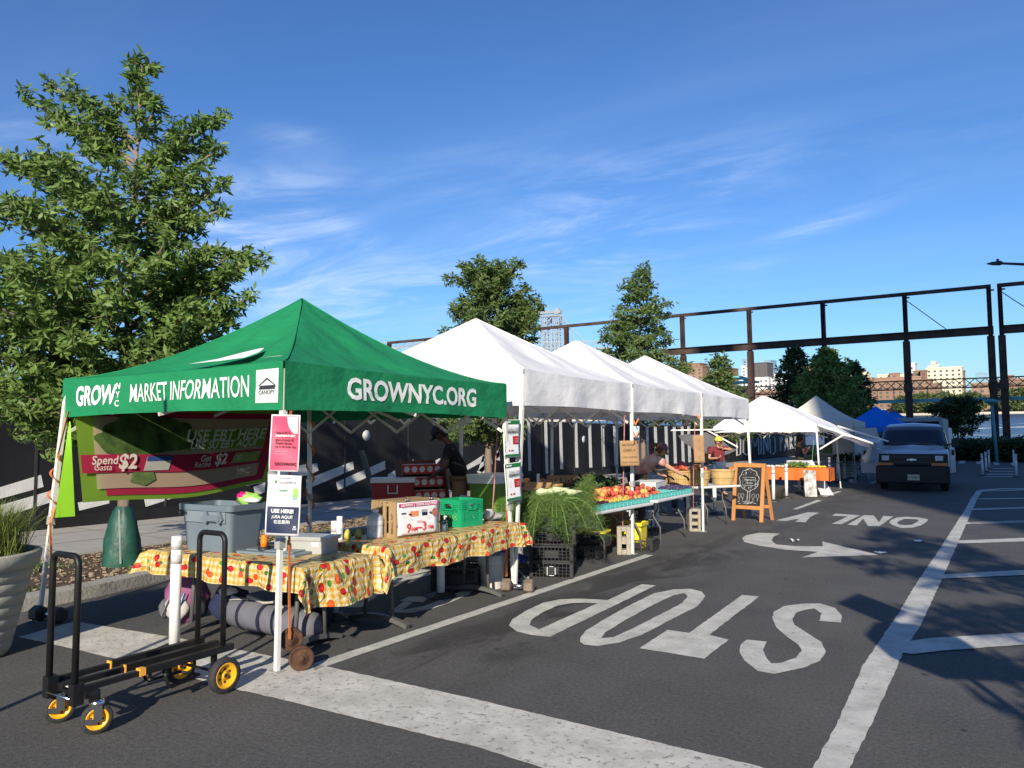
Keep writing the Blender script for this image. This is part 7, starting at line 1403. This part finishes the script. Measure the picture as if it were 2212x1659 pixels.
# windscreen follows the slope between cowl and roof
mb=MB(); mb.grid(lambda u,v:((-.95+1.90*u)*(1-.14*v),.96+.73*v+.10*(2*u-1)**2-.03,1.37+.58*v-.02*(2*u-1)**2+.02),10,4); solid(obj('windscreen',mb,VGL,van),.012)
mb=MB(); mb.box((0,-.02,.95),(1.90,.08,.36)); bevel(obj('grille_panel',mb,VBK,van),.03,2)
mb=MB(); mb.box((0,-.07,1.03),(1.0,.02,.03)); mb.box((0,-.07,.88),(1.0,.02,.03)); obj('grille_bars',mb,mat('grille_grey',(.05,.05,.055),.5),van)
mb=MB(); mb.box((0,-.06,.50),(1.98,.24,.54)); bevel(obj('bumper',mb,VBK,van),.05,3); mb=MB(); mb.box((0,.15,.32),(1.7,.3,.14)); obj('valance_panel',mb,VBK,van)
for s in (-1,1):
    mb=MB(); mb.box((s*.72,-.065,1.0),(.21,.03,.15)); bevel(obj('headlight',mb,LENS,van),.03,3); mb=MB(); mb.box((s*.72,-.065,.82),(.42,.03,.08)); obj('indicator',mb,AMB,van)
    mb=MB(); mb.box((s*1.16,.98,1.44),(.20,.10,.26)); mb.bar((s*.93,1.05,1.38),(s*1.1,1.0,1.42),.05,.05); bevel(obj('mirror',mb,VBK,van),.03,3)
    mb=MB(); mb.lathe([(0,-.11),(.16,-.11),(.30,-.11),(.345,-.07),(.345,.07),(.30,.11),(0,.11)],(s*.84,.95,.345),30,'X'); w1=obj('wheel',mb,TY,van); d=w1.copy(); COL.objects.link(d); d.parent=van; d.location=(0,3.4,0)
    mb=MB(); mb.add([(s*.985,1.35,1.25),(s*.985,2.05,1.25),(s*.88,2.05,1.80),(s*.86,1.85,1.80)],[(0,1,2,3)]); solid(obj('side_window',mb,VGL,van),.03)
mb=MB(); mb.prism([(-.13,.018),(-.05,.018),(-.05,.032),(.05,.032),(.05,.018),(.13,.018),(.115,-.018),(.05,-.018),(.05,-.032),(-.05,-.032),(-.05,-.018),(-.145,-.018)],-.004,.004,frame((0,-.09,.955),(1,0,0),(0,0,1))); obj('badge',mb,mat('badge_silver',(.75,.76,.76),.3,metal=.3),van)
mb=MB(); mb.box((.03,-.19,.43),(.32,.008,.17)); pt=obj('number_plate',mb,mat('plate_cream',(.55,.52,.35),.5,.15,20),van); lettering(pt,'XL 8HM651',.065,INKD,frame((.03,-.196,.43),(1,0,0),(0,0,1)),bold=.01)
mb=MB(); mb.tube([(-.75,.93,1.39),(-.1,.90,1.42)],.010,5); mb.tube([(.0,.93,1.39),(.6,.90,1.43)],.010,5); obj('wiper',mb,VBK,van)
def vdoor(pts,hx):
    mb=MB(); mb.add(pts,[tuple(range(len(pts)))]); d=solid(obj('side_door',mb,VW,van),.05); mb=MB(); mb.box(hx,(.07,.09,.18)); obj('handle',mb,VBK,d)
vdoor([(-1.02,2.35,.42),(-1.62,2.55,.42),(-1.62,2.55,1.93),(-1.12,2.38,1.95),(-1.0,2.35,1.55)],(-1.50,2.47,1.10))
vdoor([(1.02,3.6,.42),(1.16,4.3,.42),(1.16,4.3,1.1),(1.08,4.1,1.93),(.98,3.6,1.95)],(1.12,3.9,1.1))
# white box truck beyond
tq=(xat(1975,45,1.),45); tr=thing('box_truck','grey white box truck with an open dark cargo end behind the van','truck',(tq[0],tq[1],-.0),0); tr.scale=(1,1,.86)
mb=MB(); 
for (c_,d_) in (((0,2.5,2.92),(2.6,5,.16)),((-1.27,2.5,1.9),(.08,5,2.1)),((1.27,2.5,1.9),(.08,5,2.1)),((0,2.5,.85),(2.6,5,.12)),((0,4.96,1.9),(2.5,.08,2.1)),((0,.0,2.92),(2.66,.1,.24)),((-1.27,0,1.9),(.16,.1,2.1)),((1.27,0,1.9),(.16,.1,2.1))): mb.box(c_,d_)
obj('cargo_box',mb,mat('truck_white',(.28,.30,.31),.5,.05,2),tr); mb=MB(); mb.box((0,6,1.4),(2.1,1.7,1.9)); bevel(obj('cab',mb,MATS['truck_white'],tr),.15,3)
mb=MB(); 
for y in (1.2,5.8):
    for s in (-1,1): mb.lathe([(0,-.14),(.42,-.14),(.42,.14),(0,.14)],(s*1.05,y,.42),22,'X')
obj('wheels',mb,TY,tr)
mb=MB(); mb.box((0,.3,1.9),(2.42,.1,2.0)); obj('interior_shade_sheet',mb,INKD,tr)  # black sheet standing in for the shade inside the cargo box
# paper scraps on the road
for k_,(px_,py_,lb) in enumerate([(1715,1169,'crumpled white paper scrap inside the curve of the painted arrow'),(1903,1195,'flat white paper scrap at the tip of the painted arrow'),(1985,1170,'white paper scrap in the tree shade right of the arrow')]):
    a=G(px_,py_); t=thing('paper_scrap',lb,'litter',(a[0],a[1],.01),k_,'paper scraps on the road'); mb=MB(); mb.grid(lambda u,v:((u-.5)*.16,(v-.5)*.12,.03*abs(mnoise.noise(Vector((u*4,v*4,k_))))+(.02 if k_==0 else .0)*math.sin(u*9)),6,6); obj('paper',mb,PAPER,t)
# ================================================================ PEOPLE
def skin_mesh(pts,edges,rad,name,root=0,sub=2):
    me=bpy.data.meshes.new(name); me.from_pydata([tuple(p) for p in pts],edges,[]); o=bpy.data.objects.new(name,me); COL.objects.link(o)
    md=o.modifiers.new('skin','SKIN'); md.use_smooth_shade=True; md.branch_smoothing=.6
    for i,v in enumerate(me.skin_vertices[0].data): r=rad[i]; v.radius=(r,r) if not isinstance(r,tuple) else r; v.use_root=(i==root)
    s=o.modifiers.new('sub','SUBSURF'); s.levels=sub; s.render_levels=sub
    dg=bpy.context.evaluated_depsgraph_get(); dg.update(); r=bpy.data.meshes.new_from_object(o.evaluated_get(dg)); bpy.data.objects.remove(o); r.name=name
    for p in r.polygons: p.use_smooth=True
    return r
def join_meshes(lst,name):
    bm=bmesh.new()
    for m in lst: bm.from_mesh(m)
    r=bpy.data.meshes.new(name); bm.to_mesh(r); bm.free()
    for p in r.polygons: p.use_smooth=True
    return r
def head_mesh(c,fwd,upv,s=.115):
    """egg-shaped head with brow, nose, lips, chin and ears"""
    f=Vector(fwd).normalized(); u=Vector(upv); u=(u-f*u.dot(f)).normalized(); l=u.cross(f); mb=MB(); n,m=28,22; vs=[]
    for i in range(m+1):
        t=PI*i/m
        for k in range(n):
            a=2*PI*k/n; x=math.sin(t)*math.cos(a); y=math.sin(t)*math.sin(a); z=math.cos(t)
            w=.78 if z>0 else .78-.20*(-z); d=.92
            px,py,pz=x*d,y*w,z*1.05
            if x>0.2:
                nose=math.exp(-((y/.13)**2+((z+.12)/.20)**2)); px+=.24*nose*(1 if z>-.35 else .4)
                eye=math.exp(-(((abs(y)-.30)/.13)**2+((z-.08)/.09)**2)); px-=.10*eye
                brow=math.exp(-((z-.22)/.07)**2)*math.exp(-(y/.5)**2); px+=.05*brow
                lips=math.exp(-((y/.20)**2+((z+.48)/.07)**2)); px+=.07*lips
                chin=math.exp(-((y/.28)**2+((z+.80)/.16)**2)); px+=.14*chin
            ear=math.exp(-(((x+.02)/.13)**2+((z+.02)/.20)**2)) if abs(y)>.5 else 0; py+=math.copysign(.14*ear,y)
            p=Vector(c)+(f*px+l*py+u*pz)*s; vs.append(p)
    fs=[(i*n+k,(i+1)*n+k,(i+1)*n+(k+1)%n,i*n+(k+1)%n) for i in range(m) for k in range(n)]
    mb.add(vs,fs,True); return mb.mesh('head'),(f,l,u)
def hand_mesh(w,dirv,palm_n,curl=.5,s=1.,thumb=1):
    d=Vector(dirv).normalized(); n=Vector(palm_n); n=(n-d*n.dot(d)).normalized(); sd=d.cross(n)*thumb; w=Vector(w); ms=[]
    palm=[w-d*.02,w+d*.045*s,w+d*.085*s]; ms.append(skin_mesh(palm,[(0,1),(1,2)],[(.022*s,.022*s),(.034*s,.018*s),(.034*s,.014*s)],'palm',1,1))
    for k,(off,L) in enumerate(((.028,.070),(.010,.080),(-.009,.074),(-.027,.056))):
        b=w+d*.075*s+sd*off*s; a=curl*.6; p1=b+(d*math.cos(a)+n*math.sin(a))*L*.45*s; a+=curl*1.0; p2=p1+(d*math.cos(a)+n*math.sin(a))*L*.33*s; a+=curl*.7; p3=p2+(d*math.cos(a)+n*math.sin(a))*L*.25*s
        ms.append(skin_mesh([b,p1,p2,p3],[(0,1),(1,2),(2,3)],[.009*s,.0085*s,.008*s,.006*s],'finger',0,1))
    b=w+d*.02*s+sd*.030*s; p1=b+(d*.6+sd*.8)*.032*s; p2=p1+(d*.85+sd*.2+n*.4*curl)*.03*s; ms.append(skin_mesh([b,p1,p2],[(0,1),(1,2)],[.011*s,.010*s,.008*s],'thumb',0,1))
    return join_meshes(ms,'hand')
def mobj(name,me,m,parent):
    me.materials.clear(); me.materials.append(m); o=bpy.data.objects.new(name,me); COL.objects.link(o); o.parent=parent; return o
SKL=mat('skin_light',(.52,.28,.18),.5,.08,9); SKD=mat('skin_dark',(.10,.05,.032),.5,.1,9); SKM=mat('skin_medium',(.45,.24,.15),.5,.08,9)
def person(label,loc,rz,J,skin,shirt,pants,head_f,head_u,sleeve=.55,shoe=BLKP,gloves=None,curl=(.5,.5),long_pants=True,hs=.112,pn=((0,0,-1),(0,0,-1)),group=None):
    """J: pelvis,chest,neck,head, sl/el/wl hl, sr/er/wr hr (shoulder, elbow, wrist, hand direction), kl/al tl, kr/ar tr"""
    t=thing('person',label,'person',loc,rz,group); J={k:Vector(v) for k,v in J.items()}
    P_=[J['pelvis'],J['pelvis'].lerp(J['chest'],.5),J['chest'],J['neck'],J['sl'],J['el'],J['wl'],J['sr'],J['er'],J['wr'],J['hl'],J['kl'],J['al'],J['tl'],J['hr'],J['kr'],J['ar'],J['tr'],J['neck'].lerp(J['head'],.7)]
    E_=[(0,1),(1,2),(2,3),(2,4),(4,5),(5,6),(2,7),(7,8),(8,9),(0,10),(10,11),(11,12),(12,13),(0,14),(14,15),(15,16),(16,17),(3,18)]
    R_=[.105,.095,.100,.050,.050,.042,.027,.050,.042,.027,.080,.058,.038,.034,.090,.058,.038,.034,.055]
    body=skin_mesh(P_,E_,R_,'body',0,2); hd,(f,l,u)=head_mesh(J['head'],head_f,head_u,hs); parts=[body,hd]
    for k,(w,hn,th,cu,pn_) in enumerate((('wl','hdl',-1,curl[0],pn[0]),('wr','hdr',1,curl[1],pn[1]))):
        h=hand_mesh(J[w],J[hn],pn_,cu,1.05,th)
        if gloves: mobj('glove',h,gloves,t)
        else: parts.append(h)
    # keep the body inside its clothes
    segs=[('pelvis','chest',0,1,.085),('chest','neck',0,.72,.07),('chest','sl',0,1,.05),('chest','sr',0,1,.05),('sl','el',0,sleeve-.06,.042),('sr','er',0,sleeve-.06,.042),('pelvis','hl',0,1,.07),('pelvis','hr',0,1,.07),('hl','kl',0,1 if long_pants else .95,.055),('hr','kr',0,1 if long_pants else .95,.055)]+([('kl','al',0,.85,.042),('kr','ar',0,.85,.042)] if long_pants else [])
    for v in body.vertices:
        best=None
        for a,b,s0,s1,r_ in segs:
            A,B=J[a],J[b]; d=B-A; q=(v.co-A).dot(d)/d.length_squared; qc=min(max(q,s0),s1); p=A+d*qc; D=(v.co-p).length
            if (best is None or D<best[0]): best=(D,p,r_,q<=s1+.02 or b in('chest','sl','sr','hl','hr'))
        if best and best[3] and best[0]>best[2] and best[0]<.24: v.co=best[1]+(v.co-best[1])*(best[2]/best[0])
    mobj('body',join_meshes(parts,'body'),skin,t)
    # shirt
    def ext(a,b,s): return a.lerp(b,s)
    hem=J['pelvis'].lerp(J['chest'],-.05); S=[hem,J['pelvis'].lerp(J['chest'],.5),J['chest'],J['neck'].lerp(J['chest'],.25),J['sl'],ext(J['sl'],J['el'],sleeve),J['sr'],ext(J['sr'],J['er'],sleeve)]
    mobj('shirt',skin_mesh(S,[(0,1),(1,2),(2,3),(2,4),(4,5),(2,6),(6,7)],[.165,.160,.170,.085,.092,.078,.092,.078],'shirt',0,2),shirt,t)
    k_=1. if long_pants else .35
    def leg(h,kn,an): 
        q=[J[h],J[kn]]+([J[kn].lerp(J[an],.93)] if long_pants else [J[kn].lerp(J[an],.12)]); return q
    L1=leg('hl','kl','al'); L2=leg('hr','kr','ar'); pts=[J['pelvis']]+L1+L2
    mobj('trousers',skin_mesh(pts,[(0,1),(1,2),(2,3),(0,4),(4,5),(5,6)],[.140,.108,.080,.062,.108,.080,.062],'trousers',0,2),pants,t)
    for a,b in (('al','tl'),('ar','tr')): mobj('shoe',skin_mesh([J[a]+Vector((-.03,0,-.04)),(J[a]+J[b])/2+Vector((0,0,-.03)),J[b]+Vector((.03,0,-.01))],[(0,1),(1,2)],[.045,.042,.036],'shoe',0,1),shoe,t)
    return t,J,(f,l,u)
def cap(t,c,F_,col,brim,s=.112,back=False):
    f,l,u=F_; c=Vector(c); mb=MB(); n,m=24,8; vs=[]
    for i in range(m+1):
        a=PI/2*i/m*1.05
        for k in range(n): b=2*PI*k/n; vs.append(c+(f*math.sin(a)*math.cos(b)*1.02+l*math.sin(a)*math.sin(b)*.90+u*(math.cos(a)*1.12+.10))*s*1.07)
    mb.add(vs,[(i*n+k,(i+1)*n+k,(i+1)*n+(k+1)%n,i*n+(k+1)%n) for i in range(m) for k in range(n)],True); o=obj('cap_crown',mb,col,t); solid(o,.004)
    d=-f if back else f; mb=MB(); mb.grid(lambda a,b:tuple(c+(d*(.85+b*.85*math.cos((a-.5)*1.9))+l*(a-.5)*1.55*(1-.15*b)+u*(.20-.22*b-.9*(a-.5)**2*.35))*s),10,5); solid(obj('cap_brim',mb,brim,t),.005)
def hair(t,c,F_,m,s=.112,lo=-.2,thick=1.10,front=.25,top=True,name='hair'):
    f,l,u=F_; mb=MB(); n,q=28,16; vs=[]; c=Vector(c)
    for i in range(q+1):
        a=PI*.78*i/q
        for k in range(n):
            b=2*PI*k/n; x=math.sin(a)*math.cos(b); y=math.sin(a)*math.sin(b); z=math.cos(a); 
            if x>front and z<.55: x=front; 
            if x>-.1 and z<lo: z=lo
            j=1+.05*mnoise.noise(Vector((x*7,y*7,z*7)))
            vs.append(c+(f*x*.96+l*y*.86+u*z*1.10)*s*thick*j)
    mb.add(vs,[(i*n+k,(i+1)*n+k,(i+1)*n+(k+1)%n,i*n+(k+1)%n) for i in range(q) for k in range(n)],True); return obj(name,mb,m,t)
def feat(t,c,F_,s=.112,glasses=False,brow=None):
    f,l,u=F_; c=Vector(c)
    for sg in (-1,1):
        if not glasses: mb=MB(); mb.ball(c+(f*.80+l*sg*.30+u*.08)*s,.011,8,6); obj('eye',mb,INKD,t)
    if glasses:
        mb=MB(); 
        for sg in (-1,1): mb.ball(c+(f*.90+l*sg*.28+u*.08)*s,.026,12,8,(1,1,.7))
        mb.tube([c+(f*.9+l*.6+u*.10)*s,c+(f*.1+l*.80+u*.1)*s],.003,5); mb.tube([c+(f*.9-l*.6+u*.10)*s,c+(f*.1-l*.80+u*.1)*s],.003,5); obj('glasses',mb,INKD,t)
HAIRB=mat('hair_brown',(.10,.045,.02),.6,.3,30); HAIRK=mat('hair_black',(.015,.012,.012),.6,.3,30); TEEK=mat('black_cotton',(.008,.008,.010),.85,.3,5,.4,6); KHAKI=mat('khaki',(.21,.125,.06),.85,.12,5,.3,7); MAROON=mat('maroon_cotton',(.16,.022,.028),.85,.1,5,.4,6); JEAN=mat('denim',(.035,.06,.11),.85,.2,8,.3,30); BROWNP=mat('dark_brown_twill',(.05,.035,.03),.85,.2,8,.3,20); CHT=mat('charcoal_tee',(.045,.045,.05),.85,.15,5,.4,6); GLV=mat('black_glove',(.012,.013,.017),.45,.3,20)
# tie-dye shirt
TD=mat('tie_dye',(.62,.55,.52),.85,.0,5,.3,7,c2=(.40,.10,.07),detail=2)
# man in black, leaning over the boxes
mx_=xat(995,9.9,1.); 
t,J,F_=person('person in a black shirt, black cap and khaki shorts leaning over the boxes in shade',(mx_,9.9,0),math.radians(207),dict(pelvis=(0,0,.98),chest=(.10,0,1.36),neck=(.19,0,1.53),head=(.30,0,1.66),sl=(.13,.19,1.43),el=(.18,.24,1.14),wl=(.40,.16,1.00),hdl=(.8,-.1,-.5),sr=(.15,-.19,1.43),er=(.22,-.23,1.15),wr=(.46,-.12,1.04),hdr=(.8,.1,-.5),hl=(0,.09,.92),kl=(.04,.12,.50),al=(0,.13,.10),tl=(.16,.15,.05),hr=(0,-.09,.92),kr=(.02,-.12,.50),ar=(-.04,-.13,.10),tr=(.12,-.15,.05)),SKD,TEEK,KHAKI,(.75,0,-.65),(.6,0,.8),.62,long_pants=False)
cap(t,J['head'],F_,HAIRK,HAIRK); feat(t,J['head'],F_); hair(t,J['head'],F_,HAIRK,thick=1.04,lo=.0); t.scale=(1.12,1.15,1.06)
# woman reaching over the fruit
wx=xat(1385,13.1,1.)
t,J,F_=person('person in a tie-dye shirt, mauve cap and black gloves bending over the fruit table',(wx,13.1,0),math.radians(50),dict(pelvis=(-.08,0,.95),chest=(.18,0,1.22),neck=(.30,0,1.36),head=(.42,0,1.44),sl=(.20,.18,1.28),el=(.40,.20,1.02),wl=(.60,.12,.94),hdl=(.9,0,-.2),sr=(.24,-.18,1.28),er=(.50,-.20,1.10),wr=(.76,-.20,.97),hdr=(.85,0,-.45),hl=(-.08,.09,.90),kl=(-.04,.12,.50),al=(-.10,.13,.10),tl=(.05,.14,.05),hr=(-.08,-.09,.90),kr=(-.02,-.12,.50),ar=(-.12,-.13,.10),tr=(.03,-.14,.05)),SKL,TD,BROWNP,(.82,-.1,-.55),(.5,0,.85),.60,gloves=GLV,hs=.105)
cap(t,J['head'],F_,mat('mauve_cap',(.16,.085,.10),.8,.1,5),mat('pink_brim',(.62,.38,.38),.7,.05,5),s=.106); feat(t,J['head'],F_,.105); hair(t,J['head'],F_,HAIRB,.105,lo=-.5,front=.0,thick=1.12)
f,l,u=F_; mb=MB(); c=J['head']; mb.tube([c-f*.10+u*.04,c-f*.17+u*.0,c-f*.19-u*.10,c-f*.14-u*.17],[.035,.045,.038,.01],10); obj('ponytail',mb,HAIRB,t)
# bearded man with yellow cap
bx_=xat(1552,21.3,1.)
t,J,F_=person('person with a red beard, yellow cap and maroon shirt holding one arm across the neck',(bx_,21.3,0),math.radians(-45),dict(pelvis=(0,0,.93),chest=(.02,0,1.28),neck=(.0,0,1.43),head=(.02,-.0,1.55),sl=(.0,.22,1.36),el=(.20,.30,1.30),wl=(.20,.02,1.36),hdl=(-.2,-1,.25),sr=(.0,-.22,1.36),er=(.03,-.30,1.06),wr=(.25,-.16,1.08),hdr=(.3,.6,.2),hl=(0,.10,.88),kl=(.05,.13,.48),al=(0,.15,.10),tl=(.16,.18,.05),hr=(0,-.10,.88),kr=(.02,-.13,.48),ar=(-.04,-.14,.10),tr=(.12,-.16,.05)),SKM,MAROON,JEAN,(.92,.35,-.1),(0,0,1),.66,curl=(.5,1.1),pn=((-1,0,0),(0,.3,1)))
cap(t,J['head'],F_,mat('yellow_cap',(.62,.50,.06),.7,.08,6),mat('dark_brim',(.05,.05,.045),.7)); feat(t,J['head'],F_,glasses=True); hair(t,J['head'],F_,HAIRB,lo=-.15,front=-.1,thick=1.05)
f,l,u=F_; mb=MB(); c=J['head']; mb.ball(c+f*.055-u*.078,.062,16,12,(.9,.9,1.1),.2); obj('beard',mb,mat('beard_red',(.17,.06,.025),.8,.3,40),t)
# man with headphones under the low canopy
cx3=xat(1727,25.2,1.)
t,J,F_=person('person in a charcoal shirt wearing headphones under the low white canopy',(cx3,25.2,0),math.radians(35),dict(pelvis=(0,0,.95),chest=(.0,0,1.32),neck=(.03,0,1.47),head=(.07,0,1.60),sl=(.0,.20,1.40),el=(.10,.24,1.10),wl=(.30,.10,1.22),hdl=(.5,-.6,.4),sr=(.0,-.20,1.40),er=(.06,-.26,1.10),wr=(.26,-.10,1.30),hdr=(.4,.5,.6),hl=(0,.10,.90),kl=(.03,.12,.5),al=(0,.13,.1),tl=(.15,.15,.05),hr=(0,-.10,.9),kr=(.03,-.12,.5),ar=(0,-.13,.1),tr=(.15,-.15,.05)),SKM,CHT,BROWNP,(.95,0,-.2),(0,0,1),.5,curl=(.9,.9))
feat(t,J['head'],F_); hair(t,J['head'],F_,HAIRK,lo=-.4,front=.1,thick=1.14)
f,l,u=F_; c=J['head']; mb=MB(); mb.tube([c+l*.11*math.cos(a)+u*(.135*math.sin(a)) for a in [i*PI/12 for i in range(13)]],.012,6); obj('headband',mb,INKD,t)
for s in (-1,1): mb=MB(); mb.ball(c+l*.108*s,.038,12,8); obj('ear_cup',mb,INKD,t)
# crouching helper behind the baskets, holding up a red melon
hx_=xat(1468,16.2,1.)
t,J,F_=person('person crouching behind the bushel baskets, only one hand and the melon in view',(hx_,16.2,0),math.radians(-60),dict(pelvis=(-.15,0,.42),chest=(-.02,0,.74),neck=(.05,0,.86),head=(.08,0,.93),sl=(.0,.18,.78),el=(.16,.22,.62),wl=(.26,.12,.82),hdl=(.1,-.2,1),sr=(.0,-.18,.78),er=(.18,-.16,.68),wr=(.30,-.02,.90),hdr=(.05,.2,1),hl=(-.15,.09,.40),kl=(.22,.14,.42),al=(.0,.14,.10),tl=(.16,.15,.05),hr=(-.15,-.09,.40),kr=(.22,-.14,.40),ar=(.0,-.14,.10),tr=(.16,-.15,.05)),SKL,BROWNP,JEAN,(.9,0,-.1),(0,0,1),.9,curl=(.3,.25),pn=((-1,0,0),(-1,0,0)),hs=.10)
hair(t,J['head'],F_,HAIRB,.10)
q=Matrix.Rotation(math.radians(-60),3,'Z')@Vector((.20,.0,1.04)); ml=thing('red_melon','dark pink round melon held up behind the bushel baskets','melon',(hx_+q.x,16.2+q.y,q.z)); mb=MB(); mb.ball((0,0,0),.11,18,12,(1,1,1),.03); obj('melon',mb,mat('melon_pink',(.38,.05,.08),.5,.15,6),ml)
# ---------------------------------------------------------------- lay everything that stands on the street onto its slope
bpy.context.view_layer.update()
MM=Matrix([list(r)+[0] for r in M3.tolist()]+[[0,0,0,1]]); MM=Matrix.Translation((0,0,H))@MM@Matrix.Translation((0,0,-H))
for o in list(COL.objects):
    if o.parent or o.type in ('CAMERA','LIGHT') or o.name in GRAV: continue
    o.matrix_world=MM@o.matrix_basis
SC.render.engine='CYCLES'
